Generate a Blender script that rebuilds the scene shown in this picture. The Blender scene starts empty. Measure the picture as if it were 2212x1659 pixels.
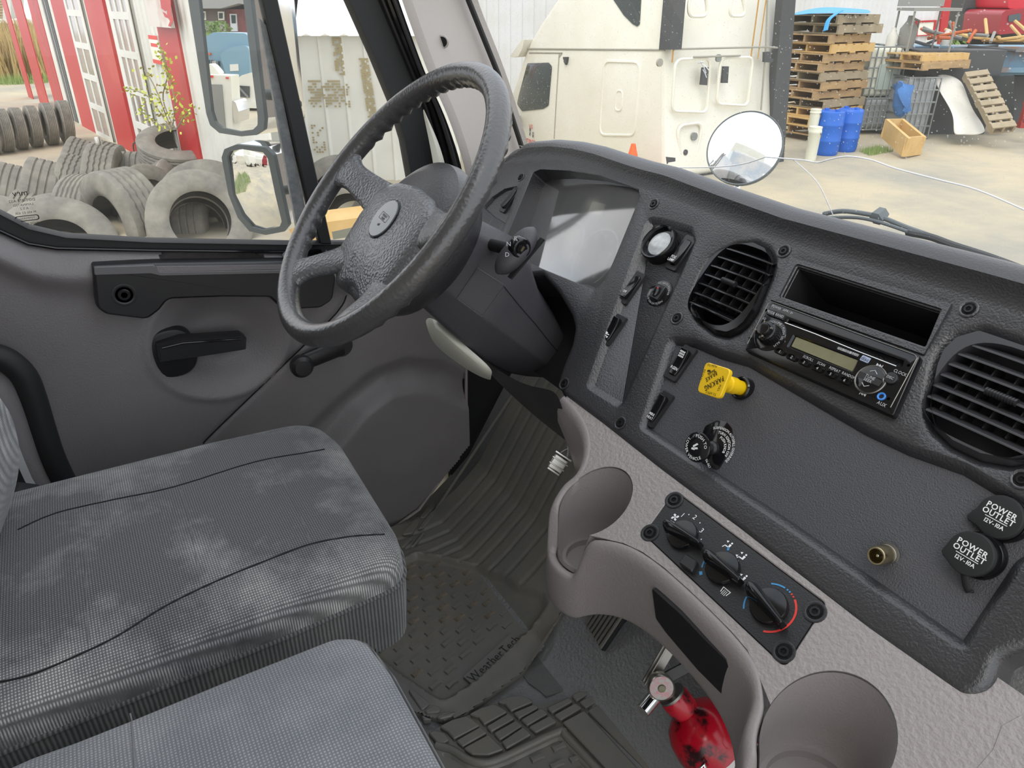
import bpy, bmesh, math, random
from mathutils import Vector, Matrix
from mathutils.geometry import delaunay_2d_cdt
random.seed(7)
SC = bpy.context.scene
COL = SC.collection
V3 = Vector
rad = math.radians
# ---------------------------------------------------------------- camera (a hand-held phone in the passenger doorway)
CX, CY, FPX = 1106.0, 829.5, 1600.0
PITCH, YAW = rad(27.4), rad(59.5)
_h = V3((-math.sin(YAW), math.cos(YAW), 0)); CF_ = _h*math.cos(PITCH) + V3((0, 0, -math.sin(PITCH)))
CR_ = V3((math.cos(YAW), math.sin(YAW), 0)); CU_ = CR_.cross(CF_)
cam_d = bpy.data.cameras.new('camera'); cam = bpy.data.objects.new('camera', cam_d); COL.objects.link(cam)
cam_d.sensor_fit = 'HORIZONTAL'; cam_d.sensor_width = 36.0; cam_d.lens = 36.0*FPX/2212.0
cam_d.clip_start = 0.01; cam_d.clip_end = 400
cam.matrix_world = Matrix(((CR_.x, CU_.x, -CF_.x, 0), (CR_.y, CU_.y, -CF_.y, 0), (CR_.z, CU_.z, -CF_.z, 0), (0, 0, 0, 1)))
SC.camera = cam
SC.view_settings.view_transform = 'Standard'; SC.view_settings.look = 'None'
SC.view_settings.exposure = 0.0; SC.view_settings.gamma = 1.0; SC.view_settings.use_curve_mapping = False
# ---------------------------------------------------------------- bright overcast sky and a sun softened by cloud
W = bpy.data.worlds.new('overcast'); SC.world = W; W.use_nodes = True
_n = W.node_tree.nodes; _l = W.node_tree.links; _n.clear()
_out = _n.new('ShaderNodeOutputWorld'); _bg = _n.new('ShaderNodeBackground'); _tc = _n.new('ShaderNodeTexCoord')
_nz = _n.new('ShaderNodeTexNoise'); _nz.inputs['Scale'].default_value = 2.6; _nz.inputs['Detail'].default_value = 6; _nz.inputs['Roughness'].default_value = .62
_cr = _n.new('ShaderNodeValToRGB'); _cr.color_ramp.elements[0].position = .36; _cr.color_ramp.elements[0].color = (.66, .78, .93, 1)
_cr.color_ramp.elements[1].position = .56; _cr.color_ramp.elements[1].color = (1.0, 1.0, 1.0, 1)
_l.new(_tc.outputs['Generated'], _nz.inputs['Vector']); _l.new(_nz.outputs['Fac'], _cr.inputs['Fac']); _l.new(_cr.outputs['Color'], _bg.inputs['Color'])
_bg.inputs['Strength'].default_value = 1.75; _l.new(_bg.outputs[0], _out.inputs[0])
_sd = bpy.data.lights.new('sun', 'SUN'); _sd.energy = 1.6; _sd.angle = rad(35); _sd.color = (1, .96, .9)
_so = bpy.data.objects.new('sun', _sd); COL.objects.link(_so)
_so.rotation_euler = V3((-0.35, 0.55, -0.9)).to_track_quat('-Z', 'Y').to_euler()
# ---------------------------------------------------------------- picture ray -> point on a plane of the scene
def ray(px, py):
    return CR_*((px-CX)/FPX) + CU_*(-(py-CY)/FPX) + CF_
def onx(px, py, x): r = ray(px, py); return r*(x/r.x)
def ony(px, py, y): r = ray(px, py); return r*(y/r.y)
def onz(px, py, z): r = ray(px, py); return r*(z/r.z)
class Fr:
    """a flat working frame: origin o, axes u, v and normal n"""
    def __init__(s, o, u, v):
        s.o = V3(o); s.u = V3(u).normalized(); s.n = s.u.cross(V3(v)).normalized(); s.v = s.n.cross(s.u)
    def pt(s, a, b, h=0.0): return s.o + s.u*a + s.v*b + s.n*h
    def hit(s, px, py, h=0.0):
        r = ray(px, py); return r*((s.o + s.n*h).dot(s.n)/r.dot(s.n))
    def uv(s, px, py, h=0.0):
        d = s.hit(px, py, h) - s.o; return (d.dot(s.u), d.dot(s.v))
    def uvs(s, pts, h=0.0): return [s.uv(x, y, h) for x, y in pts]
    def at(s, a, b, h=0.0, rot=0.0):
        c, q = math.cos(rot), math.sin(rot)
        f = Fr(s.pt(a, b, h), s.u*c + s.v*q, s.v*c - s.u*q); return f
# ---------------------------------------------------------------- materials
def lin(c):
    if isinstance(c, str): c = tuple(int(c[i:i+2], 16)/255 for i in (0, 2, 4))
    return tuple((x/12.92 if x <= .04045 else ((x+.055)/1.055)**2.4) for x in c) + (1.0,)
def mat(name, col, rough=.5, metal=0, bump=None, var=None, coat=0, spec=.5, trans=0, col2=None, sheen=0, stretch=None, ior=None, fine=None):
    m = bpy.data.materials.new(name); m.use_nodes = True; N = m.node_tree.nodes; L = m.node_tree.links
    b = N['Principled BSDF']; c = lin(col); b.inputs['Base Color'].default_value = c
    b.inputs['Roughness'].default_value = rough; b.inputs['Metallic'].default_value = metal
    b.inputs['Specular IOR Level'].default_value = spec
    if ior: b.inputs['IOR'].default_value = ior
    if coat: b.inputs['Coat Weight'].default_value = coat; b.inputs['Coat Roughness'].default_value = .08
    if sheen: b.inputs['Sheen Weight'].default_value = sheen; b.inputs['Sheen Roughness'].default_value = .6
    tc = N.new('ShaderNodeTexCoord'); src = tc.outputs['Object']
    if stretch:
        mp = N.new('ShaderNodeMapping'); mp.inputs['Scale'].default_value = stretch; L.new(src, mp.inputs['Vector']); src = mp.outputs['Vector']
    if var:                                           # (scale, low, high position, second colour) blotches of the material's own colour
        nz = N.new('ShaderNodeTexNoise'); nz.inputs['Scale'].default_value = var[0]; nz.inputs['Detail'].default_value = 5; nz.inputs['Roughness'].default_value = .65
        L.new(src, nz.inputs['Vector'])
        r = N.new('ShaderNodeValToRGB'); r.color_ramp.elements[0].position = var[1]; r.color_ramp.elements[1].position = var[2]
        r.color_ramp.elements[0].color = c; r.color_ramp.elements[1].color = lin(col2 or col)
        L.new(nz.outputs['Fac'], r.inputs['Fac']); L.new(r.outputs['Color'], b.inputs['Base Color'])
    if bump:                                          # (scale, strength, kind)
        kind = bump[2] if len(bump) > 2 else 'noise'
        if kind == 'noise':
            t = N.new('ShaderNodeTexNoise'); t.inputs['Detail'].default_value = 3; o = t.outputs['Fac']
        elif kind == 'cell':
            t = N.new('ShaderNodeTexVoronoi'); t.feature = 'F1'; o = t.outputs['Distance']
        t.inputs['Scale'].default_value = bump[0]; L.new(src, t.inputs['Vector'])
        bp = N.new('ShaderNodeBump'); bp.inputs['Strength'].default_value = bump[1]; bp.inputs['Distance'].default_value = .002
        L.new(o, bp.inputs['Height']); L.new(bp.outputs['Normal'], b.inputs['Normal'])
    return m
def glassy(name, tint=(1, 1, 1), refl=1.0, dirt_haze=0.0, speck=0.0, dust_haze_col='C9C7BE', gloss_rough=0.0):
    """thin pane: see-through with a mirror part by Fresnel, plus settled dust, painted glare haze and fine specks"""
    m = bpy.data.materials.new(name); m.use_nodes = True; N = m.node_tree.nodes; L = m.node_tree.links; N.clear()
    out = N.new('ShaderNodeOutputMaterial'); tr = N.new('ShaderNodeBsdfTransparent'); tr.inputs[0].default_value = (*tint, 1)
    gl = N.new('ShaderNodeBsdfGlossy'); gl.inputs['Roughness'].default_value = gloss_rough
    fz = N.new('ShaderNodeFresnel'); fz.inputs[0].default_value = 1.45
    mu = N.new('ShaderNodeMath'); mu.operation = 'MULTIPLY'; mu.inputs[1].default_value = refl; mu.use_clamp = True
    mx = N.new('ShaderNodeMixShader'); L.new(fz.outputs[0], mu.inputs[0]); L.new(mu.outputs[0], mx.inputs[0])
    L.new(tr.outputs[0], mx.inputs[1]); L.new(gl.outputs[0], mx.inputs[2]); last = mx
    if dirt_haze or speck:
        df = N.new('ShaderNodeBsdfDiffuse'); df.inputs[0].default_value = lin(dust_haze_col)
        tl = N.new('ShaderNodeBsdfTranslucent'); tl.inputs[0].default_value = lin(dust_haze_col)
        ad = N.new('ShaderNodeMixShader'); ad.inputs[0].default_value = .85; L.new(df.outputs[0], ad.inputs[1]); L.new(tl.outputs[0], ad.inputs[2])
        tc = N.new('ShaderNodeTexCoord'); nz = N.new('ShaderNodeTexNoise'); nz.inputs['Scale'].default_value = 3.0; nz.inputs['Detail'].default_value = 6
        L.new(tc.outputs['Object'], nz.inputs['Vector'])
        a = N.new('ShaderNodeMapRange'); a.inputs[1].default_value = .3; a.inputs[2].default_value = .75; a.inputs[3].default_value = dirt_haze*.4; a.inputs[4].default_value = dirt_haze*1.4
        L.new(nz.outputs['Fac'], a.inputs[0]); fac = a.outputs[0]
        if speck:
            vo = N.new('ShaderNodeTexVoronoi'); vo.inputs['Scale'].default_value = 300; L.new(tc.outputs['Object'], vo.inputs['Vector'])
            sz = N.new('ShaderNodeSeparateColor'); L.new(vo.outputs['Color'], sz.inputs[0])
            pw = N.new('ShaderNodeMath'); pw.operation = 'POWER'; pw.inputs[1].default_value = 5; L.new(sz.outputs[0], pw.inputs[0])
            sc = N.new('ShaderNodeMath'); sc.operation = 'MULTIPLY'; sc.inputs[1].default_value = .36; L.new(pw.outputs[0], sc.inputs[0])
            lt = N.new('ShaderNodeMath'); lt.operation = 'LESS_THAN'; L.new(vo.outputs['Distance'], lt.inputs[0]); L.new(sc.outputs[0], lt.inputs[1])
            ms = N.new('ShaderNodeMath'); ms.operation = 'MULTIPLY'; ms.inputs[1].default_value = speck; L.new(lt.outputs[0], ms.inputs[0])
            mm = N.new('ShaderNodeMath'); mm.operation = 'MAXIMUM'; L.new(ms.outputs[0], mm.inputs[0]); L.new(fac, mm.inputs[1]); fac = mm.outputs[0]
        m2 = N.new('ShaderNodeMixShader'); L.new(fac, m2.inputs[0]); L.new(mx.outputs[0], m2.inputs[1]); L.new(ad.outputs[0], m2.inputs[2]); last = m2
    L.new(last.outputs[0], out.inputs[0]); return m
# ---------------------------------------------------------------- objects
def tag(o, label=None, cat=None, group=None, kind=None):
    if label: o['label'] = label
    if cat: o['category'] = cat
    if group: o['group'] = group
    if kind: o['kind'] = kind
    return o
def thing(name, loc, label=None, cat=None, group=None, kind=None, parent=None, rot=None):
    o = bpy.data.objects.new(name, None); o.empty_display_size = .05; COL.objects.link(o)
    o.location = loc
    if rot is not None: o.rotation_euler = rot
    if parent: setpar(o, parent)
    return tag(o, label, cat, group, kind)
def wm(o):
    m = o.matrix_basis.copy()
    p = o.parent
    while p: m = p.matrix_basis @ m; p = p.parent
    return m
def setpar(o, p):
    """o was built in world coordinates; keep it there under p"""
    o.matrix_basis = wm(p).inverted() @ o.matrix_basis; o.parent = p
def sharp(me, ang=38):
    bm = bmesh.new(); bm.from_mesh(me)
    lim = rad(ang)
    for f in bm.faces: f.smooth = True
    for e in bm.edges:
        e.smooth = not (len(e.link_faces) == 2 and e.calc_face_angle(0) > lim)
    bm.to_mesh(me); bm.free()
def obj(name, verts, faces, m, parent=None, smooth=True, sub=0, bev=0, bseg=2, solid=0, fix=True, ang=38, weld=False):
    me = bpy.data.meshes.new(name); me.from_pydata([tuple(v) for v in verts], [], faces)
    if m is not None:
        for x in (m if isinstance(m, (list, tuple)) else [m]): me.materials.append(x)
    if fix or weld:
        bm = bmesh.new(); bm.from_mesh(me)
        if weld: bmesh.ops.remove_doubles(bm, verts=bm.verts, dist=1e-5)
        if fix: bmesh.ops.recalc_face_normals(bm, faces=bm.faces)
        bm.to_mesh(me); bm.free()
    if smooth: sharp(me, ang)
    o = bpy.data.objects.new(name, me); COL.objects.link(o)
    if solid:
        md = o.modifiers.new('thickness', 'SOLIDIFY'); md.thickness = solid; md.offset = -1
    if bev:
        md = o.modifiers.new('edge', 'BEVEL'); md.width = bev; md.segments = bseg; md.limit_method = 'ANGLE'; md.angle_limit = rad(40); md.harden_normals = False
    if sub:
        md = o.modifiers.new('round', 'SUBSURF'); md.levels = sub; md.render_levels = sub
    if parent: setpar(o, parent)
    return o
class MB:
    """collects several shapes that belong to ONE mesh"""
    def __init__(s): s.v = []; s.f = []
    def add(s, v, f):
        k = len(s.v); s.v += [V3(x) for x in v]; s.f += [tuple(i+k for i in q) for q in f]; return s
    def box(s, c, sx, sy, sz, R=None):
        vs = [V3((x*sx/2, y*sy/2, z*sz/2)) for z in (-1, 1) for y in (-1, 1) for x in (-1, 1)]
        if R is not None: vs = [R @ v for v in vs]
        c = V3(c)
        return s.add([v + c for v in vs], [(0, 2, 3, 1), (4, 5, 7, 6), (0, 1, 5, 4), (2, 6, 7, 3), (0, 4, 6, 2), (1, 3, 7, 5)])
    def obj(s, name, m, parent=None, **k): return obj(name, s.v, s.f, m, parent, **k)
def box(name, c, s, m, parent=None, R=None, bev=.0, **k): return MB().box(c, *s, R=R).obj(name, m, parent, bev=bev, **k)
def rounded(pts, r, n=5):
    out = []; N = len(pts); rs = r if isinstance(r, (list, tuple)) else [r]*N
    for i in range(N):
        p = V3((*pts[i], 0)); a = V3((*pts[i-1], 0)); b = V3((*pts[(i+1) % N], 0)); rr = rs[i]
        da = a-p; db = b-p
        if da.length < 1e-9 or db.length < 1e-9: continue
        ang = da.angle(db)
        if rr <= 0 or ang > math.pi-.02: out.append((p.x, p.y)); continue
        t = min(rr/math.tan(ang/2), da.length*.49, db.length*.49)
        p0 = p+da.normalized()*t; p1 = p+db.normalized()*t
        for k in range(n+1):
            s = k/n; q = p0*(1-s)**2 + p*2*s*(1-s) + p1*s*s; out.append((q.x, q.y))
    return out
def area2(l): return .5*sum(l[i-1][0]*l[i][1]-l[i][0]*l[i-1][1] for i in range(len(l)))
def ccw(l): return l if area2(l) > 0 else l[::-1]
def resample(loop, step):
    """closed outline at an even spacing"""
    N = len(loop); out = []
    for i in range(N):
        a, b = loop[i], loop[(i+1) % N]; L = math.dist(a, b); k = max(1, round(L/step))
        if L < step*.3 and out and math.dist(out[-1], a) < step*.5: continue
        out += [(a[0]+(b[0]-a[0])*q/k, a[1]+(b[1]-a[1])*q/k) for q in range(k)]
    return out
def relax(loop, n=2):
    for _ in range(n): loop = [((loop[i-1][0]+2*loop[i][0]+loop[(i+1) % len(loop)][0])/4, (loop[i-1][1]+2*loop[i][1]+loop[(i+1) % len(loop)][1])/4) for i in range(len(loop))]
    return loop
def offs(loop, d):
    """loop (counter-clockwise) grown by d (one value, or one per corner)"""
    many = isinstance(d, list)
    if not many and abs(d) < 1e-9: return list(loop)
    D = d
    N = len(loop); out = []
    for i in range(N):
        a, p, b = V3((*loop[i-1], 0)), V3((*loop[i], 0)), V3((*loop[(i+1) % N], 0))
        e1, e2 = p-a, b-p
        if e1.length < 1e-9: e1 = e2
        if e2.length < 1e-9: e2 = e1
        n1 = V3((e1.y, -e1.x, 0)).normalized(); n2 = V3((e2.y, -e2.x, 0)).normalized(); n = n1+n2
        if n.length < 1e-6: n = n1
        n.normalize(); k = (D[i] if many else D)/max(n.dot(n1), .5); out.append((p.x+n.x*k, p.y+n.y*k))
    return out
def bead(fr, loop, prof, m, name, parent=None, bottom=False, top=True, **k):
    """stack of offset outlines [(grow, height)...] closed by a flat top: plates, buttons, rims"""
    loop = ccw(loop); vs = []; fs = []; N = len(loop)
    for d, h in prof: vs += [fr.pt(a, b, h) for a, b in offs(loop, d)]
    for r in range(len(prof)-1):
        for i in range(N):
            j = (i+1) % N; fs.append((r*N+i, r*N+j, (r+1)*N+j, (r+1)*N+i))
    if top: fs.append(tuple(range((len(prof)-1)*N, len(prof)*N)))
    if bottom: fs.append(tuple(range(N))[::-1])
    return obj(name, vs, fs, m, parent, **k)
def rim(h, r=.002, base=0.0, n=3, inset=0.0):
    """profile of an upstanding plate with a rounded upper edge"""
    return [(0, base), (0, h-r)] + [(-r*(1-math.cos(q*math.pi/2/n))-0, h-r+r*math.sin(q*math.pi/2/n)) for q in range(1, n+1)]
def inside(p, loop):
    x, y = p; r = False
    for i in range(len(loop)):
        (x1, y1), (x2, y2) = loop[i-1], loop[i]
        if (y1 > y) != (y2 > y) and x < (x2-x1)*(y-y1)/(y2-y1)+x1: r = not r
    return r
def plate(fr, outer, oprof, holes, m, name, parent=None, h0=0.0, **k):
    """flat face with holes; outline and hole edges run on through their own profiles. holes: (loop, [(inward, height)...], closed?)"""
    bm = bmesh.new(); outer = ccw(outer)
    def ring(lp, h): return [bm.verts.new(fr.pt(a, b, h)) for a, b in lp]
    def strip(A, B):
        for i in range(len(A)):
            j = (i+1) % len(A)
            try: bm.faces.new((A[i], A[j], B[j], B[i]))
            except ValueError: pass
    R0 = ring(outer, h0); hs = []; P = list(outer); Rv = list(R0); E = [(i, (i+1) % len(outer)) for i in range(len(outer))]
    for lp, prof, cl in holes:
        lp = ccw(lp); r = ring(lp, h0); kk = len(P); P += lp; Rv += r; E += [(kk+i, kk+(i+1) % len(lp)) for i in range(len(lp))]; hs.append((lp, r, prof, cl))
    ov, oe, of, orig, _, _ = delaunay_2d_cdt([Vector(p) for p in P], E, [], 0, 1e-7)
    mp = {}
    for i, q in enumerate(ov): mp[i] = Rv[orig[i][0]] if orig[i] else bm.verts.new(fr.pt(q.x, q.y, h0))
    for t in of:
        c = (sum(ov[i].x for i in t)/len(t), sum(ov[i].y for i in t)/len(t))
        if inside(c, outer) and not any(inside(c, h[0]) for h in hs):
            try: bm.faces.new([mp[i] for i in t])
            except ValueError: pass
    prev = R0
    for d, h in oprof:
        if isinstance(d, list): q = [bm.verts.new(fr.pt(a, b, hh)) for (a, b), hh in zip(offs(outer, d), h)]
        else: q = ring(offs(outer, d), h)
        strip(prev, q); prev = q
    for lp, r, prof, cl in hs:
        prev = r
        for d, h in prof: q = ring(offs(lp, -d), h); strip(prev, q); prev = q
        if cl: bm.faces.new(prev)
    bmesh.ops.recalc_face_normals(bm, faces=bm.faces)
    me = bpy.data.meshes.new(name); bm.to_mesh(me); bm.free(); me.materials.append(m); sharp(me, k.get('ang', 38))
    o = bpy.data.objects.new(name, me); COL.objects.link(o)
    if parent: setpar(o, parent)
    return o
def ell(cx, cy, rx, ry=None, n=32, a0=0): 
    ry = ry or rx
    return [(cx+rx*math.cos(2*math.pi*i/n+a0), cy+ry*math.sin(2*math.pi*i/n+a0)) for i in range(n)]
def sup(cx, cy, rx, ry, p=3.0, n=40):
    o = []
    for i in range(n):
        t = 2*math.pi*i/n; c, s = math.cos(t), math.sin(t)
        o.append((cx+rx*math.copysign(abs(c)**(2/p), c), cy+ry*math.copysign(abs(s)**(2/p), s)))
    return o
def rect(cx, cy, w, h, r=0, n=4):
    p = [(cx-w/2, cy-h/2), (cx+w/2, cy-h/2), (cx+w/2, cy+h/2), (cx-w/2, cy+h/2)]
    return rounded(p, r, n) if r else p
def lathe(fr, prof, m, name, parent=None, seg=32, mod=None, cap=True, **k):
    vs = []; fs = []
    for r, h in prof:
        for i in range(seg):
            t = 2*math.pi*i/seg; q = r*(mod(t, h) if mod else 1); vs.append(fr.pt(q*math.cos(t), q*math.sin(t), h))
    for a in range(len(prof)-1):
        for i in range(seg):
            j = (i+1) % seg; fs.append((a*seg+i, a*seg+j, (a+1)*seg+j, (a+1)*seg+i))
    if cap and prof[0][0] > 1e-5: fs.append(tuple(range(seg))[::-1])
    if cap and prof[-1][0] > 1e-5: fs.append(tuple(range((len(prof)-1)*seg, len(prof)*seg)))
    return obj(name, vs, fs, m, parent, weld=True, **k)
def smooth_path(pts, n=6, closed=False):
    P = [V3(p) for p in pts]; out = []; N = len(P)
    for i in range(N if closed else N-1):
        p0 = P[(i-1) % N] if closed or i > 0 else P[i]; p1 = P[i]; p2 = P[(i+1) % N]; p3 = P[(i+2) % N] if closed or i+2 < N else p2
        for k in range(n):
            t = k/n; out.append(.5*((2*p1)+(p2-p0)*t+(2*p0-5*p1+4*p2-p3)*t*t+(3*p1-p0-3*p2+p3)*t**3))
    if not closed: out.append(P[-1])
    return out
def tubeg(path, r, seg=10, closed=False, flat=1.0, up=None):
    P = [V3(p) for p in path]; N = len(P); vs = []; fs = []; rs = r if isinstance(r, (list, tuple)) else [r]*N
    prevn = None
    for i in range(N):
        a = P[i-1] if (closed or i > 0) else P[i]; b = P[(i+1) % N] if (closed or i < N-1) else P[i]
        t = (b-a).normalized()
        if up is not None: nn = V3(up)
        elif prevn is None: nn = V3((0, 0, 1)) if abs(t.z) < .9 else V3((1, 0, 0))
        else: nn = prevn
        nn = (nn-t*nn.dot(t)).normalized(); prevn = nn; bb = t.cross(nn)
        for k in range(seg):
            q = 2*math.pi*k/seg; vs.append(P[i]+nn*(rs[i]*flat*math.cos(q))+bb*(rs[i]*math.sin(q)))
    for i in range(N if closed else N-1):
        for k in range(seg):
            j = (i+1) % N; l = (k+1) % seg; fs.append((i*seg+k, i*seg+l, j*seg+l, j*seg+k))
    if not closed: fs += [tuple(range(seg))[::-1], tuple(range((N-1)*seg, N*seg))]
    return vs, fs
def tube(name, path, r, m, parent=None, seg=10, closed=False, flat=1.0, up=None, **k):
    v, f = tubeg(path, r, seg, closed, flat, up); return obj(name, v, f, m, parent, **k)
def gridobj(name, rows, m, parent=None, sub=1, solid=0, closed_u=False, **k):
    n = len(rows[0]); vs = [p for r in rows for p in r]; fs = []
    for i in range(len(rows)-1):
        for j in range(n if closed_u else n-1):
            q = (j+1) % n; fs.append((i*n+j, i*n+q, (i+1)*n+q, (i+1)*n+j))
    return obj(name, vs, fs, m, parent, sub=sub, solid=solid, **k)
def clone(o, parent=None, M=None):
    c = o.copy(); COL.objects.link(c)
    if parent is not None: c.parent = parent
    if M is not None: c.matrix_basis = M
    return c
def copy_tree(root, label=None):
    c = root.copy(); COL.objects.link(c)
    if label: c['label'] = label
    for ch in [x for x in list(bpy.data.objects) if x.parent is root]:
        d = ch.copy(); COL.objects.link(d); d.parent = c
        for g in [x for x in list(bpy.data.objects) if x.parent is ch]:
            e = g.copy(); COL.objects.link(e); e.parent = d
    return c
# ---------------------------------------------------------------- lettering
_GL = {}
def glyph(ch, bold=0.0):
    key = (ch, bold)
    if key not in _GL:
        cu = bpy.data.curves.new('glyph', 'FONT'); cu.body = ch; cu.size = 1.0; cu.resolution_u = 2; cu.offset = bold
        o = bpy.data.objects.new('glyph', cu); COL.objects.link(o); bpy.context.view_layer.update()
        me = bpy.data.meshes.new_from_object(o.evaluated_get(bpy.context.evaluated_depsgraph_get()))
        v = [(p.co.x, p.co.y) for p in me.vertices]; f = [tuple(p.vertices) for p in me.polygons]
        w = max([x for x, y in v], default=.3) + .06 if ch != ' ' else .32
        bpy.data.objects.remove(o); bpy.data.curves.remove(cu); bpy.data.meshes.remove(me)
        _GL[key] = (v, f, w)
    return _GL[key]
def twidth(s, bold=0, sx=1.0): return sum(glyph(c, bold)[2] for c in s)*sx
def text(fr, s, size, m, parent=None, a=0, b=0, h=.0004, rot=0, bold=.0, sx=1.0, align='c', mb=None, mirror=False, name='lettering'):
    own = mb is None; mb = mb or MB(); c, q = math.cos(rot), math.sin(rot)
    x = {'c': -twidth(s, bold, sx)/2, 'l': 0, 'r': -twidth(s, bold, sx)}[align]
    for ch in s:
        v, f, w = glyph(ch, bold); P = []
        for gx, gy in v:
            X = (x+gx*sx)*size*(-1 if mirror else 1); Y = (gy-.34)*size; P.append(fr.pt(a+X*c-Y*q, b+X*q+Y*c, h))
        mb.add(P, f); x += w*sx
    if own: return mb.obj(name, m, parent, smooth=False, fix=False)
def arctext(fr, s, size, R, mid, m, parent=None, a=0, b=0, h=.0004, bold=0, inward=False, sx=1.0, gap=0, mb=None, name='lettering'):
    """letters along a circle; mid = angle of the middle of the words; inward = feet to the outside"""
    own = mb is None; mb = mb or MB(); W_ = [glyph(c, bold)[2]*sx*size+gap for c in s]; tot = sum(W_); x = -tot/2
    for ch, w in zip(s, W_):
        v, f, _ = glyph(ch, bold); t = (x+w/2)/R; an = mid-t if not inward else mid+t
        er = V3((math.cos(an), math.sin(an), 0)); et = V3((math.sin(an), -math.cos(an), 0))
        if inward: er, et = -er, -et
        P = []
        for gx, gy in v:
            base = V3((math.cos(an), math.sin(an), 0))*R
            p = base + et*((gx*sx*size)-(w-gap)/2+.02*size) + er*((gy-.34)*size); P.append(fr.pt(a+p.x, b+p.y, h))
        mb.add(P, f); x += w
    if own: return mb.obj(name, m, parent, smooth=False, fix=False)
# ---------------------------------------------------------------- materials of the cab
M = {}
M['bezel'] = mat('dark textured dash plastic', '2c2c2f', .36, bump=(420, .4), spec=.9)
M['hood'] = mat('dash hood skin', '2f2e31', .36, bump=(300, .3), spec=.8)
M['panel'] = mat('black grained panel', '4a4a4e', .46, bump=(700, .6))
M['gloss'] = mat('gloss black plastic', '161618', .10)
M['black'] = mat('satin black plastic', '262628', .36)
M['rubberblk'] = mat('black rubber', '222324', .6)
M['matte'] = mat('matt black', '131314', .8)
M['grey'] = mat('grey leather-grain plastic', '958e8c', .28, bump=(240, .7))
M['greyside'] = mat('grey moulded plastic', '8c8584', .42, bump=(380, .25))
M['door'] = mat('grey door trim', '7a7677', .42, bump=(300, .4), var=(5, .3, .7), col2='817d7e')
M['pillar'] = mat('light grey pillar trim', 'a39c97', .55, bump=(260, .25))
M['wheel'] = mat('steering wheel leather grain', '5c5d60', .30, bump=(240, .5, 'cell'), spec=1.0)
M['wheelrim'] = mat('worn smooth wheel rim', '464546', .30, bump=(200, .18, 'cell'), spec=.9)
M['shroud'] = mat('column shroud plastic', '48464a', .5, bump=(600, .3))
M['white'] = mat('white lettering', 'f2f2f2', .6)
M['dimwhite'] = mat('grey lettering', 'b9babc', .6)
M['yellow'] = mat('yellow knob plastic', 'f6c91a', .3)
M['inkblack'] = mat('black ink', '101010', .6)
M['chrome'] = mat('chrome', 'e8e8e8', .08, metal=1)
M['steel'] = mat('bare steel', 'c9c6bd', .28, metal=1)
M['zinc'] = mat('dull zinc', '8d8b86', .42, metal=1)
M['brass'] = mat('nickel brass', 'cfc09a', .25, metal=1)
M['screw'] = mat('black screw', '2a2a2c', .3, metal=.6)
M['red'] = mat('extinguisher red', 'c0142a', .20, var=(22, .50, .60), col2='35181b')
M['plateblk'] = mat('black heater plate', '232325', .38, bump=(600, .15))
M['redbutton'] = mat('red buckle button', 'e23a48', .4)
M['redline'] = mat('red print', 'd8382f', .5)
M['blueline'] = mat('blue print', '3f8fc4', .5)
M['rubmat'] = mat('mat rubber', '75746f', .36, bump=(160, .25), var=(7, .40, .72), col2='827d72')
M['vinyl'] = mat('grained floor vinyl', '7c7c7c', .28, bump=(170, 1.0), spec=.8)
M['carpet'] = mat('black floor carpet', '787978', .95, bump=(500, 1.0))
M['cord'] = mat('grey wire', 'cfcfcf', .4)
# ---------------------------------------------------------------- dashboard: one flat face DF that leans 41 degrees
DF = Fr((0, .636, -.361), (1, 0, 0), (0, .6532, .7572))
dash = thing('dashboard', (-.6, .85, -.40), 'dark grey truck dashboard with hooded gauges, round vents and black switch panels', 'dashboard')
uv = DF.uvs
sil = uv([(1046, 420), (1050, 385), (1066, 354), (1090, 333), (1120, 317), (1156, 307), (1208, 303), (1260, 308), (1309, 319), (1358, 335), (1407, 350), (1465, 364), (1521, 384), (1586, 407), (1720, 452)])
archR = uv([(1171, 590), (1205, 628), (1234, 676), (1242, 706), (1235, 742), (1214, 792), (1203, 826)])
archL = [(2*-.991-a, b) for a, b in archR[::-1]]
bot = uv([(1214, 850), (1300, 915), (1420, 1013), (1600, 1150), (1867, 1365), (2075, 1508)])
LX = -1.30
outl = [(LX, .03)] + [(max(a, LX), b) for a, b in sil] + [(-.35, .182), (-.13, .182), (-.125, -.06)] + uv([(2152, 1420), (2144, 1462), (2128, 1492), (2100, 1505)]) + bot[::-1] + archR[::-1] + archL + [(2*-.991-bot[0][0], bot[0][1]), (LX, -.17)]
outl = relax(resample(rounded(ccw(outl), .012, 4), .006), 3)
def edge_r(a, b):
    if b > -.02 and a > -1.29: return .027
    if b > -.10: return .008
    return .007 if (-1.17 < a < -.80 and b > -.165) else .0105
er = [edge_r(a, b) for a, b in outl]
for _ in range(6): er = [(er[i-1]+er[i]+er[(i+1) % len(er)])/3 for i in range(len(er))]
em_ = [max(0, min(1, (b-.05)/.05))*max(0, min(1, (a+1.27)/.06)) for a, b in outl]
for _ in range(10): em_ = [(em_[i-1]+2*em_[i]+em_[(i+1) % len(em_)])/4 for i in range(len(em_))]
outf = offs(outl, [-r*.8-.024*e for r, e in zip(er, em_)])
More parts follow.
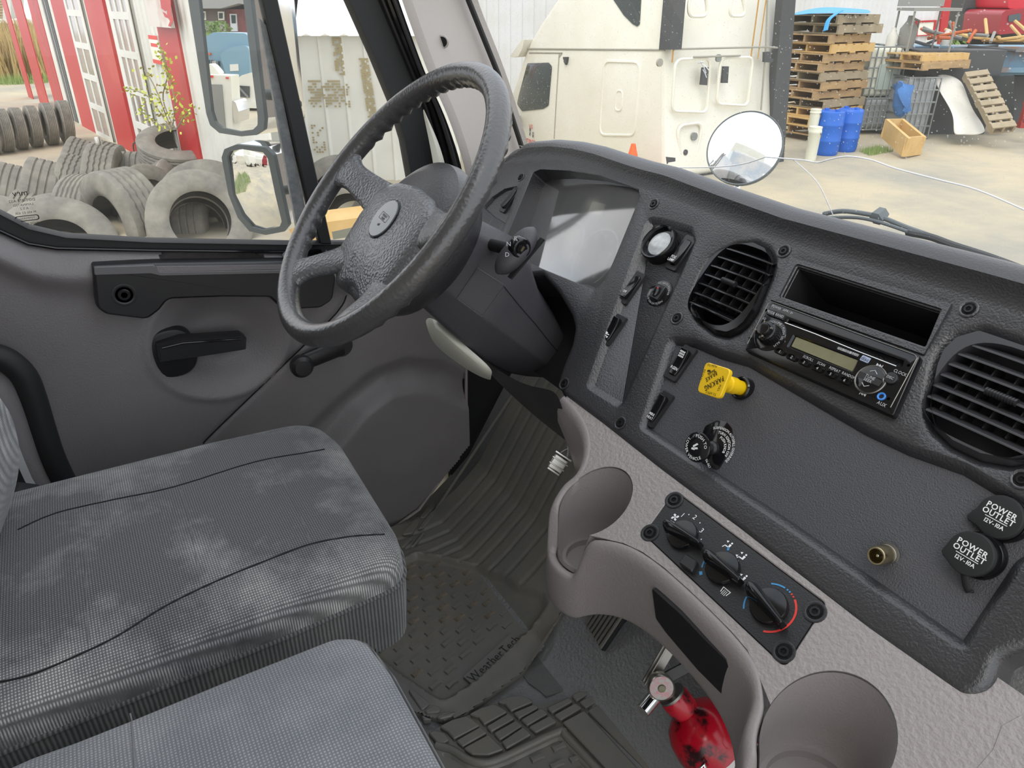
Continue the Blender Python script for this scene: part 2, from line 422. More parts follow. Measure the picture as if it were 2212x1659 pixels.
# the upper rim swells towards the driver like a brow
fil = [([.010*e for e in em_], [.0015*e for e in em_]), ([.018*e for e in em_], [.0075*e for e in em_]), ([.0245*e for e in em_], [.0125*e for e in em_])]
fil += [([.0245*e+r*math.sin(q) for r, e in zip(er, em_)], [.0125*e-r*(1-math.cos(q)) for r, e in zip(er, em_)]) for q in [math.pi/2*k/6 for k in range(1, 7)]] + [([r+.0245*e for r, e in zip(er, em_)], [-r-.03 for r in er]), ([r+.0245*e for r, e in zip(er, em_)], [-.10+.05*max(0, min(1, -b/.08)) for a, b in outl])]
# openings in the face
h_cl = rounded(uv([(1151, 371), (1168, 364), (1229, 367), (1296, 378), (1355, 394), (1380, 406), (1383, 425), (1330, 554), (1308, 604), (1284, 628), (1170, 581), (1082, 540)]), .006)
h_A = rounded(uv([(1397, 466), (1430, 468), (1500, 488), (1506, 520), (1342, 889), (1262, 838)]), .014)
h_L = rounded(uv([(1040, 448), (1062, 424), (1090, 405), (1117, 399), (1119, 405), (1091, 486), (1064, 470)]), .004)
v1o = uv([(1496, 645), (1499, 625), (1515, 587), (1533, 560), (1555, 543), (1590, 527), (1635, 523), (1662, 536), (1673, 562), (1663, 605), (1635, 674), (1615, 703), (1597, 718), (1573, 728), (1545, 722), (1512, 697), (1499, 672)])
v1o = ccw(rounded(v1o, .01, 3))
dv = DF.uv(2120, 713); c1 = (sum(a for a, b in v1o)/len(v1o), sum(b for a, b in v1o)/len(v1o))
v2o = uv([(2005, 875), (2008, 850), (2020, 790), (2033, 758), (2065, 727), (2120, 711)]); v2b = uv([(2120, 986), (2054, 962), (2015, 925), (2007, 895)])
mx2 = -.278
v2o = v2o + [(2*mx2-a, b) for a, b in v2o[1:][::-1]] + [(2*mx2-a, b) for a, b in v2b[::-1][:-1]] + v2b[1:]
v2o = ccw(rounded([p for i, p in enumerate(v2o)], .01, 3))
pk = uv([(1722, 573), (2034, 671), (2000, 752), (1686, 642)])
h_pk = rounded(pk, .003)
h_B = rounded(uv([(1444, 722), (1500, 729), (1560, 754), (1620, 770), (1876, 916), (1968, 958), (2090, 1000), (2212, 1072)]) + [(-.165, -.02)] + uv([(2215, 1222), (2092, 1408), (2066, 1404), (1700, 1146), (1376, 926)]), .014)
h_B = [p for p in h_B]
bez = plate(DF, outf, fil, [
    (h_cl, [(.001, -.0006), (.003, -.058)], False),
    (h_A, [(.002, -.0006), (.009, -.0065), (.011, -.008)], True),
    (h_L, [(.002, -.001), (.004, -.006)], True),
    (offs(v1o, .006), [(.003, -.001), (.008, -.006), (.010, -.050)], True),
    (offs(v2o, .008), [(.003, -.001), (.008, -.006), (.010, -.050)], True),
    (h_pk, [(.001, -.0006), (.002, -.090)], True),
    (h_B, [(.002, -.0006), (.0075, -.0055), (.010, -.010)], False)], M['bezel'], 'bezel', dash)
bead(DF, offs(ccw(h_B), -.0095), [(0, -.012), (0, -.0099)], M['panel'], 'switch_panel', dash, bottom=True)
crease = [DF.pt(*DF.uv(x, y, -.0078), -.0078) for x, y in ((1497, 530), (1422, 700), (1349, 872))]
tube('panel_seam', crease, .0005, M['matte'], dash, seg=6)
# ----- screws in counterbores
def screw_at(fr, a, b, h, r=.0052, parent=dash, m='screw', name='screw', seatm=None):
    f = fr.at(a, b, h)
    lathe(f, [(r*1.75, .0), (r*1.75, .0006), (r*1.5, .001), (r*1.25, .0005), (r*1.2, -.0)], seatm or M['bezel'], 'screw_seat', parent, seg=20, cap=False)
    lathe(f, [(r*1.22, .0004), (0, .0004)], M['matte'], 'screw_well', parent, seg=20)
    v = MB(); hexo = ell(0, 0, r*.5, n=6)
    return plate(f, ell(0, 0, r*.8, n=18), [(r*.2, -.0008), (r*.2, -.002)], [(hexo, [(0, -.0022)], True)], M[m], name, parent, h0=.0016)
for x, y in ((1412, 441), (1462, 688), (1693, 543), (2093, 668), (1340, 914), (1219, 829), (1125, 383), (2070, 1447), (2207, 1036)):
    a, b = DF.uv(x, y); screw_at(DF, a, b, .0004 if (x, y) != (2070, 1447) else -.006)
# ----- rocker switches
def rocker(name, quad, h, tilt=.10, legend=None, icon=None, rockm='gloss'):
    q = [DF.uv(x, y, h) for x, y in quad]
    ca, cb = sum(p[0] for p in q)/4, sum(p[1] for p in q)/4
    w = .5*(math.dist(q[0], q[1])+math.dist(q[2], q[3])); l = .5*(math.dist(q[1], q[2])+math.dist(q[3], q[0]))
    f = DF.at(ca, cb, h)
    hole = rect(0, 0, w*.62, l*.74, w*.25)
    fo = plate(f, offs(rect(0, 0, w, l, w*.16), -.001), [(.0008, -.0004), (.001, -.001), (.001, -.0045)], [(hole, [(.0004, -.0004), (.0006, -.006)], True)], M['black'], name, dash, h0=.004)
    rows = []
    for i in range(9):
        t = i/8; b = (t-.5)*l*.70; hh = .0075+tilt*b+.0016*abs(2*t-1)**2
        ww = w*.29*(1-.25*max(0, abs(2*t-1)-.75)*4*.4)
        rows.append([f.pt(-ww, b, .001), f.pt(-ww, b, hh-.0012), f.pt(-ww*.8, b, hh), f.pt(0, b, hh-.0003), f.pt(ww*.8, b, hh), f.pt(ww, b, hh-.0012), f.pt(ww, b, .001)])
    e0 = [p - f.n*.004 for p in rows[0]]; e1 = [p - f.n*.004 for p in rows[-1]]
    vs = [p for r in rows for p in r]; fs = []
    for i in range(8):
        for j in range(6): fs.append((i*7+j, i*7+j+1, (i+1)*7+j+1, (i+1)*7+j))
    fs += [tuple(range(7)), tuple(range(56, 63))]
    obj('rocker', vs, fs, M[rockm], fo, sub=0, bev=.0006)
    def hh(b): t = b/(l*.70)+.5; return .0079+tilt*b+.0016*abs(2*t-1)**2
    if legend:
        for k, s in enumerate(legend):
            b = -l*.19-k*w*.24; text(f, s, w*.24, M['white'], fo, 0, b, hh(b)+.0003, bold=.01, sx=.8)
    if icon: icon(f, fo, w, l, hh)
    return fo
def ic_truck(f, fo, w, l, hh):
    b0 = -l*.20; mb = MB()
    for a, b, sx, sy in ((-.1, .05, .2, .16), (.1, .02, .16, .06), (.0, -.12, .4, .04), (-.13, -.17, .09, .08), (.13, -.17, .09, .08)):
        p = [f.pt(a*w+x*sx*w/2, b0+b*w+y*sy*w/2, hh(b0+b*w)+.0004) for x, y in ((-1, -1), (1, -1), (1, 1), (-1, 1))]; mb.add(p, [(0, 1, 2, 3)])
    mb.obj('pictogram', M['white'], fo, smooth=False)
def ic_filter(f, fo, w, l, hh):
    b0 = l*.20; mb = MB()
    for k in range(12):
        a, b = (k % 4-1.5)*.1*w, (k//4-1)*.13*w
        p = [f.pt(a+x*.03*w, b0+b+y*.05*w, hh(b0+b)+.0004) for x, y in ((-1, -1), (1, -1), (1, 1), (-1, 1))]; mb.add(p, [(0, 1, 2, 3)])
    mb.obj('pictogram', M['white'], fo, smooth=False)
rocker('fog_lamp_switch', [(1477, 508), (1502, 514), (1471, 591), (1443, 583)], -.008, -.16, ['FOG', 'LAMP'])
rocker('rocker_switch', [(1370, 586), (1393, 592), (1363, 662), (1341, 656)], -.008, -.14, ['OFF'])
rocker('rocker_switch', [(1326, 678), (1352, 684), (1325, 752), (1302, 744)], -.008, .16, None, ic_truck)
rocker('regeneration_switch', [(1472, 744), (1504, 752), (1470, 831), (1442, 819)], -.010, .16, ['RGEN'], ic_filter)
rocker('mirror_heat_switch', [(1426, 841), (1453, 853), (1422, 929), (1396, 921)], -.010, .16, ['MIRR', 'HEAT'])
rocker('dimmer_switch', [(1107, 403), (1119, 406), (1101, 463), (1087, 458)], -.006, -.1, None, None, 'black')
# ----- blank gauge with a domed smoky lens beside the fog lamp switch
a, b = DF.uv(1433, 535, -.008); f = DF.at(a, b, -.008)
g = lathe(f, [(.0275, 0), (.0275, .014), (.0268, .0165), (.0255, .018), (.0235, .0175), (.0225, .011)], M['gloss'], 'round_gauge', dash, seg=40)
M['smoke'] = mat('smoky gauge lens', '9fa3a5', .12, var=(60, .35, .62), col2='c8ccce', coat=1)
lathe(f, [(.0225, .0105), (.016, .0112), (.0, .0116)], M['smoke'], 'lens', g, seg=32)
# ----- lift gate switch on its round plate
a, b = DF.uv(1424, 634, -.008); f = DF.at(a, b, -.008)
g = bead(f, ell(0, 0, .0195, n=36), [(0, 0), (0, .0008), (-.0004, .001)], M['gloss'], 'lift_gate_switch', dash)
bead(f, rect(0, 0, .017, .021, .002), [(0, .001), (0, .0055), (-.0008, .0062)], M['black'], 'switch_body', g)
bead(f, ell(0, 0, .0058, .0082), [(0, .006), (-.0003, .0078), (-.003, .0082)], M['gloss'], 'rocker', g)
bead(f, ell(0, .0045, .0012, n=10), [(0, .008), (0, .0084)], M['redline'], 'pilot_mark', g)
arctext(f, 'LIFT GATE POWER', .0042, .0158, rad(75), M['dimwhite'], g, h=.0012)
arctext(f, 'SWITCH ON-GATE ON', .0040, .0160, rad(255), M['dimwhite'], g, h=.0012, inward=True)
# ----- air vents: pod, seven louvres and a thumb wheel
def vent(loop, mp, msl, gap, slant):
    c = (sum(p[0] for p in loop)/len(loop), sum(p[1] for p in loop)/len(loop))
    us = [p[0] for p in loop]; vs_ = [p[1] for p in loop]; w, l = max(us)-min(us), max(vs_)-min(vs_)
    f = DF.at((max(us)+min(us))/2, (max(vs_)+min(vs_))/2, 0)
    loc = [(p[0]-(max(us)+min(us))/2, p[1]-(max(vs_)+min(vs_))/2) for p in loop]
    inner = sup(-.001, -.001, w*.40, l*.435, 3.2, 44)
    pod = plate(f, offs(loc, -.004), [(.0025, -.0012), (.0038, -.004), (.0042, -.03)], [(inner, [(.0006, -.0006), (.001, -.022)], True)], mp, 'air_vent', dash, h0=.006)
    for k in range(1, 8):
        b = l*.435*(1-2*k/8.)
        hw = w*.40*(1-abs(b/(l*.435))**3.2)**(1/3.2)
        rows = []
        for i in range(9):
            a = -hw+2*hw*i/8; bow = .0025*(1-(a/(w*.4))**2); t = .0011
            rows.append([f.pt(a, b-t, .0045+bow), f.pt(a, b+t, .0045+bow), f.pt(a, b+t+.0075, -.006), f.pt(a, b-t+.0075, -.006)])
        vs = [p for r in rows for p in r]; fs = [(0, 1, 2, 3), (32, 33, 34, 35)]
        for i in range(8):
            for j in range(4): fs.append((i*4+j, i*4+(j+1) % 4, (i+1)*4+(j+1) % 4, (i+1)*4+j))
        obj('louvre', vs, fs, msl, pod, bev=.0004)
    for k in range(-2, 3):
        box('guide_vane', f.pt(k*w*.14, 0, -.014), (.0012, .03, .06), M['matte'], pod, R=Matrix((f.u, f.v, f.n)).transposed() @ Matrix.Rotation(math.pi/2, 3, 'X'))
    kn = [f.pt(x, .001, .0075) for x in (-w*.09, w*.09)]
    mb = MB()
    for i in range(11):
        p = kn[0].lerp(kn[1], i/10); v, fc = tubeg([p-f.u*.0007, p+f.u*.0007], .0038, 12); mb.add(v, fc)
    v, fc = tubeg(kn, .0032, 12); mb.add(v, fc)
    mb.obj('thumb_knob', M['black'], pod)
M['ventgrey'] = mat('soft black vent', '3a3a3d', .42)
vent(v1o, M['gloss'], M['gloss'], 0, 0)
vent(v2o, M['ventgrey'], M['ventgrey'], 0, 0)
# ----- open pocket above the radio
pf = rounded(uv([(1709, 555), (2060, 657), (1998, 770), (1664, 650)]), .002)
plate(DF, offs(ccw(pf), -.001), [(.001, -.001), (.001, -.003)], [(offs(ccw(h_pk), .0012), [(.0008, -.0006), (.0012, -.004), (.003, -.005)], False)], M['bezel'], 'pocket_frame', dash, h0=.0022)
obj('pocket_liner', [DF.pt(a, b, -.088) for a, b in offs(ccw(h_pk), -.0030)]+[DF.pt(a, b, -.004) for a, b in offs(ccw(h_pk), -.0025)], [tuple(range(len(h_pk)))]+[(i, (i+1) % len(h_pk), len(h_pk)+(i+1) % len(h_pk), len(h_pk)+i) for i in range(len(h_pk))], M['matte'], dash)
bead(DF, [(-1.22, -.17), (-.76, -.17), (-.76, .02), (-1.22, .02)], [(0, -.10), (0, -.085)], M['matte'], 'cavity_backing', dash)  # added black plate; stands for the dark cavity behind the arch
# ----- instrument cluster behind its lens
_ln = DF.n*math.cos(rad(5))-DF.u*math.sin(rad(5)); _ln = (_ln*math.cos(rad(6))-DF.v*math.sin(rad(6))).normalized(); _lu = (DF.u-_ln*DF.u.dot(_ln)).normalized()
LT = Fr(DF.pt(*DF.uv(1300, 605), -.018), _lu, _ln.cross(_lu))     # the lens leans a little in its recess
bead(DF, offs(ccw(h_cl), -.0028), [(0, -.060), (0, -.056)], M['matte'], 'dial_face', dash)
cl = [o for o in bpy.data.objects if o.name == 'dial_face'][0]
def dialf(px, py): return LT.at(*LT.uv(px, py, -.010), -.010)
M['needle'] = mat('red needle', 'd43a2c', .5)
def dial(px, py, R, labels, a0, a1, r_t=.75, size=.0085, needle=None):
    f = dialf(px, py); mb = MB(); N = 32
    for k in range(N):
        t0, t1 = [rad(a0+(a1-a0)*q/N) for q in (k, k+1)]
        mb.add([f.pt(math.cos(t)*r, math.sin(t)*r, .0003) for t, r in ((t0, R*.95), (t1, R*.95), (t1, R), (t0, R))], [(0, 1, 2, 3)])
    mb.obj('dial_ring', M['dimwhite'], cl, smooth=False)
    mb = MB()
    for i, s in enumerate(labels):
        t = rad(a0+(a1-a0)*i/(len(labels)-1)); text(f, s, size, None, None, math.cos(t)*R*r_t, math.sin(t)*R*r_t, .0004, mb=mb, sx=.8)
    mb.obj('numerals', M['white'], cl, smooth=False, fix=False)
    if needle is not None:
        t = rad(needle); d = V3((math.cos(t), math.sin(t), 0))
        MB().add([f.pt(-d.y*.001, d.x*.001, .003), f.pt(d.y*.001, -d.x*.001, .003), f.pt(d.x*R*.75, d.y*R*.75, .003)], [(0, 1, 2)]).obj('needle', M['needle'], cl, smooth=False)
dial(1219, 531, .046, ['0', '5', '10', '15', '20', '25', '30'], 215, -15, needle=215)
dial(1284, 556, .050, ['5', '15', '25', '35', '45', '55', '65', '75', '85'], 232, -48, needle=228)
dial(1208, 409, .022, ['', '30', ''], 200, 40, needle=200, size=.006)
dial(1193, 469, .018, ['', '', ''], 150, 20, needle=160, size=.006)
for s, x, y in (('RPM', 1205, 557), ('X100', 1202, 566), ('MPH', 1262, 592)): text(dialf(x, y), s, .006, M['dimwhite'], cl)
d4 = [LT.pt(*LT.uv(x, y, -.009), -.009) for x, y in ((1280, 434), (1309, 442), (1298, 466), (1270, 458))]
M['lcd'] = mat('pale display', 'd8d8c8', .5)
obj('display', d4, [(0, 1, 2, 3)], M['lcd'], cl, smooth=False)
M['lens'] = glassy('scuffed cluster lens with glare haze', refl=8.5, dirt_haze=.5, dust_haze_col='f4f4f4', gloss_rough=.05)  # scuffs plus a painted pale haze for the window's glare
def onlens(a, b):
    p = DF.pt(a, b); t = (LT.o-p).dot(LT.n)/DF.n.dot(LT.n); q = p+DF.n*t-LT.o; return (q.dot(LT.u), q.dot(LT.v))
bead(LT, [onlens(a, b) for a, b in offs(ccw(h_cl), -.0012)], [(0, -.001), (0, 0)], M['lens'], 'cluster_lens', dash)
# ---------------------------------------------------------------- car radio (slides out of the dash: a thing of its own)
RH = .0095
RF = Fr(DF.pt(0, 0, RH), DF.u, DF.v)
rz = lambda x, y: RF.uv(1600+x*.18083, 640+y*.18083)
rq = [RF.uv(*p) for p in ((1668, 652), (1988, 768), (1929, 899), (1608, 755))]
radio = thing('car_radio', DF.pt(*DF.uv(1790, 790), -.05), 'black car radio with olive display and six numbered buttons in the dash', 'radio')
slot = rounded([rz(565, 262), rz(1960, 760), rz(1930, 850), rz(1850, 838), rz(640, 330), rz(540, 318)], .002)
lcdw = rounded([rz(632, 448), rz(1415, 742), rz(1340, 915), rz(545, 605)], .0025)
plate(RF, offs(ccw(rounded(rq, .003)), -.0012), [(.0008, -.0004), (.0012, -.0012), (.0016, -.0095)],
      [(slot, [(.0006, -.0005), (.0016, -.004), (.0018, -.012)], True), (lcdw, [(.0005, -.0004), (.002, -.0025)], True)] +
      [(ell(*rz(x, y), .0016, n=12), [(0, -.004)], True) for x, y in ((305, 165), (110, 500), (2005, 825), (1765, 1225))], M['gloss'], 'faceplate', radio)
box('chassis', DF.pt(*[sum(p[i] for p in rq)/4 for i in (0, 1)], -.046), (.17, .044, .09), M['zinc'], radio, R=Matrix((DF.u, DF.v, DF.n)).transposed())
M['lcdoff'] = mat('olive unlit display', '7d7a5e', .25, var=(30, .3, .7), col2='6c6a50')
bead(RF, rounded([rz(655, 478), rz(1396, 760), rz(1328, 890), rz(600, 590)], .001), [(0, -.0024), (0, -.0016)], M['lcdoff'], 'display', radio)
tube('slot_trim', [RF.pt(*rz(x, y), .0003) for x, y in ((530, 318), (900, 455), (1400, 660), (1860, 838))], .0006, M['chrome'], radio, seg=6)
tube('edge_trim', [RF.pt(*rz(x, y), .0003) for x, y in ((80, 570), (330, 90), (380, 72), (2080, 700), (2108, 740), (1790, 1330))], .0005, M['zinc'], radio, seg=6)
def pillb(name, c4, h, legend=None, m='black', sz=.005, r=.001, rot=None):
    l = [rz(x, y) for x, y in c4]; o = bead(RF, rounded(l, r), [(0, 0), (0, h-.0008), (-.0006, h)], M[m], name, radio)
    if legend: text(RF, legend, sz, M['dimwhite'], o, sum(p[0] for p in l)/len(l), sum(p[1] for p in l)/len(l), h+.0003, sx=.85)
    return o
pillb('mode_button', [(345, 158), (437, 188), (402, 258), (316, 222)], .003, 'MODE', sz=.0046)
pillb('band_button', [(448, 192), (548, 230), (510, 298), (408, 258)], .003, 'BAND', sz=.0046)
for i, (x, y) in enumerate(((475, 665), (618, 735), (765, 798), (925, 868), (1082, 938), (1250, 1012))):
    a, b = rz(x, y); f = RF.at(a, b, 0)
    o = plate(f, offs(rect(0, 0, .0138, .0072, .0025), -.0006), [(.0005, -.0004), (.0006, -.0036)], [(ell(0, 0, .0052, .0028, n=20), [(.0006, -.0007), (.0016, -.001)], True)], M['gloss'], 'preset_button', radio, h0=.003)
    text(f, str(i+1), .0044, M['dimwhite'], o, 0, 0, .0022)
lettr = MB()
def rt(s, x, y, sz, x2=None, bold=0.0): a, b = rz(x, y); text(RF, s, sz, None, None, a, b, .0004, mb=lettr, bold=bold, sx=.85)
for s, x, y, z in (('POWER', 430, 135, .0042), ('APM / II>', 568, 185, .0040), ('SQ', 285, 268, .004), ('SCROLL', 810, 742, .0042), ('SCAN', 965, 810, .0042), ('REPEAT', 1125, 878, .0042), ('RANDOM', 1293, 948, .0042), ('CLOCK', 1908, 915, .0046), ('AUX', 1688, 1288, .0052)): rt(s, x, y, z)
def tri(x, y, s, flip):
    a, b = rz(x, y); d = -1 if flip else 1
    for k in (0, 1): lettr.add([RF.pt(a+d*(k*.003-.003), b+.0018, .0004), RF.pt(a+d*(k*.003-.003), b-.0018, .0004), RF.pt(a+d*(k*.003), b, .0004)], [(0, 1, 2)])
    lettr.add([RF.pt(a+d*p, b+q, .0004) for p, q in ((.003, .0018), (.0037, .0018), (.0037, -.0018), (.003, -.0018))], [(0, 1, 2, 3)])
tri(1655, 828, 1, False); tri(1465, 1170, 1, True)
lettr.obj('lettering', M['dimwhite'], radio, smooth=False, fix=False)
wb = [rz(1165, 602), rz(1418, 698), rz(1395, 722), rz(1155, 630)]
o = bead(RF, rounded(wb, .0004), [(0, 0), (0, .0004)], M['dimwhite'], 'weather_band_plate', radio)
text(RF, 'WEATHER BAND', .0040, M['inkblack'], o, *[sum(p[i] for p in wb)/4 for i in (0, 1)], .0007, sx=.85)
a, b = rz(1490, 752); o = bead(RF, rect(a, b, .0098, .0060, .001), [(0, 0), (0, .0003)], mat('pale blue print', '9aa6c0', .5), 'disc_emblem', radio); text(RF, 'disc', .0056, M['inkblack'], o, a, b, .0006)
a, b = rz(1555, 1000); f = RF.at(a, b, 0)
o = lathe(f, [(.0158, 0), (.0158, .0014), (.0150, .0022), (.0142, .0016), (.0138, .0016)], M['zinc'], 'tune_ring', radio, seg=40)
d = bead(f, ell(0, 0, .0136, n=36), [(0, .0005), (0, .003), (-.0012, .0036)], M['gloss'], 'tune_button', radio)
bead(f, [(-.0128, -.0035), (.0128, -.0035), (.0130, .0030), (-.0130, .0030)], [(0, .0036), (0, .0039)], M['black'], 'band', d)
text(f, 'TUNE', .0046, M['dimwhite'], d, 0, .0014, .0042, sx=.9); text(f, 'SEEK', .0046, M['dimwhite'], d, 0, -.0025, .0042, sx=.9)
for sgn in (1, -1): tube('arrow', [f.pt(-.004, sgn*.0068, .0039), f.pt(0, sgn*.0095, .0039), f.pt(.004, sgn*.0068, .0039)], .0004, M['dimwhite'], d, seg=6)
a, b = rz(1800, 985); f = RF.at(a, b, 0); o = lathe(f, [(.0062, 0), (.0062, .002), (.0055, .0028), (0, .0032)], M['black'], 'disc_button', radio, seg=28); text(f, 'DISC', .0040, M['dimwhite'], o, 0, 0, .0034, sx=.85)
a, b = rz(1683, 1200); f = RF.at(a, b, 0); M['bluering'] = mat('blue jack ring', '3f86d8', .35)
lathe(f, [(.0042, 0), (.0042, .0012), (.0036, .0018), (.0026, .0014), (.0022, .0004)], M['bluering'], 'aux_jack', radio, seg=28, cap=False); bead(f, ell(0, 0, .0022, n=20), [(0, .0003), (0, .0005)], M['matte'], 'jack_hole', radio)
a, b = rz(350, 470); f = RF.at(a, b, 0)
o = lathe(f, [(.0192, 0), (.0192, .0010), (.0180, .0016), (.0120, .0016)], M['gloss'], 'knob_ring', radio, seg=44)
kn = lathe(f, [(.0118, .0015), (.0118, .0125), (.0106, .0140), (.0080, .0145), (.0078, .0175), (.0068, .0190), (0, .0196)], M['gloss'], 'volume_knob', radio, seg=60, mod=lambda t, h: 1+(.02*math.cos(30*t) if .001 < h < .0128 else 0))
for k in range(4):
    t = k*math.pi/2+.5; p = f.pt(math.cos(t)*.0090, math.sin(t)*.0090, .0155); tube('knob_rib', [p-f.n*.001, p+f.n*.002], .0012, M['chrome'], kn, seg=8)
arctext(f, 'VOLUME / PUSH SEL ALM', .0040, .0168, rad(45), M['dimwhite'], radio, h=.0020, name='lettering')
# ---------------------------------------------------------------- pull and push valves on the switch panel
def stalk(base, head, hgt, h0=-.010):
    """frame at pixel `base` on the panel whose axis runs to the point seen at pixel `head`, hgt above the panel"""
    p = DF.hit(*base, h0); q = DF.hit(*head, h0+hgt); n = (q-p).normalized(); u = (DF.u-n*DF.u.dot(n)).normalized()
    f = Fr(p, u, n.cross(u)); return f, (q-p).length
f, ph_ = stalk((1606, 840), (1541, 820), .050)
pkb = lathe(f, [(.0135, -.004), (.0135, .006), (.012, .0075), (.0105, .007), (.0102, .002)], M['gloss'], 'parking_brake_knob', dash, seg=36)
lathe(f, [(.0085, .002), (.0085, .016), (.0098, .0165), (.0098, .028), (.0085, .029), (.0085, ph_-.006), (.012, ph_-.004)], M['yellow'], 'shaft', pkb, seg=32)
g = Fr(f.pt(0, 0, ph_), f.u, f.v)
pl = [g.uv(x, y) for x, y in ((1524, 781), (1579, 798), (1554, 862), (1505, 846))]
bead(g, rounded(ccw(pl), .006, 5), [(-.006, -.007), (-.0005, -.0055), (0, -.003), (0, -.0008), (-.0008, 0)], M['yellow'], 'knob_cap', pkb, bottom=True)
# the words run the other way up (they face the driver)
mb = MB()
def capword(word, p, q, sz, sx=.8, bold=0.0):
    (a0, b0), (a1, b1) = g.uv(*p), g.uv(*q); text(g, word, sz, None, None, (a0+a1)/2, (b0+b1)/2, .0004, rot=math.atan2(b1-b0, a1-a0), mb=mb, sx=sx, bold=bold)
capword('PARKING', (1562, 818), (1524, 839), .0086, .72, .015); capword('BRAKE', (1548, 806), (1526, 821), .0072, .72, .012)
capword('Bendix', (1544, 801), (1530, 809), .0052, .7, .02)
capword('PUSH TO', (1550, 792), (1528, 787), .0042); capword('RELEASE', (1524, 797), (1513, 822), .0042)
capword('PULL', (1557, 830), (1551, 847), .0042); capword('TO APPLY', (1548, 853), (1524, 846), .0042)
a_, b_ = g.uv(1533, 806); mb.add([g.pt(a_+x, b_+y, .0004) for x, y in ((-.004, -.0002), (.0005, .0022), (.003, .001), (-.001, .0035), (-.0045, .002))], [(0, 1, 2, 3, 4)])
mb.obj('lettering', M['inkblack'], pkb, smooth=False, fix=False)
# suspension override: sticker plate, stem and mushroom knob
f, sh_ = stalk((1543, 968), (1506, 966), .030)
pt_ = [DF.uv(x, y, -.0095) for x, y in ((1551, 907), (1570, 912), (1582, 926), (1585, 945), (1580, 968), (1551, 1018), (1500, 990), (1512, 950), (1524, 920))]
sus = bead(DF, rounded(pt_, .006), [(0, -.010), (0, -.0092), (-.0003, -.009)], M['gloss'], 'suspension_override_knob', dash)
lathe(f, [(.0078, .001), (.0078, .006), (.0055, .008), (.0055, sh_-.004)], M['black'], 'stem', sus, seg=24)
g = Fr(f.pt(0, 0, sh_), f.u, f.v)
kb = lathe(g, [(.0055, -.006), (.0150, -.003), (.0172, -.0015), (.0172, .0), (.0155, .0014), (.008, .0026), (0, .003)], M['gloss'], 'knob_cap', sus, seg=44)
arctext(g, 'PUSH TO', .0052, .0128, rad(68), M['white'], kb, h=.0024, bold=.01); arctext(g, 'LOWER VEHICLE', .0048, .0130, rad(242), M['white'], kb, h=.0024, inward=True, bold=.01)
mb = MB(); 
for k, (x, y, w, r) in enumerate(((-.001, .002, .008, .9), (.001, -.001, .006, .5), (-.002, -.003, .005, .2))):
    c, s = math.cos(r), math.sin(r); mb.add([g.pt(x+p*w*c-q*s, y+p*w*s+q*c, .0033) for p, q in ((-.5, -.0011), (.5, -.0011), (.4, .0011), (-.4, .0011))], [(0, 1, 2, 3)])
mb.obj('emblem', M['white'], kb, smooth=False)
fp = DF.at(*DF.uv(1543, 968, -.010), -.010)
for s_, R_, md, sz in (('SUSPENSION AUTOFILL OVERRIDE', .0245, 58, .0044), ('TURN IGNITION OFF', .0192, 54, .0046), ('PUSH KNOB', .0142, 48, .0046)): arctext(fp, s_, sz, R_, rad(md), M['white'], sus, h=.0014, bold=.01, sx=.86)
x, y = DF.uv(1529, 1000, -.0088); text(DF, '306-062', .0042, M['white'], sus, x, y, -.0086, rot=-.5)
# antenna socket
f, xh = stalk((1920, 1196), (1892, 1201), .022)
cx_ = lathe(f, [(.0105, 0), (.0105, .0012), (.0088, .0016), (.0088, .004), (.0082, .0045)], M['zinc'], 'antenna_socket', dash, seg=32)
lathe(f, [(.0082, .004), (.0084, .005), (.0084, xh-.001), (.0078, xh), (.0066, xh), (.0062, xh-.001), (.0060, .006)], M['brass'], 'collar', cx_, seg=72, mod=lambda t, h: 1+(.025*math.cos(36*t) if .0045 < h < xh-.0005 else 0))
bead(f, ell(0, 0, .0061, n=24), [(0, .0055), (0, .0062)], M['lcdoff'], 'insulator', cx_); lathe(f, [(.0012, .006), (.0012, xh-.003), (0, xh-.002)], M['steel'], 'pin', cx_, seg=12)
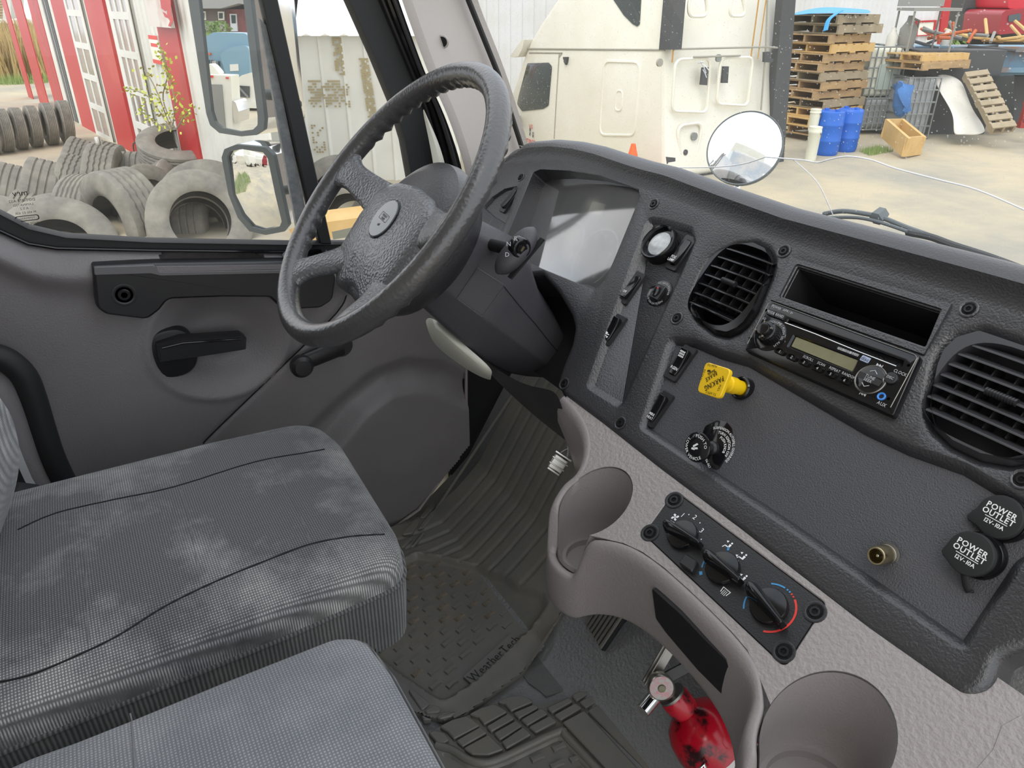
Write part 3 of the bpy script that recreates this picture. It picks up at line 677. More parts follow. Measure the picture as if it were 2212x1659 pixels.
# power outlets with rubber caps
for (bx, by), (hx, hy), (tx, ty), lab in (((2172, 1122), (2157, 1116), (2094, 1116), 'upper'), ((2117, 1201), (2094, 1196), (2040, 1192), 'lower')):
    f, qh = stalk((bx, by), (hx, hy), .012 if lab == 'upper' else .020)
    base = lathe(f, [(.0205, -.004), (.0205, .003), (.019, .005), (.0178, .005), (.0178, max(.0055, qh-.008)), (.0168, max(.006, qh-.007))], M['gloss'], 'power_outlet', dash, seg=44)
    lathe(f, [(.0150, .001), (.0150, max(.004, qh-.006))], M['chrome'], 'socket', base, seg=36)
    g = Fr(f.pt(0, 0, qh), f.u, f.v); t = g.uv(tx, ty)
    an = math.atan2(t[1], t[0]); R_ = .0188; tl = math.hypot(*t)*1.0
    lp = []
    for k in range(40):
        th = 2*math.pi*k/40; dlt = math.atan2(math.sin(th-an), math.cos(th-an)); r = R_ + max(0, tl+.003-R_)*math.exp(-(dlt/.26)**2); lp.append((r*math.cos(th), r*math.sin(th)))
    cp = bead(g, lp, [(-.001, -.006), (0, -.005), (0, -.0012), (-.0006, -.0003), (-.0018, 0)], M['rubberblk'], 'cap', base, bottom=True)
    mb = MB(); r = 0
    for s_, b_, sz in (('POWER', .0058, .0070), ('OUTLET', .0002, .0070), ('12V-10A', -.0072, .0050)): text(g, s_, sz, None, None, 0, b_, .0004, mb=mb, bold=.02, sx=1.0)
    mb.add([g.pt(p, q, .0004) for p, q in ((-.0098, -.0040), (.0098, -.0040), (.0098, -.0034), (-.0098, -.0034))], [(0, 1, 2, 3)])
    mb.obj('lettering', M['white'], cp, smooth=False, fix=False)
    st = [g.pt(.004, -.018, -.003), g.pt(.007, -.025, -.008), g.pt(.010, -.029, -qh*.6), g.pt(.009, -.026, -qh+.002), g.pt(.006, -.019, -qh+.003)]
    tube('strap', smooth_path(st, 4), .0032, M['rubberblk'], base, seg=8, flat=.4, up=g.n)
x, y = DF.uv(1828, 1232, -.0095); 
bead(DF.at(x, y, -.0099), [(-.006, -.0012), (.002, -.002), (.006, .0002), (.004, .0016), (-.002, .0014)], [(0, 0), (0, .0008)], M['white'], 'paint_chip', dash)  # small white paint chip on the switch panel
# ---------------------------------------------------------------- heater control panel on the grey console
PC = DF.hit(1600, 1150)
CN = V3((0, -.52807, .84920)); CFm = Fr(PC, (1, 0, 0), (0, .8492, .52807))
CP = Fr(CFm.pt(0, 0, -.001), CFm.u, CFm.v)
cz = lambda x, y, h=0: CP.uv(1180+x*.39783, 820+y*.39783, h)
clim = thing('heater_control', CP.pt(*cz(960, 1030), -.03), 'black heater control plate with three winged knobs on the grey console', 'control panel')
cq = [CP.uv(*p) for p in ((1458.6, 1061), (1783, 1303.5), (1695, 1440), (1391, 1154))]
bead(CP, rounded(cq, .004), [(0, -.012), (0, -.0012), (-.0008, 0)], M['plateblk'], 'plate', clim)
def wing(base, r, tip0, tip1, hgt=.020):
    a, b = cz(*base); f = CP.at(a, b, 0)
    o = lathe(f, [(r, 0), (r, .005), (r*.94, .0065), (r*.5, .007), (0, .0071)], M['gloss'], 'knob', clim, seg=44)
    p0, p1 = [V3((*cz(*t, hgt), 0)) for t in (tip0, tip1)]; d = (p1-p0); L = d.length; an = math.atan2(d.y, d.x); m_ = (p0+p1)/2
    g = CP.at(a*.55+m_.x*.45, b*.55+m_.y*.45, 0, an); rows = []
    for i in range(13):
        t = i/12; x = (t-.5)*L; wd = r*(.36-.20*t)*(1 if i else .75); tp = hgt*(1-.10*abs(2*t-1)**3)
        rows.append([g.pt(x, -wd*1.25, .005), g.pt(x, -wd, tp-.006), g.pt(x, -wd*.55, tp-.0008), g.pt(x, 0, tp), g.pt(x, wd*.55, tp-.0008), g.pt(x, wd, tp-.006), g.pt(x, wd*1.25, .005)])
    vs = [p for q in rows for p in q]; fs = [tuple(range(7)), tuple(range(84, 91))]
    for i in range(12):
        for j in range(6): fs.append((i*7+j, i*7+j+1, (i+1)*7+j+1, (i+1)*7+j))
    obj('wing', vs, fs, M['gloss'], o, bev=.0012, ang=50); return f, o
f1, k1 = wing((745, 850), .0170, (648, 775), (842, 895)); f2, k2 = wing((962, 1030), .0178, (870, 940), (1062, 1100)); f3, k3 = wing((1213, 1237), .0182, (1080, 1105), (1262, 1325))
cbt = bead(CP, rounded([cz(765, 958), cz(832, 1002), cz(800, 1062), cz(730, 1012)], .002), [(0, 0), (0, .006), (-.0012, .0075)], M['black'], 'push_button', clim)
for x, y in ((695, 655), (563, 833), (1460, 1262), (1290, 1478)): a, b = cz(x, y); screw_at(CP, a, b, .0002, .0062, clim, seatm=M['plateblk'])
mb = MB()
for s_, x, y in (('1', 740, 735), ('2', 808, 748), ('3', 845, 820)): text(CP, s_, .0080, None, None, *cz(x, y), .0004, mb=mb)
for x, y in ((775, 734), (835, 779), (842, 868)): mb.add([CP.pt(*[p+q for p, q in zip(cz(x, y), e)], .0004) for e in ell(0, 0, .0007, n=8)], [tuple(range(8))])
a, b = cz(700, 748)
for k in range(4):
    t = k*math.pi/2; c, s = math.cos(t), math.sin(t); mb.add([CP.pt(a+x*c-y*s, b+x*s+y*c, .0004) for x, y in ((0, 0), (.0012, .0038), (.0032, .0036), (.0030, .0010))], [(0, 1, 2, 3)])
def man(x, y, arrows):
    a, b = cz(x, y); P = lambda l: mb.add([CP.pt(a+p, b+q, .0004) for p, q in l], [tuple(range(len(l)))])
    P(ell(.0012, .0042, .0011, n=8)); P([(-.0002, .0024), (.0024, .0024), (.0022, -.0016), (.0004, -.0016)]); P([(.0022, -.0008), (.0022, -.0020), (-.0036, -.0022), (-.0036, -.0010)]); P([(-.0036, -.001), (-.0026, -.001), (-.0040, -.0048), (-.0050, -.0048)])
    for (p, q) in arrows: P([(p-.0016, q), (p+.0010, q+.0014), (p+.0010, q-.0014)])
man(990, 903, [(-.004, .0034)]); man(1066, 966, [(-.004, .0034), (-.006, -.002)]); man(1068, 1080, [(-.004, .002)])
a, b = cz(972, 1152)
for l in ([(-.0052, .0030), (.0052, .0030), (.0040, -.0032), (.0032, -.0026), (.0042, .0022), (-.0042, .0022), (-.0032, -.0026), (-.0040, -.0032)],): mb.add([CP.pt(a+p, b+q, .0004) for p, q in l], [(0, 1, 4, 5), (1, 2, 3, 4), (0, 5, 6, 7)])
for k in (-1, 0, 1): mb.add([CP.pt(a+k*.0018+p, b-.0010+q, .0004) for p, q in ((-.0003, -.0034), (.0003, -.0034), (.0003, .0022), (-.0003, .0022))], [(0, 1, 2, 3)])
mb.obj('lettering', M['white'], clim, smooth=False, fix=False)
def arc(f, R, a0, a1, w, m, name='scale'):
    mb = MB(); N = max(2, int(abs(a1-a0)/6))
    for k in range(N):
        t0, t1 = [rad(a0+(a1-a0)*q/N) for q in (k, k+1)]; mb.add([f.pt(math.cos(t)*r, math.sin(t)*r, .0004) for t, r in ((t0, R-w), (t1, R-w), (t1, R+w), (t0, R+w))], [(0, 1, 2, 3)])
    mb.obj(name, m, clim, smooth=False)
arc(f3, .0245, 95, 128, .0008, M['blueline']); arc(f3, .0245, 195, 225, .0008, M['blueline'])
for t in (88, 81): arc(f3, .0245, t-2, t+2, .0008, M['blueline'])
for t in (74, 67): arc(f3, .0245, t-2, t+2, .0008, M['redline'])
arc(f3, .0245, 60, -62, .0010, M['redline'])
arc(f2, .0235, 118, 124, .002, M['blueline']); arc(f2, .0225, 185, 215, .0007, M['blueline']); arc(f2, .0235, 226, 236, .0016, M['blueline'])
# ---------------------------------------------------------------- grey lower console with two cup wells
con = thing('lower_console', (-.40, .52, -.62), 'light grey leather-grain console under the dash with two cup wells', 'console')
def cfz(y): return PC.z + (y-PC.y)*.52807/.84920
def cf(px, py): p = CFm.hit(px, py); return (p.x, p.y)
C1, R1i, R1o = (-.577, .456), .043, .056
C2, R2i, R2o = (-.224, .437), .050, .064
def cpt(C, r, deg): return (C[0]+r*math.cos(rad(deg)), C[1]+r*math.sin(rad(deg)))
path = [(p, None, None) for p in [cf(1206, 866), cf(1240, 893), cf(1262, 922), cf(1269, 950), cf(1266, 990), cf(1247, 1038)]]
path = [(p, .04+.10*i/5, None) for i, (p, _, _) in enumerate(path)]
for t in range(175, 322, 5): path.append((cpt(C1, R1o, t), .0, ('1', t)))
for p in ((-.505, .438), (-.485, .4425), (-.45, .442), (-.41, .441), (-.37, .440), (-.34, .439), (-.315, .437), (-.300, .433)): path.append((p, .085, None))
for t in range(190, 346, 6): path.append((cpt(C2, R2o, t), .0, ('2', t)))
for p in ((-.150, .428), (-.13, .432), (-.10, .434), (-.06, .434)): path.append((p, .085, None))
pts = [V3((*p[0], 0)) for p in path]
for _ in range(3):
    q = [p.copy() for p in pts]
    for i in range(1, len(pts)-1): pts[i] = (q[i-1]+2*q[i]+q[i+1])/4
def sm(t, a, b): t = min(1, max(0, (t-a)/(b-a))); return t*t*(3-2*t)
def slotz(tag_, z):
    if not tag_: return z
    k, t = tag_
    lo = -.616 if k == '1' else -.610
    s = sm(t, 226, 236)*(1-sm(t, 297, 318)) if k == '1' else sm(t, 236, 248)*(1-sm(t, 300, 322))
    return z+(lo-z)*s
rows = []; w = .012; rim_in = []
zb_ = []
for i in range(len(pts)):
    a = pts[max(0, i-1)]; b = pts[min(len(pts)-1, i+1)]; t = (b-a).normalized(); n = V3((t.y, -t.x, 0))
    if i < 6 and False: n = -n
    p = pts[i]; tg = path[i][2]; z = slotz(tg, cfz(p.y)); d = path[i][1]
    zb = {'1': -.682, '2': -.70}[tg[0]] if tg else (cfz(p.y)-d)
    zb_.append(zb)
for _ in range(6): zb_ = [zb_[0]]+[(zb_[i-1]+2*zb_[i]+zb_[i+1])/4 for i in range(1, len(zb_)-1)]+[zb_[-1]]
for i in range(len(pts)):
    a = pts[max(0, i-1)]; b = pts[min(len(pts)-1, i+1)]; t = (b-a).normalized(); n = V3((t.y, -t.x, 0)); n = -n
    # outward is the side away from the dash
    if n.dot(V3((-.25, -1, 0)) if i > 5 else V3((-1, 0, 0))) < 0 and not path[i][2]: n = -n
    if path[i][2]:
        C = C1 if path[i][2][0] == '1' else C2; n = (pts[i]-V3((*C, 0))).normalized()
    p = pts[i]; z = slotz(path[i][2], cfz(p.y)); zi = slotz(path[i][2], cfz(p.y-n.y*w*.9)); zb = zb_[i]
    P = lambda o, h: V3((p.x+n.x*o, p.y+n.y*o, h))
    rows.append([P(-w-.001, zi-.016), P(-w, zi-.003), P(-w*.8, zi-.0003), P(-w*.35, (z+zi)/2+.0004), P(-.0012, z-.0022), P(0, z-.007), P(.0005, z-.016), P(.001, (z*2+zb)/3), P(.001, zb+.020), P(.0002, zb+.0185), P(.0002, zb+.004), P(-.004, zb), P(-.03, zb)])
gridobj('shell_front', rows, M['greyside'], con, sub=1, ang=180)
# top face
top = [(p.x, p.y) for p, q in zip(pts, path) if not q[2]]
pre = [(p.x, p.y) for p, q in list(zip(pts, path))[:6]]; mid = [(p.x, p.y) for p, q in list(zip(pts, path))[6:] if not q[2]]
m1 = [q for q in mid if q[0] < -.29]; m2 = [q for q in mid if q[0] > -.2]
def cfuv(p): return (p[0]-PC.x, (p[1]-PC.y)/CFm.v.y)
shrink = .010
pre_ = [(a+.008, b+.004) for a, b in pre]
top2 = [cfuv(p) for p in pre_] + [cfuv(cpt(C1, R1i+.0005, t)) for t in range(172, -46, -6)] + [cfuv((a, b+shrink)) for a, b in m1[:-1]] + [cfuv((m1[-1][0]+.004, m1[-1][1]+.006))] + [cfuv(cpt(C2, R2i+.0005, t)) for t in range(192, -20, -6)] + [cfuv((a, b+shrink)) for a, b in m2] + [(-.06-PC.x, .03), (-.756-PC.x, .03)]
CT = Fr(CFm.pt(0, 0, -.0006), CFm.u, CFm.v)
clq = [CP.uv(*p) for p in ((1458.6, 1061), (1783, 1303.5), (1695, 1440), (1391, 1154))]
hole = offs(ccw(rounded(clq, .005)), .0016)
plate(CT, top2, [(.0, -.006)], [(hole, [(.001, -.0008), (.0012, -.012)], False)], M['grey'], 'shell_top', con)
# cup wells
for C, ri, zf, nm in ((C1, R1i, -.622, 'cup_well'), (C2, R2i, -.618, 'cup_well')):
    vs = []; fs = []; N = 60
    for k in range(N):
        t = 360*k/N; key = '1' if C is C1 else '2'
        y = C[1]+ri*math.sin(rad(t)); zt = slotz((key, t), cfz(y))-.002
        prof = [(ri, max(zt, zf+.004)), (ri-.001, max(zf+.010, zf+(zt-zf)*.3)), (ri-.003, zf+.006), (ri-.006, zf+.001), (ri-.0065, zf), (ri-.011, zf), (ri-.0115, zf-.006), (ri-.012, zf-.0075), (0, zf-.008)]
        vs += [V3((C[0]+r*math.cos(rad(t)), C[1]+r*math.sin(rad(t)), z)) for r, z in prof]
    L = 9
    for k in range(N):
        j = (k+1) % N
        for i in range(L-1): fs.append((k*L+i, j*L+i, j*L+i+1, k*L+i+1))
    obj(nm, vs, fs, M['greyside'], con, weld=True, ang=50)
# black pocket lid on the knee wall
KF = Fr((0, .4375, -.59), (1, 0, 0), (0, 0, 1))
lid = [KF.uv(*p) for p in ((1409, 1267), (1470, 1322), (1530, 1384), (1572, 1424), (1583, 1455), (1588, 1519), (1574, 1512), (1510, 1448), (1440, 1366), (1418, 1335))]
bead(KF, rounded(lid, .004), [(0, -.004), (0, .0006), (-.001, .0016)], M['plateblk'], 'pocket_lid', con)
# passenger side panel beyond the dark gap
gb = thing('glove_box', (.1, .56, -.5), 'light grey glove box panel right of the black switch panel', 'panel')
gp = [CFm.uv(*p) for p in ((2194, 1548), (2212, 1466))]
bead(CFm, rounded([(gp[0][0], -.16), (.65, -.16), (.65, .02), (gp[1][0]+.012, .02), (gp[1][0]+.006, .0), (gp[0][0], -.02)], .006), [(0, -.06), (0, -.003), (-.003, 0)], M['grey'], 'lid', gb)
# ---------------------------------------------------------------- steering wheel
WN = V3((-.02387, -.73795, .67443)).normalized(); WU = V3((.99948, -.03234, 0))
WF = Fr((-.991, .375, -.251), WU, WN.cross(WU))
whl = thing('steering_wheel', WF.pt(0, 0, 0), 'black four-spoke steering wheel with oval horn badge and worn rim', 'steering wheel')
RW = .215; NR, NS = 240, 20; vs = []; fs = []
def grip(t):
    d = math.degrees(t) % 360
    for a, b in ((15, 165), (195, 222), (318, 345)):
        if a < d < b: return sm(d, a, a+8)*(1-sm(d, b-8, b))
    return 0
for i in range(NR):
    t = 2*math.pi*i/NR; er = V3((math.cos(t), math.sin(t)))
    for k in range(NS):
        q = 2*math.pi*k/NS; r = .0162; cr, ch = math.cos(q), math.sin(q)
        back = max(0, -ch*.8-cr*.3); r *= 1 + .17*grip(t)*back*math.cos(t*60)
        r *= 1+.05*max(0, ch)
        vs.append(WF.pt(er.x*(RW+r*cr), er.y*(RW+r*cr), r*ch*1.02))
for i in range(NR):
    for k in range(NS): fs.append((i*NS+k, i*NS+(k+1) % NS, ((i+1) % NR)*NS+(k+1) % NS, ((i+1) % NR)*NS+k))
obj('rim', vs, fs, M['wheelrim'], whl, ang=60)
def spoke(p0, p1, w0, w1, th0, th1, h0):
    a, b = V3((*p0, h0)), V3((*p1, -.002)); d = (b-a); s = V3((-d.y, d.x, 0)).normalized(); rws = []
    for i in range(11):
        t = i/10; c = a.lerp(b, t); c.z = h0+(b.z-h0)*sm(t, 0, 1); w = w0+(w1-w0)*t + .022*sm(t, .72, 1.05)-.004*math.sin(math.pi*t); th = th0+(th1-th0)*t; row = []
        for k in range(14):
            q = 2*math.pi*k/14; cc, ss = math.cos(q), math.sin(q)
            x = c+s*(w*math.copysign(abs(cc)**.8, cc)); row.append(WF.pt(x.x, x.y, x.z+th*math.copysign(abs(ss)**.8, ss)))
        rws.append(row)
    gridobj('spoke', rws, M['wheel'], whl, sub=1, closed_u=True, ang=80)
for sg in (1, -1):
    spoke((sg*.075, .000), (sg*.2145, .012), .036, .023, .0125, .0115, -.038)
    spoke((sg*.070, -.085), (sg*.1260, -.1735), .033, .022, .0125, .0115, -.040)
padl = [(-.108, .020), (-.062, .040), (0, .047), (.062, .040), (.108, .020), (.113, -.032), (.104, -.105), (.062, -.148), (.028, -.130), (0, -.126), (-.028, -.130), (-.062, -.148), (-.104, -.105), (-.113, -.032)]
padl = rounded(padl, .03, 4); pc_ = (0, -.035)
vs = []; fs = []; N = len(padl)
for sc_, h in ((1.0, -.062), (1.0, -.036), (.985, -.030), (.95, -.0255), (.85, -.0215), (.70, -.0188), (.5, -.0172), (.25, -.0165)):
    vs += [WF.pt(pc_[0]+(a-pc_[0])*sc_, pc_[1]+(b-pc_[1])*sc_, h - (.012*max(0, -(b+.085)/.06) if sc_ > .6 else 0)) for a, b in padl]
for r in range(7):
    for i in range(N): fs.append((r*N+i, r*N+(i+1) % N, (r+1)*N+(i+1) % N, (r+1)*N+i))
fs.append(tuple(range(7*N, 8*N)))
obj('hub_pad', vs, fs, M['wheel'], whl, ang=50)
lathe(WF.at(0, -.02, 0), [(.095, -.034), (.118, -.045), (.124, -.062), (.122, -.082), (.108, -.104), (.085, -.118), (.05, -.125)], M['hood'], 'hub_shroud', whl, seg=56)
ef = WF.at(-.002, -.020, -.0162)
em = lathe(ef, [(.0325, -.004), (.0325, .0004), (.0318, .0010), (.0312, .0006), (.0310, -.0006)], M['gloss'], 'horn_badge', whl, seg=48)
M['badge'] = mat('satin badge', '6c7072', .2, coat=.4)
lathe(ef, [(.0305, -.002), (.0305, .0014), (.0296, .0022), (0, .0026)], M['badge'], 'badge_face', em, seg=48)
tf = ef.at(.002, .002, .0027, rad(-4))
ring_ = MB(); l0, l1 = rect(0, 0, .030, .0115, .003), rect(0, 0, .0285, .010, .0025)
ring_.add([tf.pt(a, b, 0) for a, b in l0]+[tf.pt(a, b, 0) for a, b in l1], [(i, (i+1) % len(l0), len(l0)+(i+1) % len(l0), len(l0)+i) for i in range(len(l0))])
text(tf, 'FREIGHT', .0052, None, None, 0, .0020, 0, mb=ring_, bold=.02, sx=.85); text(tf, 'LINER', .0052, None, None, 0, -.0026, 0, mb=ring_, bold=.02, sx=.95)
hx, hy = 0, -.0125
ring_.add([tf.pt(hx+x, hy+y, 0) for x, y in ((-.0035, .0006), (.0008, .0006), (.0032, .0026), (.0032, -.0026), (.0008, -.0006), (-.0035, -.0006))], [(0, 1, 4, 5), (1, 2, 3, 4)])
ring_.add([tf.pt(hx-.0015+.0017*math.cos(t), hy-.0012+.0017*math.sin(t), 0) for t in [k*math.pi/4 for k in range(8)]], [tuple(range(8))])
ring_.obj('lettering', M['inkblack'], em, smooth=False, fix=False)
# ---------------------------------------------------------------- steering column with its shrouds and the selector lever
colm = thing('steering_column', WF.pt(0, 0, -.40), 'black steering column with boxy shroud and gear selector lever', 'steering column')
def sect(w, vb, vs_, vt, h):
    return [WF.pt(a, b, h) for a, b in rounded([(w*.45, vt), (-w*.45, vt), (-w*.92, vt*.72+vs_*.28), (-w, vs_), (-w, -.05), (-w*.55, vb), (w*.55, vb), (w, -.05), (w, vs_), (w*.92, vt*.72+vs_*.28)], .014, 3)]
secs = [(.060, -.084, .0, .055, -.105), (.060, -.090, .0, .066, -.148), (.060, -.093, .0, .070, -.158), (.074, -.097, .005, .078, -.197), (.074, -.101, .0, .072, -.225), (.074, -.106, -.008, .042, -.272), (.074, -.100, -.018, .026, -.330), (.072, -.088, -.024, .014, -.365), (.069, -.074, -.028, .0, -.395), (.060, -.066, -.034, -.010, -.405)]
rows = [sect(*s) for s in secs]
gridobj('shroud', rows, M['shroud'], colm, sub=0, closed_u=True, ang=30)
lp = [WF.pt(.0745, b, h) for b, h in ((.006, -.198), (-.002, -.24), (-.010, -.29), (-.019, -.335), (-.027, -.385))]
tube('shroud_seam', lp, .0007, M['matte'], colm, seg=6)
lp = [WF.pt(*q) for q in ((.0615, .004, -.150), (.0755, .008, -.198), (.0755, -.050, -.198), (.0615, -.050, -.152), (.0615, .004, -.150))]
tube('label_edge', lp, .0004, M['zinc'], colm, seg=5)
box('column_tube', WF.pt(0, -.03, -.47), (.07, .07, .16), M['matte'], colm, R=Matrix((WF.u, WF.v, WF.n)).transposed())
# selector: a stubby stalk ending in a long pod with a push button facing the passenger side
def atU(px, py, U):
    r = ray(px, py); t = (WF.o.dot(WF.u)+U)/r.dot(WF.u); d = r*t-WF.o; return V3((U, d.dot(WF.v), d.dot(WF.n)))
pa_, pb_ = atU(1158, 494, .118), atU(1076, 592, .118); ax = (pb_-pa_); Lp = ax.length; ax.normalize(); cc = (pa_+pb_)/2
axw = WF.u*ax.x+WF.v*ax.y+WF.n*ax.z; PF = Fr(WF.pt(*cc), axw, WF.u.cross(axw)); 
if PF.n.dot(WF.u) < 0: PF = Fr(PF.o, PF.u, -PF.v)
rws = []
for i in range(15):
    t = -1+2*i/14; s = max(.02, (1-abs(t)**2.4))**.5; row = []
    for k in range(16):
        q = 2*math.pi*k/16; row.append(PF.pt(t*Lp/2, .0185*s*math.cos(q), .020*s*math.sin(q)-.004*t*t))
    rws.append(row)
pod = gridobj('selector_pod', rws, M['shroud'], colm, sub=1, closed_u=True, ang=80)
box('pod_slot', PF.pt(.0, .0105, .0135), (.072, .0028, .010), M['matte'], pod, R=Matrix((PF.u, PF.v, PF.n)).transposed())
kf = atU(1131, 539, .140); dk = WF.pt(*kf)-PF.o; KF2 = Fr(PF.pt(dk.dot(PF.u), dk.dot(PF.v), .014), PF.u, PF.v)
kb_ = lathe(KF2, [(.0155, -.008), (.0150, .002), (.0135, .0045), (.0115, .0050), (.0105, .003), (.0085, .003), (.0078, .0048), (0, .0052)], M['gloss'], 'push_button', pod, seg=36)
box('button_mark', KF2.pt(0, 0, .0054), (.0075, .0030, .0006), M['brass'], pod, R=Matrix((KF2.u, KF2.v, KF2.n)).transposed() @ Matrix.Rotation(.2, 3, 'Z'))
for s_, x, y in (('R', 1112, 513), ('N', 1096, 524), ('D', 1094, 548)):
    q = atU(x, y, .135); d = WF.pt(*q)-PF.o; g = Fr(PF.pt(d.dot(PF.u), d.dot(PF.v)*.9, .0165), PF.u, PF.v)
    text(Fr(g.o+ray(x, y).normalized()*-.006, CR_, CU_), s_, .0085, M['dimwhite'], pod)
tube('selector_stalk', [WF.pt(.05, cc.y-.01, cc.z+.0), WF.pt(.09, cc.y-.004, cc.z), PF.pt(0, 0, 0)], .009, M['matte'], colm, seg=14)
# wiper and turn signal stalk, far side
tube('turn_signal_stalk', [WF.pt(-.05, .0, -.13), WF.pt(-.11, .01, -.125), WF.pt(-.18, .02, -.11)], [.011, .010, .008], M['black'], colm, seg=12)
# ---------------------------------------------------------------- cab shell: driver's door, pillar, windscreen, roof
XD = -1.42
DP = Fr((XD, 0, 0), (0, 1, 0), (0, 0, 1))           # plane of the driver's door, normal into the cab
door = tag(thing('door_1', (XD, .2, -1.15)), "driver's door seen from inside with grey trim and black pull handle", None, kind='structure')
def dp(*px): return [DP.uv(x, y) for x, y in px]
seam = dp((440, 960), (470, 928), (690, 716), (735, 668), (749, 640), (752, 600), (745, 560))
archo = dp((560, 1010), (640, 940), (720, 860), (800, 795), (880, 765), (960, 775), (1010, 800))
archi = dp((620, 1030), (700, 940), (760, 870), (830, 815), (900, 800), (970, 815), (1010, 840))
def dist_poly(p, poly):
    best = 9
    for i in range(len(poly)-1):
        (x1, y1), (x2, y2) = poly[i], poly[i+1]; dx, dy = x2-x1, y2-y1; t = max(0, min(1, ((p[0]-x1)*dx+(p[1]-y1)*dy)/(dx*dx+dy*dy)))
        best = min(best, math.hypot(p[0]-x1-t*dx, p[1]-y1-t*dy))
    return best
bowl = DP.uv(478, 738); bwr = .118
sill = dp((-60, 470), (0, 500), (61, 527), (123, 536), (330, 541), (640, 545), (760, 548), (900, 545))
def sillz(y):
    for (a, b), (c, d) in zip(sill, sill[1:]):
        if a <= y <= c: return b+(d-b)*(y-a)/(c-a)
    return sill[0][1]+(.12*(sill[0][0]-y)) if y < sill[0][0] else sill[-1][1]
pockt = dp((352, 548), (560, 548), (575, 568), (345, 570))
inner = archi + [(DP.uv(1010, 1000)), DP.uv(850, 1200), DP.uv(560, 1100)]
mid_ = archo + [(DP.uv(1010, 1000)), DP.uv(850, 1200), DP.uv(500, 1100)]
def dx_(y, z):
    h = 0.0; t = sillz(y)-z
    h -= .014*max(0, 1-t/.03)**2 if t < .03 else 0                      # shoulder rolls over towards the glass
    h += .020*math.exp(-((t-.046)/.028)**2)                               # ledge
    r = math.hypot((y-bowl[0])*.92, z-bowl[1])/bwr
    if r < 1.15: h -= .034*(1-sm(r, .35, 1.0))-.004*math.exp(-((r-1.02)/.06)**2)
    if dist_poly((y, z), seam) < .006: h -= .006*(1-dist_poly((y, z), seam)/.006)
    d = dist_poly((y, z), archo); s = inside((y, z), mid_); h -= (.014*sm(d, 0, .035) if s else 0)
    d = dist_poly((y, z), archi); s = inside((y, z), inner); h += (.030*sm(d, 0, .05) if s else 0)
    if inside((y, z), pockt): h -= .03
    h -= .03*sm(-z, .95, 1.25)
    return h
cut = dp((1006, 540), (1007, 958), (925, 1072), (905, 1100), (850, 1140), (700, 1215), (300, 1400))
outd = cut + [(-.75, -1.25), (-.75, -.2), (-.3, -.2), (sill[0][0], sill[0][1]+.03)] + [(a, b+.004) for a, b in sill[1:]] + [(cut[0][0], sill[-1][1])]
st = .0055; y0, y1, z0, z1 = -.62, .715, -1.24, -.26
ny, nz_ = int((y1-y0)/st), int((z1-z0)/st); idx = {}; vs = []; fs = []
ins = [[inside((y0+(i+.5)*st, z0+(j+.5)*st), outd) for j in range(nz_)] for i in range(ny)]
def gv(i, j):
    if (i, j) not in idx:
        y, z = y0+i*st, z0+j*st; idx[(i, j)] = len(vs); vs.append(V3((XD+dx_(y, z), y, z)))
    return idx[(i, j)]
for i in range(ny):
    for j in range(nz_):
        if ins[i][j]: fs.append((gv(i, j), gv(i+1, j), gv(i+1, j+1), gv(i, j+1)))
obj('inner_trim', vs, fs, M['door'], door, ang=60)
tube('trim_edge', [DP.pt(a, b, .001) for a, b in cut[:6]], .004, M['greyside'], door, seg=8)
tube('trim_groove', [DP.pt(a, b, -.0035) for a, b in smooth_path([(*p, 0) for p in seam], 4) and [(q.x, q.y) for q in smooth_path([(*p, 0) for p in seam], 4)]], .0016, M['matte'], door, seg=6)
# window frame, panes, division bar
win = dp((-130, -60), (-130, 300), (-108, 390), (-60, 438), (0, 466), (61, 497), (143, 516), (328, 526), (640, 531), (905, 528), (906, 470), (893, 395), (877, 304), (853, 223), (809, 115), (758, 0), (725, -60))
win = rounded(win, .01, 3)
fro = dp((797, -60), (819, 0), (870, 118), (900, 189), (917, 243), (932, 310), (941, 388), (950, 470), (955, 545))
fo = fro + dp((640, 546), (330, 542), (123, 538), (61, 528), (0, 501), (-60, 470)) + [(-.60, -.26), (-.60, .10), (-.3, .3), (.2, .25)]
plate(DP, ccw(fo), [(.002, -.001), (.003, -.03)], [(ccw(win), [(.0015, -.0006), (.003, -.006), (.0035, -.03)], False)], M['rubberblk'], 'window_frame', door, h0=-.006)
tube('window_seal', [DP.pt(*p, -.010) for p in dp((0, 470), (61, 501), (143, 520), (328, 530), (640, 535))], .0035, M['zinc'], door, seg=8)
tube('window_seal', [DP.pt(*p, -.002) for p in dp((-60, 468), (0, 499), (61, 527), (123, 537), (330, 541.5), (640, 545))], .0028, M['gloss'], door, seg=8)
M['glass'] = glassy('side glass', refl=.7, dirt_haze=.05, speck=.25)
gl = offs(ccw(win), .004)
MB().add([DP.pt(a, b, -.022) for a, b in gl], [tuple(range(len(gl)))]).obj('window_pane', M['glass'], door, smooth=False, fix=False)
bar = dp((560, -40), (594, -40), (602, 0), (693, 412), (718, 528), (694, 528), (670, 452), (567, 0))
bead(DP, bar, [(0, -.03), (0, -.006), (-.002, -.003)], M['rubberblk'], 'division_bar', door)
M['runch'] = mat('dusty glass channel', '6f7274', .55, var=(40, .4, .65), col2='8b8e8e')
bead(DP, dp((566, 40), (584, 60), (680, 528), (652, 528)), [(0, -.03), (0, -.016)], M['runch'], 'glass_channel', door)
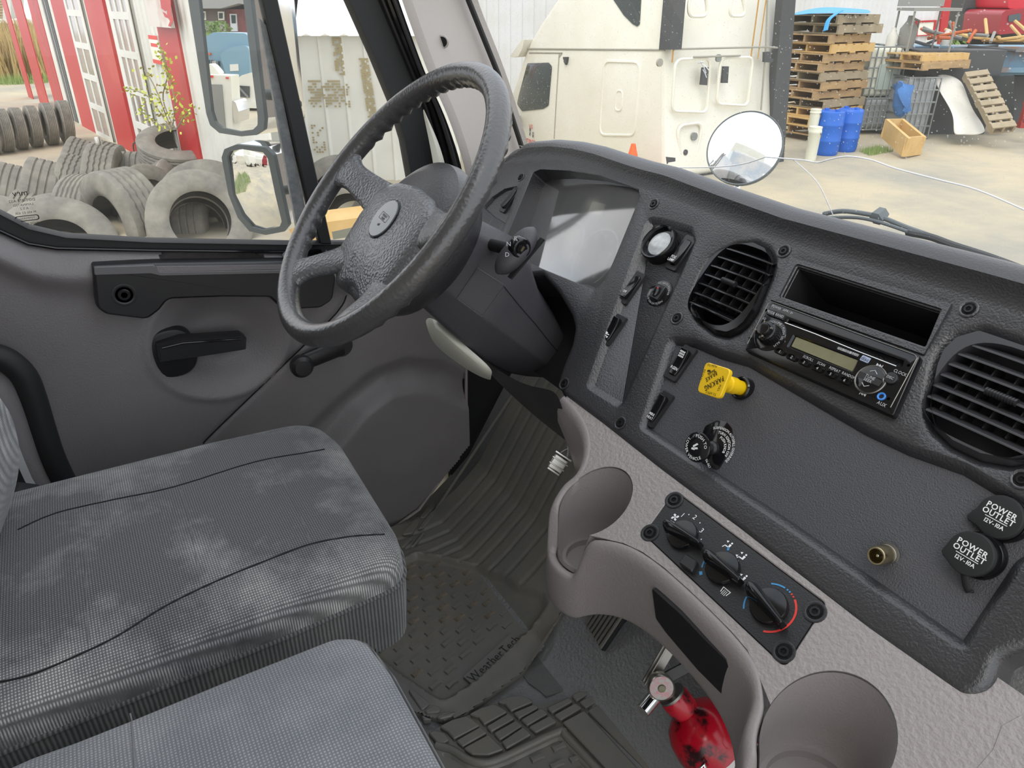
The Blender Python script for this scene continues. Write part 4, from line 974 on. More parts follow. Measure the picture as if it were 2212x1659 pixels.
# glass maker's mark, seen from inside (mirrored), and a small sticker on the quarter pane
mk = MB(); a, b = DP.uv(44, 428); gfr = Fr(DP.pt(a, b, -.0215), -DP.u, DP.v)
gm = Fr(DP.pt(a, b, -.0210), DP.u, DP.v)
for s_, dy, sz in (('mrv', .004, .013), ('DOT-376 AS2', -.008, .006), ('LAMINATED', -.015, .005), ('A S 2', -.021, .005), ('M 450 E2 43R', -.028, .005)): text(gm, s_, sz, None, None, 0, dy, 0, mb=mk, mirror=True)
l0, l1 = rect(0, -.037, .034, .009, .004), rect(0, -.037, .031, .0065, .003)
mk.add([gm.pt(x, y) for x, y in l0]+[gm.pt(x, y) for x, y in l1], [(i, (i+1) % len(l0), len(l0)+(i+1) % len(l0), len(l0)+i) for i in range(len(l0))]); text(gm, 'TEMPERED', .0045, None, None, 0, -.037, 0, mb=mk, mirror=True)
text(gm, 'MADE IN USA', .0045, None, None, 0, -.046, 0, mb=mk, mirror=True)
mk.obj('glass_mark', M['inkblack'], door, smooth=False, fix=False)
M['sticker'] = mat('cream sticker', 'd9d6bd', .6)
stq = dp((724, 506), (780, 494), (785, 514), (727, 523))
st_ = bead(Fr(DP.pt(0, 0, -.0205), DP.u, DP.v), stq, [(0, -.0004), (0, 0)], M['sticker'], 'pane_sticker', door)
# pull handle
ho = dp((197, 564), (330, 559), (590, 556), (702, 556), (712, 590), (705, 636), (680, 652), (600, 656), (572, 629), (470, 628), (356, 632), (338, 655), (312, 675), (226, 664), (205, 650))
hb = bead(DP, rounded(ho, [.004, .004, .001, .01, .02, .02, .02, .012, .012, .001, .02, .012, .02, .02, .02]), [(.001, .004), (.001, .030), (0, .036), (-.004, .040)], M['black'], 'pull_handle', door)
hs_ = dp((263, 622))[0]; screw_at(DP, hs_[0], hs_[1], .0405, .0115, hb, seatm=M['black'])
bead(DP, dp((336, 574), (592, 569), (600, 560), (330, 562)), [(0, .030), (0, .041)], M['door'], 'finger_pocket', hb)
M['handletop'] = mat('lit handle top', '6a696b', .33)  # paler tone paints the light falling on the handle's top
bead(DP, rounded(dp((199, 563), (326, 559), (338, 574), (592, 570), (640, 566), (640, 577), (340, 582), (318, 577), (200, 580)), .003), [(0, .036), (0, .0405), (-.001, .0415)], M['handletop'], 'handle_cap', hb)
# lock grommet in the ledge, release lever in its bowl, window crank
lk = DP.pt(*DP.uv(652, 543), .022)
LF = Fr(lk, (0, 1, 0), (-.9, 0, .35))
plate(LF, rounded(rect(0, 0, .085, .030), .014), [(.001, -.001), (.001, -.004)], [(rounded(rect(0, 0, .066, .017), .008), [(.001, -.001), (.002, -.02)], True)], M['gloss'], 'lock_grommet', door, h0=.002)
eb = DP.pt(*DP.uv(372, 760), -.012)
EF = Fr(eb, (0, 1, 0), (0, 0, 1))
esc = bead(EF, sup(0, -.004, .044, .050, 2.4), [(0, -.02), (0, .008), (-.003, .012), (-.008, .013)], M['black'], 'release_lever', door)
lv = [DP.uv(x, y, .03) for x, y in ((340, 750), (392, 733), (522, 724), (534, 732), (533, 757), (440, 772), (346, 785))]
L0 = Fr(DP.pt(0, 0, .0), DP.u, DP.v)
bead(L0, rounded(ccw(lv), .004), [(0, .002), (0, .024), (-.003, .030)], M['black'], 'lever', esc)
lv2 = [DP.uv(x, y, .03) for x, y in ((343, 752), (392, 735), (522, 726), (530, 731), (390, 745), (346, 757))]
tube('lever_rib', [L0.pt(*DP.uv(x, y, .031), .031) for x, y in ((350, 752), (395, 741), (520, 732))], .0022, M['gloss'], esc, seg=8)
cr0, cr1 = DP.uv(738, 748, .03), DP.uv(650, 789, .045)
ck = MB(); v, f_ = tubeg([L0.pt(*cr0, .012), L0.pt(*cr0, .030)], .024, 24); ck.add(v, f_)
v, f_ = tubeg([L0.pt(*cr0, .026), L0.pt(*[(p+q)/2 for p, q in zip(cr0, cr1)], .034), L0.pt(*cr1, .036)], [.022, .019, .018], 14, flat=.55, up=DP.n); ck.add(v, f_)
crk = ck.obj('window_crank', M['black'], door, ang=50)
lathe(Fr(L0.pt(*cr1, .030), DP.u, DP.v), [(.015, 0), (.021, .008), (.0235, .018), (.0225, .027), (.016, .033), (0, .034)], M['black'], 'crank_knob', crk, seg=28)
# front jamb: seals, a strip of painted metal and the pillar trim
def cur(pxs, X): return [onx(x, y, X) for x, y in pxs]
A_ = fro; 
dleft = [(842, -60), (861, 0), (920, 162), (958, 243), (991, 338), (1003, 390), (1010, 450), (1015, 520)]
WS = Fr((0, .985, -.291), (1, 0, 0), (0, -.45, .893))
def resamp(P, n):
    P = smooth_path(P, 6); L = [0]
    for a, b in zip(P, P[1:]): L.append(L[-1]+(b-a).length)
    out = []
    for k in range(n):
        t = L[-1]*k/(n-1); i = max(j for j in range(len(L)-1) if L[j] <= t+1e-9); q = (t-L[i])/max(1e-9, L[i+1]-L[i]); out.append(P[i].lerp(P[i+1], min(1, q)))
    return out
ca = resamp([DP.pt(*p, -.02) for p in fro], 14); cd = resamp(cur(dleft, -1.385), 14)
gridobj('jamb_seal', [ca, [p.lerp(q, .5)+V3((-.02, 0, 0)) for p, q in zip(ca, cd)], cd], M['rubberblk'], door, sub=1)
trim = tag(thing('trim_1', (-1.36, .9, -.3)), 'light grey pillar trim with one recessed screw between door window and windscreen', None, kind='structure')
for off, r, mm in ((.30, .0055, 'black'), (.55, .0065, 'gloss'), (.80, .005, 'black')):
    tube('rubber_lip', [p.lerp(q, off)+V3((.004, 0, 0)) for p, q in zip(ca, cd)], r, M[mm], door, seg=8)
M['cream'] = mat('cream body paint and lit lip', 'd3d2c4', .35)
cb_ = resamp(cur([(912, 236), (926, 300), (937, 360), (944, 420), (948, 480)], -1.395), 8); cc_ = resamp(cur([(915, 236), (940, 290), (958, 340), (972, 412), (980, 480)], -1.395), 8)
gridobj('painted_jamb', [cb_, [p.lerp(q, .5)+V3((.006, 0, 0)) for p, q in zip(cb_, cc_)], cc_], M['cream'], door, sub=1)
R_ = [(990, -60), (1005, 0), (1069, 159), (1120, 317), (1135, 380), (1150, 450)]
tr = resamp([WS.hit(x, y, -.006) for x, y in R_], 14); tl = resamp(cur(dleft, -1.385), 14)
rows = []
for k in range(9):
    t = k/8; rows.append([a.lerp(b, t) + V3((.030, -.045, 0))*math.sin(math.pi*t)**.8*.6 for a, b in zip(tl, tr)])
rows = [[p+V3((-.01, .03, 0)) for p in rows[0]]]+rows+[[p+V3((0, .03, 0)) for p in rows[-1]]]
gridobj('pillar_trim', rows, M['pillar'], trim, sub=1, ang=70)
c_ = ray(960, 90); 
tt = min(range(400, 2200), key=lambda q: min((c_*(q*.001)-p).length for r in rows for p in r)); p_ = c_*(tt*.001)
PNf = Fr(p_+V3((.004, -.006, 0)), V3((.75, .6, .1)), V3((0, -.2, 1))); 
if PNf.n.dot(-c_) < 0: PNf = Fr(PNf.o, -PNf.u, PNf.v)
sp = lathe(PNf, [(.013, -.002), (.0125, .001), (.0105, .0015), (.0100, -.004)], M['pillar'], 'screw_seat', trim, seg=24, cap=False)
lathe(PNf, [(.0098, .0002), (.004, .0006), (.0035, -.001), (0, -.001)], M['screw'], 'screw', trim, seg=24)
tube('windscreen_gasket', [WS.hit(x+7, y, .004) for x, y in R_], .0065, M['rubberblk'], trim, seg=8)
# windscreen with dust, a long crack and a star chip
wsc = tag(thing('window_1', (-.4, .95, -.2)), 'dusty windscreen with a long white crack', None, kind='structure')
M['wglass'] = glassy('dusty windscreen', refl=.55, dirt_haze=.045, speck=.55)
wl = [WS.uv(x, y) for x, y in ((985, -80), (1005, 0), (1069, 159), (1120, 317), (1150, 450))]
wp = [(a-.005, b) for a, b in wl] + [(wl[-1][0], -.09), (.75, -.09), (.75, .62), (wl[0][0]+.15, .62)]
MB().add([WS.pt(a, b) for a, b in wp], [tuple(range(len(wp)))]).obj('windscreen_pane', M['wglass'], wsc, smooth=False, fix=False)
M['crack'] = mat('light in a crack', 'f6f8fa', .25, spec=1)
def crack(pxs, r): tube('crack', smooth_path([WS.hit(x, y, .001) for x, y in pxs], 5), r, M['crack'], wsc, seg=6)
crack([(1440, 362), (1500, 362), (1560, 360), (1610, 353), (1654, 339)], .0009)
crack([(1654, 339), (1700, 343), (1735, 346), (1766, 351), (1790, 345), (1830, 338), (1880, 345), (1935, 364), (2030, 389), (2110, 410), (2212, 453), (2290, 490)], .0010)
crack([(1712, 344), (1745, 372), (1768, 398), (1785, 432), (1800, 466)], .0007)
for d in ((1513, 132, 1525, 158), (1508, 136, 1520, 134), (1520, 140, 1531, 152), (1518, 150, 1526, 168)): crack([d[:2], ((d[0]+d[2])/2+1, (d[1]+d[3])/2), d[2:]], .0007)
# black ceramic band and dots along the lower edge of the windscreen (seen at the right)
ml = MB()
for i in range(90):
    a = -.30+i*.006
    for j in range(3): q = ell(a+(j % 2)*.003, -.018+.004*j-.0, .0013-.0003*j, n=6); ml.add([WS.pt(x, y, .0008) for x, y in q], [tuple(range(6))])
ml.obj('dot_band', M['inkblack'], wsc, smooth=False, fix=False)['kind'] = 'stuff'
bead(WS, [(-.32, -.03), (.7, -.03), (.7, -.021), (-.30, -.021)], [(0, .0004), (0, .0008)], M['inkblack'], 'ceramic_band', wsc)
# dash deck between the bezel and the glass
dk = [DF.pt(a, .176, -.03) for a in (-1.3, .3)]
obj('deck', [V3((-1.34, .80, -.262)), V3((.35, .80, -.262)), V3((.35, .99, -.300)), V3((-1.34, .99, -.300))], [(0, 1, 2, 3)], M['hood'], dash)
# roof, rear wall, scuttle, far corner (out of view; they shade the cab)
M['liner'] = mat('pale headliner', 'b9b4ac', .9)
tag(box('ceiling', (-.52, -.33, .66), (2.0, .90, .05), M['liner']), 'pale cab headliner', None, kind='structure')  # unseen roof, cut short in front so daylight reaches the dash
tag(box('wall_rear', (-.52, -.82, -.55), (2.0, .05, 2.4), M['liner']), 'pale rear wall of the cab', None, kind='structure')
tag(box('wall_front', (-.52, 1.06, -.85), (1.9, .04, 1.0), M['matte']), 'black bulkhead under the dash', None, kind='structure')
# ---------------------------------------------------------------- floor, toe board, mats
from mathutils.bvhtree import BVHTree
ZF = -1.168
def zt(y):
    T = [(-9, ZF), (.55, ZF), (.60, ZF+.005), (.665, -1.115), (.73, -1.058), (.774, -.988), (.85, -.865), (1.04, -.62)]
    for (a, b), (c, d) in zip(T, T[1:]):
        if a <= y <= c: return b+(d-b)*(y-a)/(c-a)
    return -.62
ys = [-.80, .2, .5, .55, .58, .61, .64, .665, .70, .73, .752, .774, .81, .85, .95, 1.035]
rows = [[V3((x, y, zt(y))) for x in (-1.47, -1.2, -.9, -.6, -.2, .45)] for y in ys]
tag(gridobj('floor', rows, M['vinyl'], None, sub=0), 'black grained vinyl cab floor rising to the toe board', None, kind='structure')
tag(box('wall_left', (-1.475, .86, -.86), (.02, .36, .66), M['matte']), 'black footwell side below the pillar', None, kind='structure')
FF = Fr((0, 0, ZF), (1, 0, 0), (0, 1, 0))
def fp(x, y, z=ZF+.012): p = onz(x, y, z); return (p.x, p.y)
z6 = lambda x, y: (860+x*.27125, 1300+y*.27125)
z5 = lambda x, y: (840+x*.25317, 880+y*.25317)
mat1 = tag(thing('floor_mat', (-1.1, .5, ZF)), 'large black ribbed rubber mat with dusty treads under the pedals', 'floor mat')
tray = [fp(*p) for p in ((800, 1405), (858, 1452), (946, 1512), (966, 1512), (1023, 1476), (1126, 1379), (1182, 1338), (1174, 1318), (1121, 1288), (1093, 1262), (1027, 1227), (951, 1204), (898, 1196), (868, 1214), (790, 1300))]
tray = rounded(tray, .012, 3)
outm = [fp(*p) for p in ((780, 1440), (840, 1500), (900, 1540), (960, 1556), (1001, 1545), (1131, 1450), (1204, 1366), (1246, 1330))] + [(-.905, .80), (-.915, 1.0), (-1.40, 1.0), (-1.41, .60)] + [(-1.40, .30)]
ribs = [fp(*z5(*p))[0] for p in ((330, 1240), (445, 1280), (600, 1325), (740, 1370), (870, 1430), (1000, 1510), (1120, 1615))]
ribs = [ribs[0]-.08, ribs[0]-.04]+ribs
def dedge(p, poly):
    return dist_poly(p, poly+[poly[0]])
vs = []; fs = []; idx = {}; st = .0045
x0, x1, y0, y1 = -1.42, -.80, .22, 1.0; nx, ny = int((x1-x0)/st), int((y1-y0)/st)
trayx = [min(p[0] for p in tray), max(p[0] for p in tray)]
def mh(x, y):
    h = .013
    ins = inside((x, y), tray); d = dedge((x, y), tray) if (trayx[0]-.05 < x < trayx[1]+.05 and y < .80) else 1
    if ins: h -= .010*sm(d, 0, .007)
    else:
        h += .004*(1-sm(d, 0, .016))*(1 if y < .62 else .3)
        r = min(abs(x-q-(y-.6)*.00) for q in ribs)
        if y > .40 and r < .0045 and not ins and x < -.96: h -= .007*(1-r/.0045)
    return h
def mv(i, j):
    if (i, j) not in idx:
        x, y = x0+i*st, y0+j*st; idx[(i, j)] = len(vs); vs.append(V3((x, y, zt(y)+mh(x, y))))
    return idx[(i, j)]
for i in range(nx):
    for j in range(ny):
        if inside((x0+(i+.5)*st, y0+(j+.5)*st), outm): fs.append((mv(i, j), mv(i+1, j), mv(i+1, j+1), mv(i, j+1)))
obj('mat_sheet', vs, fs, M['rubmat'], mat1, ang=60)
ol = ccw(outm); obj('mat_edge', [V3((a, b, zt(b)+.0128)) for a, b in ol]+[V3((a, b, zt(b)+.0005)) for a, b in ol], [(i, (i+1) % len(ol), len(ol)+(i+1) % len(ol), len(ol)+i) for i in range(len(ol))], M['rubmat'], mat1)
M['mud'] = mat('dusty tread', '6d6557', .8, var=(90, .35, .6), col2='8a8071')
a0 = V3((*fp(1000, 1380), 0)); a1 = V3((*fp(1034, 1377), 0))-a0; a2 = V3((*fp(1004, 1408), 0))-a0
fwd = (V3((*fp(1013, 1370), 0))-a0).normalized(); sd = V3((-fwd.y, fwd.x, 0))
def nub_mesh(m):
    L_, W_, H_ = .0115, .0052, .0042; b = MB(); top = [(-L_, -W_*.9), (-L_*.3, -W_*.6), (L_*.3, -W_*.6), (L_, -W_*.9), (L_, W_*.9), (L_*.3, W_*.6), (-L_*.3, W_*.6), (-L_, W_*.9)]
    v = [(x*1.08, y*1.25, 0) for x, y in top]+[(x, y, H_) for x, y in top]; f = [tuple(range(8, 16))]+[(i, (i+1) % 8, 8+(i+1) % 8, 8+i) for i in range(8)]
    me = bpy.data.meshes.new('tread_block'); me.from_pydata(v, [], f); me.materials.append(m); return me
nm_, nd_ = nub_mesh(M['rubmat']), nub_mesh(M['mud'])
ang_ = math.atan2(fwd.y, fwd.x)
def put_nub(me, p, z, parent, rot):
    o = bpy.data.objects.new('tread_block', me); COL.objects.link(o); o.location = (p.x, p.y, z); o.rotation_euler = (0, 0, rot); setpar(o, parent)
rng = random.Random(3)
for i in range(-12, 9):
    for j in range(-9, 8):
        p = a0+a1*(i+.5*(j % 2)*0)+a2*j; q = (p.x, p.y)
        if inside(q, tray) and dedge(q, tray) > .012:
            c = CR_; pr = V3((p.x, p.y, ZF)); dd = pr.dot(CF_); X = CX+FPX*pr.dot(CR_)/dd; Y = CY-FPX*pr.dot(CU_)/dd
            if 985 < X < 1120 and abs((Y-1440)+(X-1050)*.75) < 45: continue
            dusty = (Y < 1350 and rng.random() < .75 and X < 1075) or rng.random() < .06
            put_nub(nd_ if dusty else nm_, p, ZF+.003, mat1, ang_)
mp_ = [fp(*z6(*p)) for p in ((515, 585), (885, 250), (965, 300), (590, 650))]
nb = bead(FF, rounded(ccw(mp_), .003), [(0, .003), (0, .0085), (-.001, .0095)], M['rubmat'], 'name_plate', mat1)
t0_, t1_ = fp(*z6(600, 590)), fp(*z6(930, 300)); text(FF, 'WeatherTech', .030, M['rubberblk'], nb, (t0_[0]+t1_[0])/2, (t0_[1]+t1_[1])/2, .0100, rot=math.atan2(t1_[1]-t0_[1], t1_[0]-t0_[0]), sx=.78)
# scale-like pads left of the tray
for q in ([(100, 1110), (230, 960), (260, 1000), (200, 1090)], [(90, 1200), (190, 1110), (200, 1140), (120, 1215)], [(240, 1060), (360, 900), (385, 930), (300, 1040)], [(260, 960), (390, 780), (400, 860), (300, 960)], [(180, 1210), (300, 1060), (310, 1090), (215, 1200)]):
    l = [fp(*z5(*p)) for p in q]; bead(FF, rounded(ccw(l), .006), [(0, .010), (0, .017), (-.002, .019)], M['rubmat'], 'tread_pad', mat1)
for q in ([(205, 880), (290, 830), (345, 860), (330, 890), (230, 900)], [(300, 930), (360, 890), (470, 885), (420, 925), (340, 945)], [(80, 720), (110, 700), (260, 820), (190, 880)], [(180, 905), (240, 930), (270, 945), (200, 955)]):
    l = [fp(*z6(*p)) for p in q]; bead(FF, rounded(ccw(l), .006), [(0, .006), (0, .015), (-.002, .017)], M['rubmat'], 'tread_pad', mat1)
# second mat, in front of the middle seat
mat2 = tag(thing('floor_mat', (-.65, .4, ZF)), 'black rubber mat of raised blocks in front of the middle seat', 'floor mat')
b2 = [fp(*z6(*p)) for p in ((150, 1090), (330, 975), (545, 890), (770, 795), (960, 738), (1100, 800), (1370, 745), (1560, 700), (1690, 770), (2260, 1324), (2500, 1640), (900, 1900), (100, 1700))]
tr2 = [fp(*z6(*p)) for p in ((330, 1170), (430, 1195), (560, 1280), (700, 1300), (860, 1250), (1270, 1055), (1320, 1085), (1620, 1400), (1500, 1800), (300, 1700))]
plate(FF, rounded(ccw(b2), .006), [(.002, .004), (.0025, .0005)], [(rounded(ccw(tr2), .012), [(.002, .0055), (.005, .002)], True)], M['rubmat'], 'mat_sheet', mat2, h0=.0065)
lip = [fp(*z6(*p)) for p in ((300, 1130), (430, 1170), (560, 1250), (690, 1275), (850, 1225), (1275, 1025), (1345, 1070), (1660, 1400))]
tube('tray_rim', smooth_path([FF.pt(a, b, .009) for a, b in lip], 4), .007, M['rubmat'], mat2, seg=10)
for q in ([(780, 800), (870, 765), (960, 752), (1030, 770), (1078, 802), (900, 878), (850, 820)], [(560, 902), (660, 850), (765, 820), (830, 850), (873, 882), (685, 985), (640, 925)], [(325, 1000), (430, 945), (540, 915), (600, 945), (655, 990), (445, 1100), (395, 1040)], [(235, 1045), (300, 1030), (370, 1050), (412, 1105), (330, 1150)],
          [(915, 890), (1080, 820), (1125, 845), (962, 937)], [(700, 1000), (880, 893), (932, 935), (742, 1042)], [(460, 1112), (652, 1003), (712, 1047), (515, 1160)],
          [(975, 945), (1140, 852), (1197, 895), (1030, 992)], [(760, 1052), (938, 950), (992, 992), (812, 1107)], [(518, 1172), (722, 1062), (842, 1182), (720, 1225), (590, 1222)],
          [(1038, 1002), (1207, 912), (1266, 960), (1096, 1050)], [(822, 1120), (997, 1003), (1062, 1062), (862, 1177)],
          [(1180, 850), (1358, 768), (1395, 797), (1226, 892)], [(1240, 907), (1410, 812), (1466, 850), (1296, 950)], [(1378, 750), (1450, 718), (1535, 728), (1422, 797)], [(1440, 802), (1590, 728), (1646, 768), (1496, 852)],
          [(1308, 965), (1482, 870), (1970, 1400), (1720, 1400)], [(1508, 872), (1655, 782), (2230, 1360), (2030, 1400)]):
    l = [fp(*z6(*p)) for p in q]; bead(FF, rounded(ccw(l), .0035), [(0, .006), (0, .0135), (-.0018, .0152)], M['rubmat'], 'tread_pad', mat2)
for k, q in enumerate(((1110, 1215), (1265, 1270), (1280, 1130), (910, 1310), (1440, 1330), (1090, 1370), (1420, 1220))):
    p = V3((*fp(*z6(*q)), 0)); put_nub(nm_, p, ZF+.002, mat2, ang_-.35); bpy.data.objects[-1] if False else None
# carpet off-cut and treadle pedal
cpt_ = [fp(*z6(*p), ZF+.004) for p in ((990, 570), (1130, 400), (1300, 230), (1560, 120), (1900, 200), (2080, 262), (1870, 382), (1560, 560), (1292, 716), (1180, 752), (1120, 700), (1035, 640))]
tag(bead(FF, cpt_, [(0, .0006), (0, .0035), (-.001, .004)], M['carpet'], 'carpet_scrap', None), 'black carpet piece beside the ribbed accelerator pedal', 'carpet')
ped = tag(thing('accelerator_pedal', onz(1310, 1380, -1.10)), 'ribbed black accelerator pedal standing out under the console', 'pedal')
q0, q1, q2 = onz(1264, 1347, -1.100), onz(1299, 1406, -1.100), onz(1400, 1320, -.985)
PU, PV = (q2-q0), (q1-q0); PFm = Fr(q0, PU, PV); lu, lv_ = PU.length, PV.dot(PFm.v)
if PFm.n.z < 0: PFm = Fr(q0, PV, PU); lu, lv_ = PV.length, PU.dot(PFm.v)
MB().box(PFm.pt(lu/2, lv_/2, -.006), lu, lv_, .010, R=Matrix((PFm.u, PFm.v, PFm.n)).transposed()).obj('pedal_plate', M['rubberblk'], ped, bev=.002)
for k in range(7):
    MB().box(PFm.pt(lu*(k+.5)/7, lv_/2, .0015), lu/7*.55, lv_*.97, .006, R=Matrix((PFm.u, PFm.v, PFm.n)).transposed()).obj('tread_rib', M['rubmat'], ped, bev=.001)
MB().box(PFm.pt(lu/2, lv_*.6, -.05), lu*.5, lv_*.5, .08, R=Matrix((PFm.u, PFm.v, PFm.n)).transposed()).obj('pedal_base', M['matte'], ped)
# knee bolster under the column
bols = [[ony(*p, y) for p in q] for q, y in (([(1015, 745), (1050, 782), (1100, 815), (1150, 838), (1203, 840)], .500), ([(1030, 770), (1062, 800), (1112, 838), (1163, 868), (1213, 880)], .513), ([(1048, 795), (1080, 825), (1128, 866), (1180, 905), (1236, 945)], .545), ([(1055, 805), (1085, 838), (1133, 884), (1190, 932), (1266, 990)], .60), ([(1060, 800), (1090, 832), (1138, 878), (1195, 926), (1272, 985)], .68))]
ut = [[ony(x, y, d) for x, y, d in r] for r in ([(918, 690, .47), (931, 683, .46), (962, 707, .46), (1003, 745, .475), (1042, 777, .49), (1064, 800, .50)], [(922, 705, .455), (938, 702, .445), (968, 728, .45), (1005, 762, .47), (1040, 792, .485), (1062, 808, .50)], [(928, 725, .46), (946, 738, .455), (975, 762, .465), (1008, 788, .48), (1036, 808, .49), (1060, 818, .505)], [(940, 745, .50), (962, 765, .50), (990, 785, .50), (1015, 802, .51), (1040, 815, .52), (1060, 822, .53)])]
gridobj('lit_dash_lip', ut, M['cream'], dash, sub=2, ang=80)  # cream colour paints the window light on the dash's lower lip
gridobj('knee_bolster', bols, M['hood'], dash, sub=2, ang=80)
# small sheet-metal clip on wires under the dash
cl_ = tag(thing('metal_clip', ray(1205, 1000)*1.06), 'small shiny metal clip hanging on wires under the dash', 'clip')
cfm = Fr(ray(1206, 1000)*1.06, CR_*.83+CU_*-.55, CU_*.83+CR_*.55)
MB().box(cfm.pt(0, -.001, 0), .022, .023, .010, R=Matrix((cfm.u, cfm.v, cfm.n)).transposed()).obj('clip_body', M['steel'], cl_, bev=.002)
for b_, w_, h_ in ((.0125, .027, .003), (-.0135, .020, .003), (.004, .026, .002), (-.005, .025, .002)): MB().box(cfm.pt(0, b_, .003), w_, h_, .012, R=Matrix((cfm.u, cfm.v, cfm.n)).transposed()).obj('clip_fold', M['steel'], cl_, bev=.0006)
for sx in (-1, 1): tube('wire', smooth_path([cfm.pt(sx*.006, .013, 0), cfm.pt(sx*.002, .022, .002), cfm.pt(-sx*.005, .032, 0), cfm.pt(-sx*.005, .045, -.004)], 4), .0006, M['cord'], cl_, seg=6)
# ---------------------------------------------------------------- fire extinguisher lying on the floor
ext = tag(thing('fire_extinguisher', ray(1520, 1590)*1.16), 'scuffed red fire extinguisher with round gauge on the floor under the console', 'fire extinguisher')
ep0, ep1 = ray(1446, 1494)*1.145, ray(1660, 1755)*1.16; an_ = (ep1-ep0).normalized()
EX = Fr(ep0, an_.cross(V3((0, 0, 1))), (an_.cross(V3((0, 0, 1)))).cross(-an_)); 
if EX.n.dot(an_) < 0: EX = Fr(EX.o, EX.u, -EX.v)
lathe(EX, [(.022, .008), (.0235, .014), (.023, .034), (.022, .040), (.032, .046), (.045, .057), (.053, .073), (.057, .096), (.057, .30), (.050, .315), (0, .32)], M['red'], 'cylinder', ext, seg=48)
lathe(EX, [(.022, .004), (.022, .012), (.012, .013), (.012, -.02), (0, -.02)], M['zinc'], 'valve', ext, seg=24)
g_ = ray(1428, 1484)*1.075; GF = Fr(g_, CR_, CU_)
gd = lathe(GF, [(.010, -.022), (.0175, -.016), (.0195, -.004), (.0195, .004), (.0182, .0062), (.0172, .0052)], M['steel'], 'pressure_gauge', ext, seg=40, cap=False)
M['dialred'] = mat('faded gauge face', 'b9747c', .35, var=(120, .4, .6), col2='9da39b', coat=1)
lathe(GF, [(.0175, .003), (.0175, .0046), (0, .0058)], M['dialred'], 'gauge_face', gd, seg=36); lathe(GF, [(.006, .0055), (.005, .0075), (.0025, .008), (0, .008)], M['lcdoff'], 'gauge_hub', gd, seg=20)
tube('nozzle', [ray(1420, 1497)*1.085, ray(1388, 1536)*1.07], .0105, M['chrome'], ext, seg=20)
def strip(name, pxs, t, w, th, m):
    P = [ray(x, y)*t for x, y in pxs]; d = (P[1]-P[0]); f = Fr((P[0]+P[1])/2, d, CU_.cross(d) if False else CF_.cross(d))
    return MB().box(f.o, d.length, w, th, R=Matrix((f.u, f.v, f.n)).transposed()).obj(name, m, ext, bev=.001)
strip('carry_handle', ((1452, 1388), (1399, 1478)), 1.10, .020, .003, M['zinc'])
strip('squeeze_lever', ((1500, 1432), (1432, 1468)), 1.11, .018, .004, M['black'])
tube('handle_edge', [ray(1441, 1397)*1.095, ray(1393, 1480)*1.095], .0016, M['steel'], ext, seg=8)
tube('pull_pin', smooth_path([ray(*p)*1.075 for p in ((1618, 1583), (1600, 1602), (1594, 1618), (1602, 1632), (1614, 1634))], 5), .0014, M['chrome'], ext, seg=8)
tube('band_clamp', [ray(*p)*1.09 for p in ((1512, 1662), (1520, 1650), (1528, 1668))], .003, M['chrome'], ext, seg=8)
M['labelw'] = mat('white label', 'e4dcd8', .4)
lbl = []
pa2 = ray(1590, 1650)*1.10
axx = EX.n; 
h0 = (pa2-ep0).dot(axx); d0 = (-(CF_)); d0 = (d0-axx*d0.dot(axx)).normalized(); e0 = axx.cross(d0)
vs = []; fs = []; NN = 14
for k in range(NN+1):
    t = rad(-75+k*10)
    for hh in (h0-.008, h0+.06): vs.append(ep0+axx*hh+(d0*math.cos(t)+e0*math.sin(t))*.0574)
for k in range(NN): fs.append((2*k, 2*k+2, 2*k+3, 2*k+1))
lb_ = obj('label', vs, fs, M['labelw'], ext)
mb = MB(); w0 = 0
for i, ch in enumerate('INSTRUCTIONS'):
    v, f, w = glyph(ch, .02); P = []
    for gx, gy in v:
        s_ = (w0+gx*.8)*.026-.12; t = s_/.0578; P.append(ep0+axx*(h0+.006-(gy-.34)*.026+.004)+(d0*math.cos(t)+e0*math.sin(t))*.0579)
    mb.add(P, f); w0 += w*.8
mb.obj('lettering', M['redline'], lb_, smooth=False, fix=False)
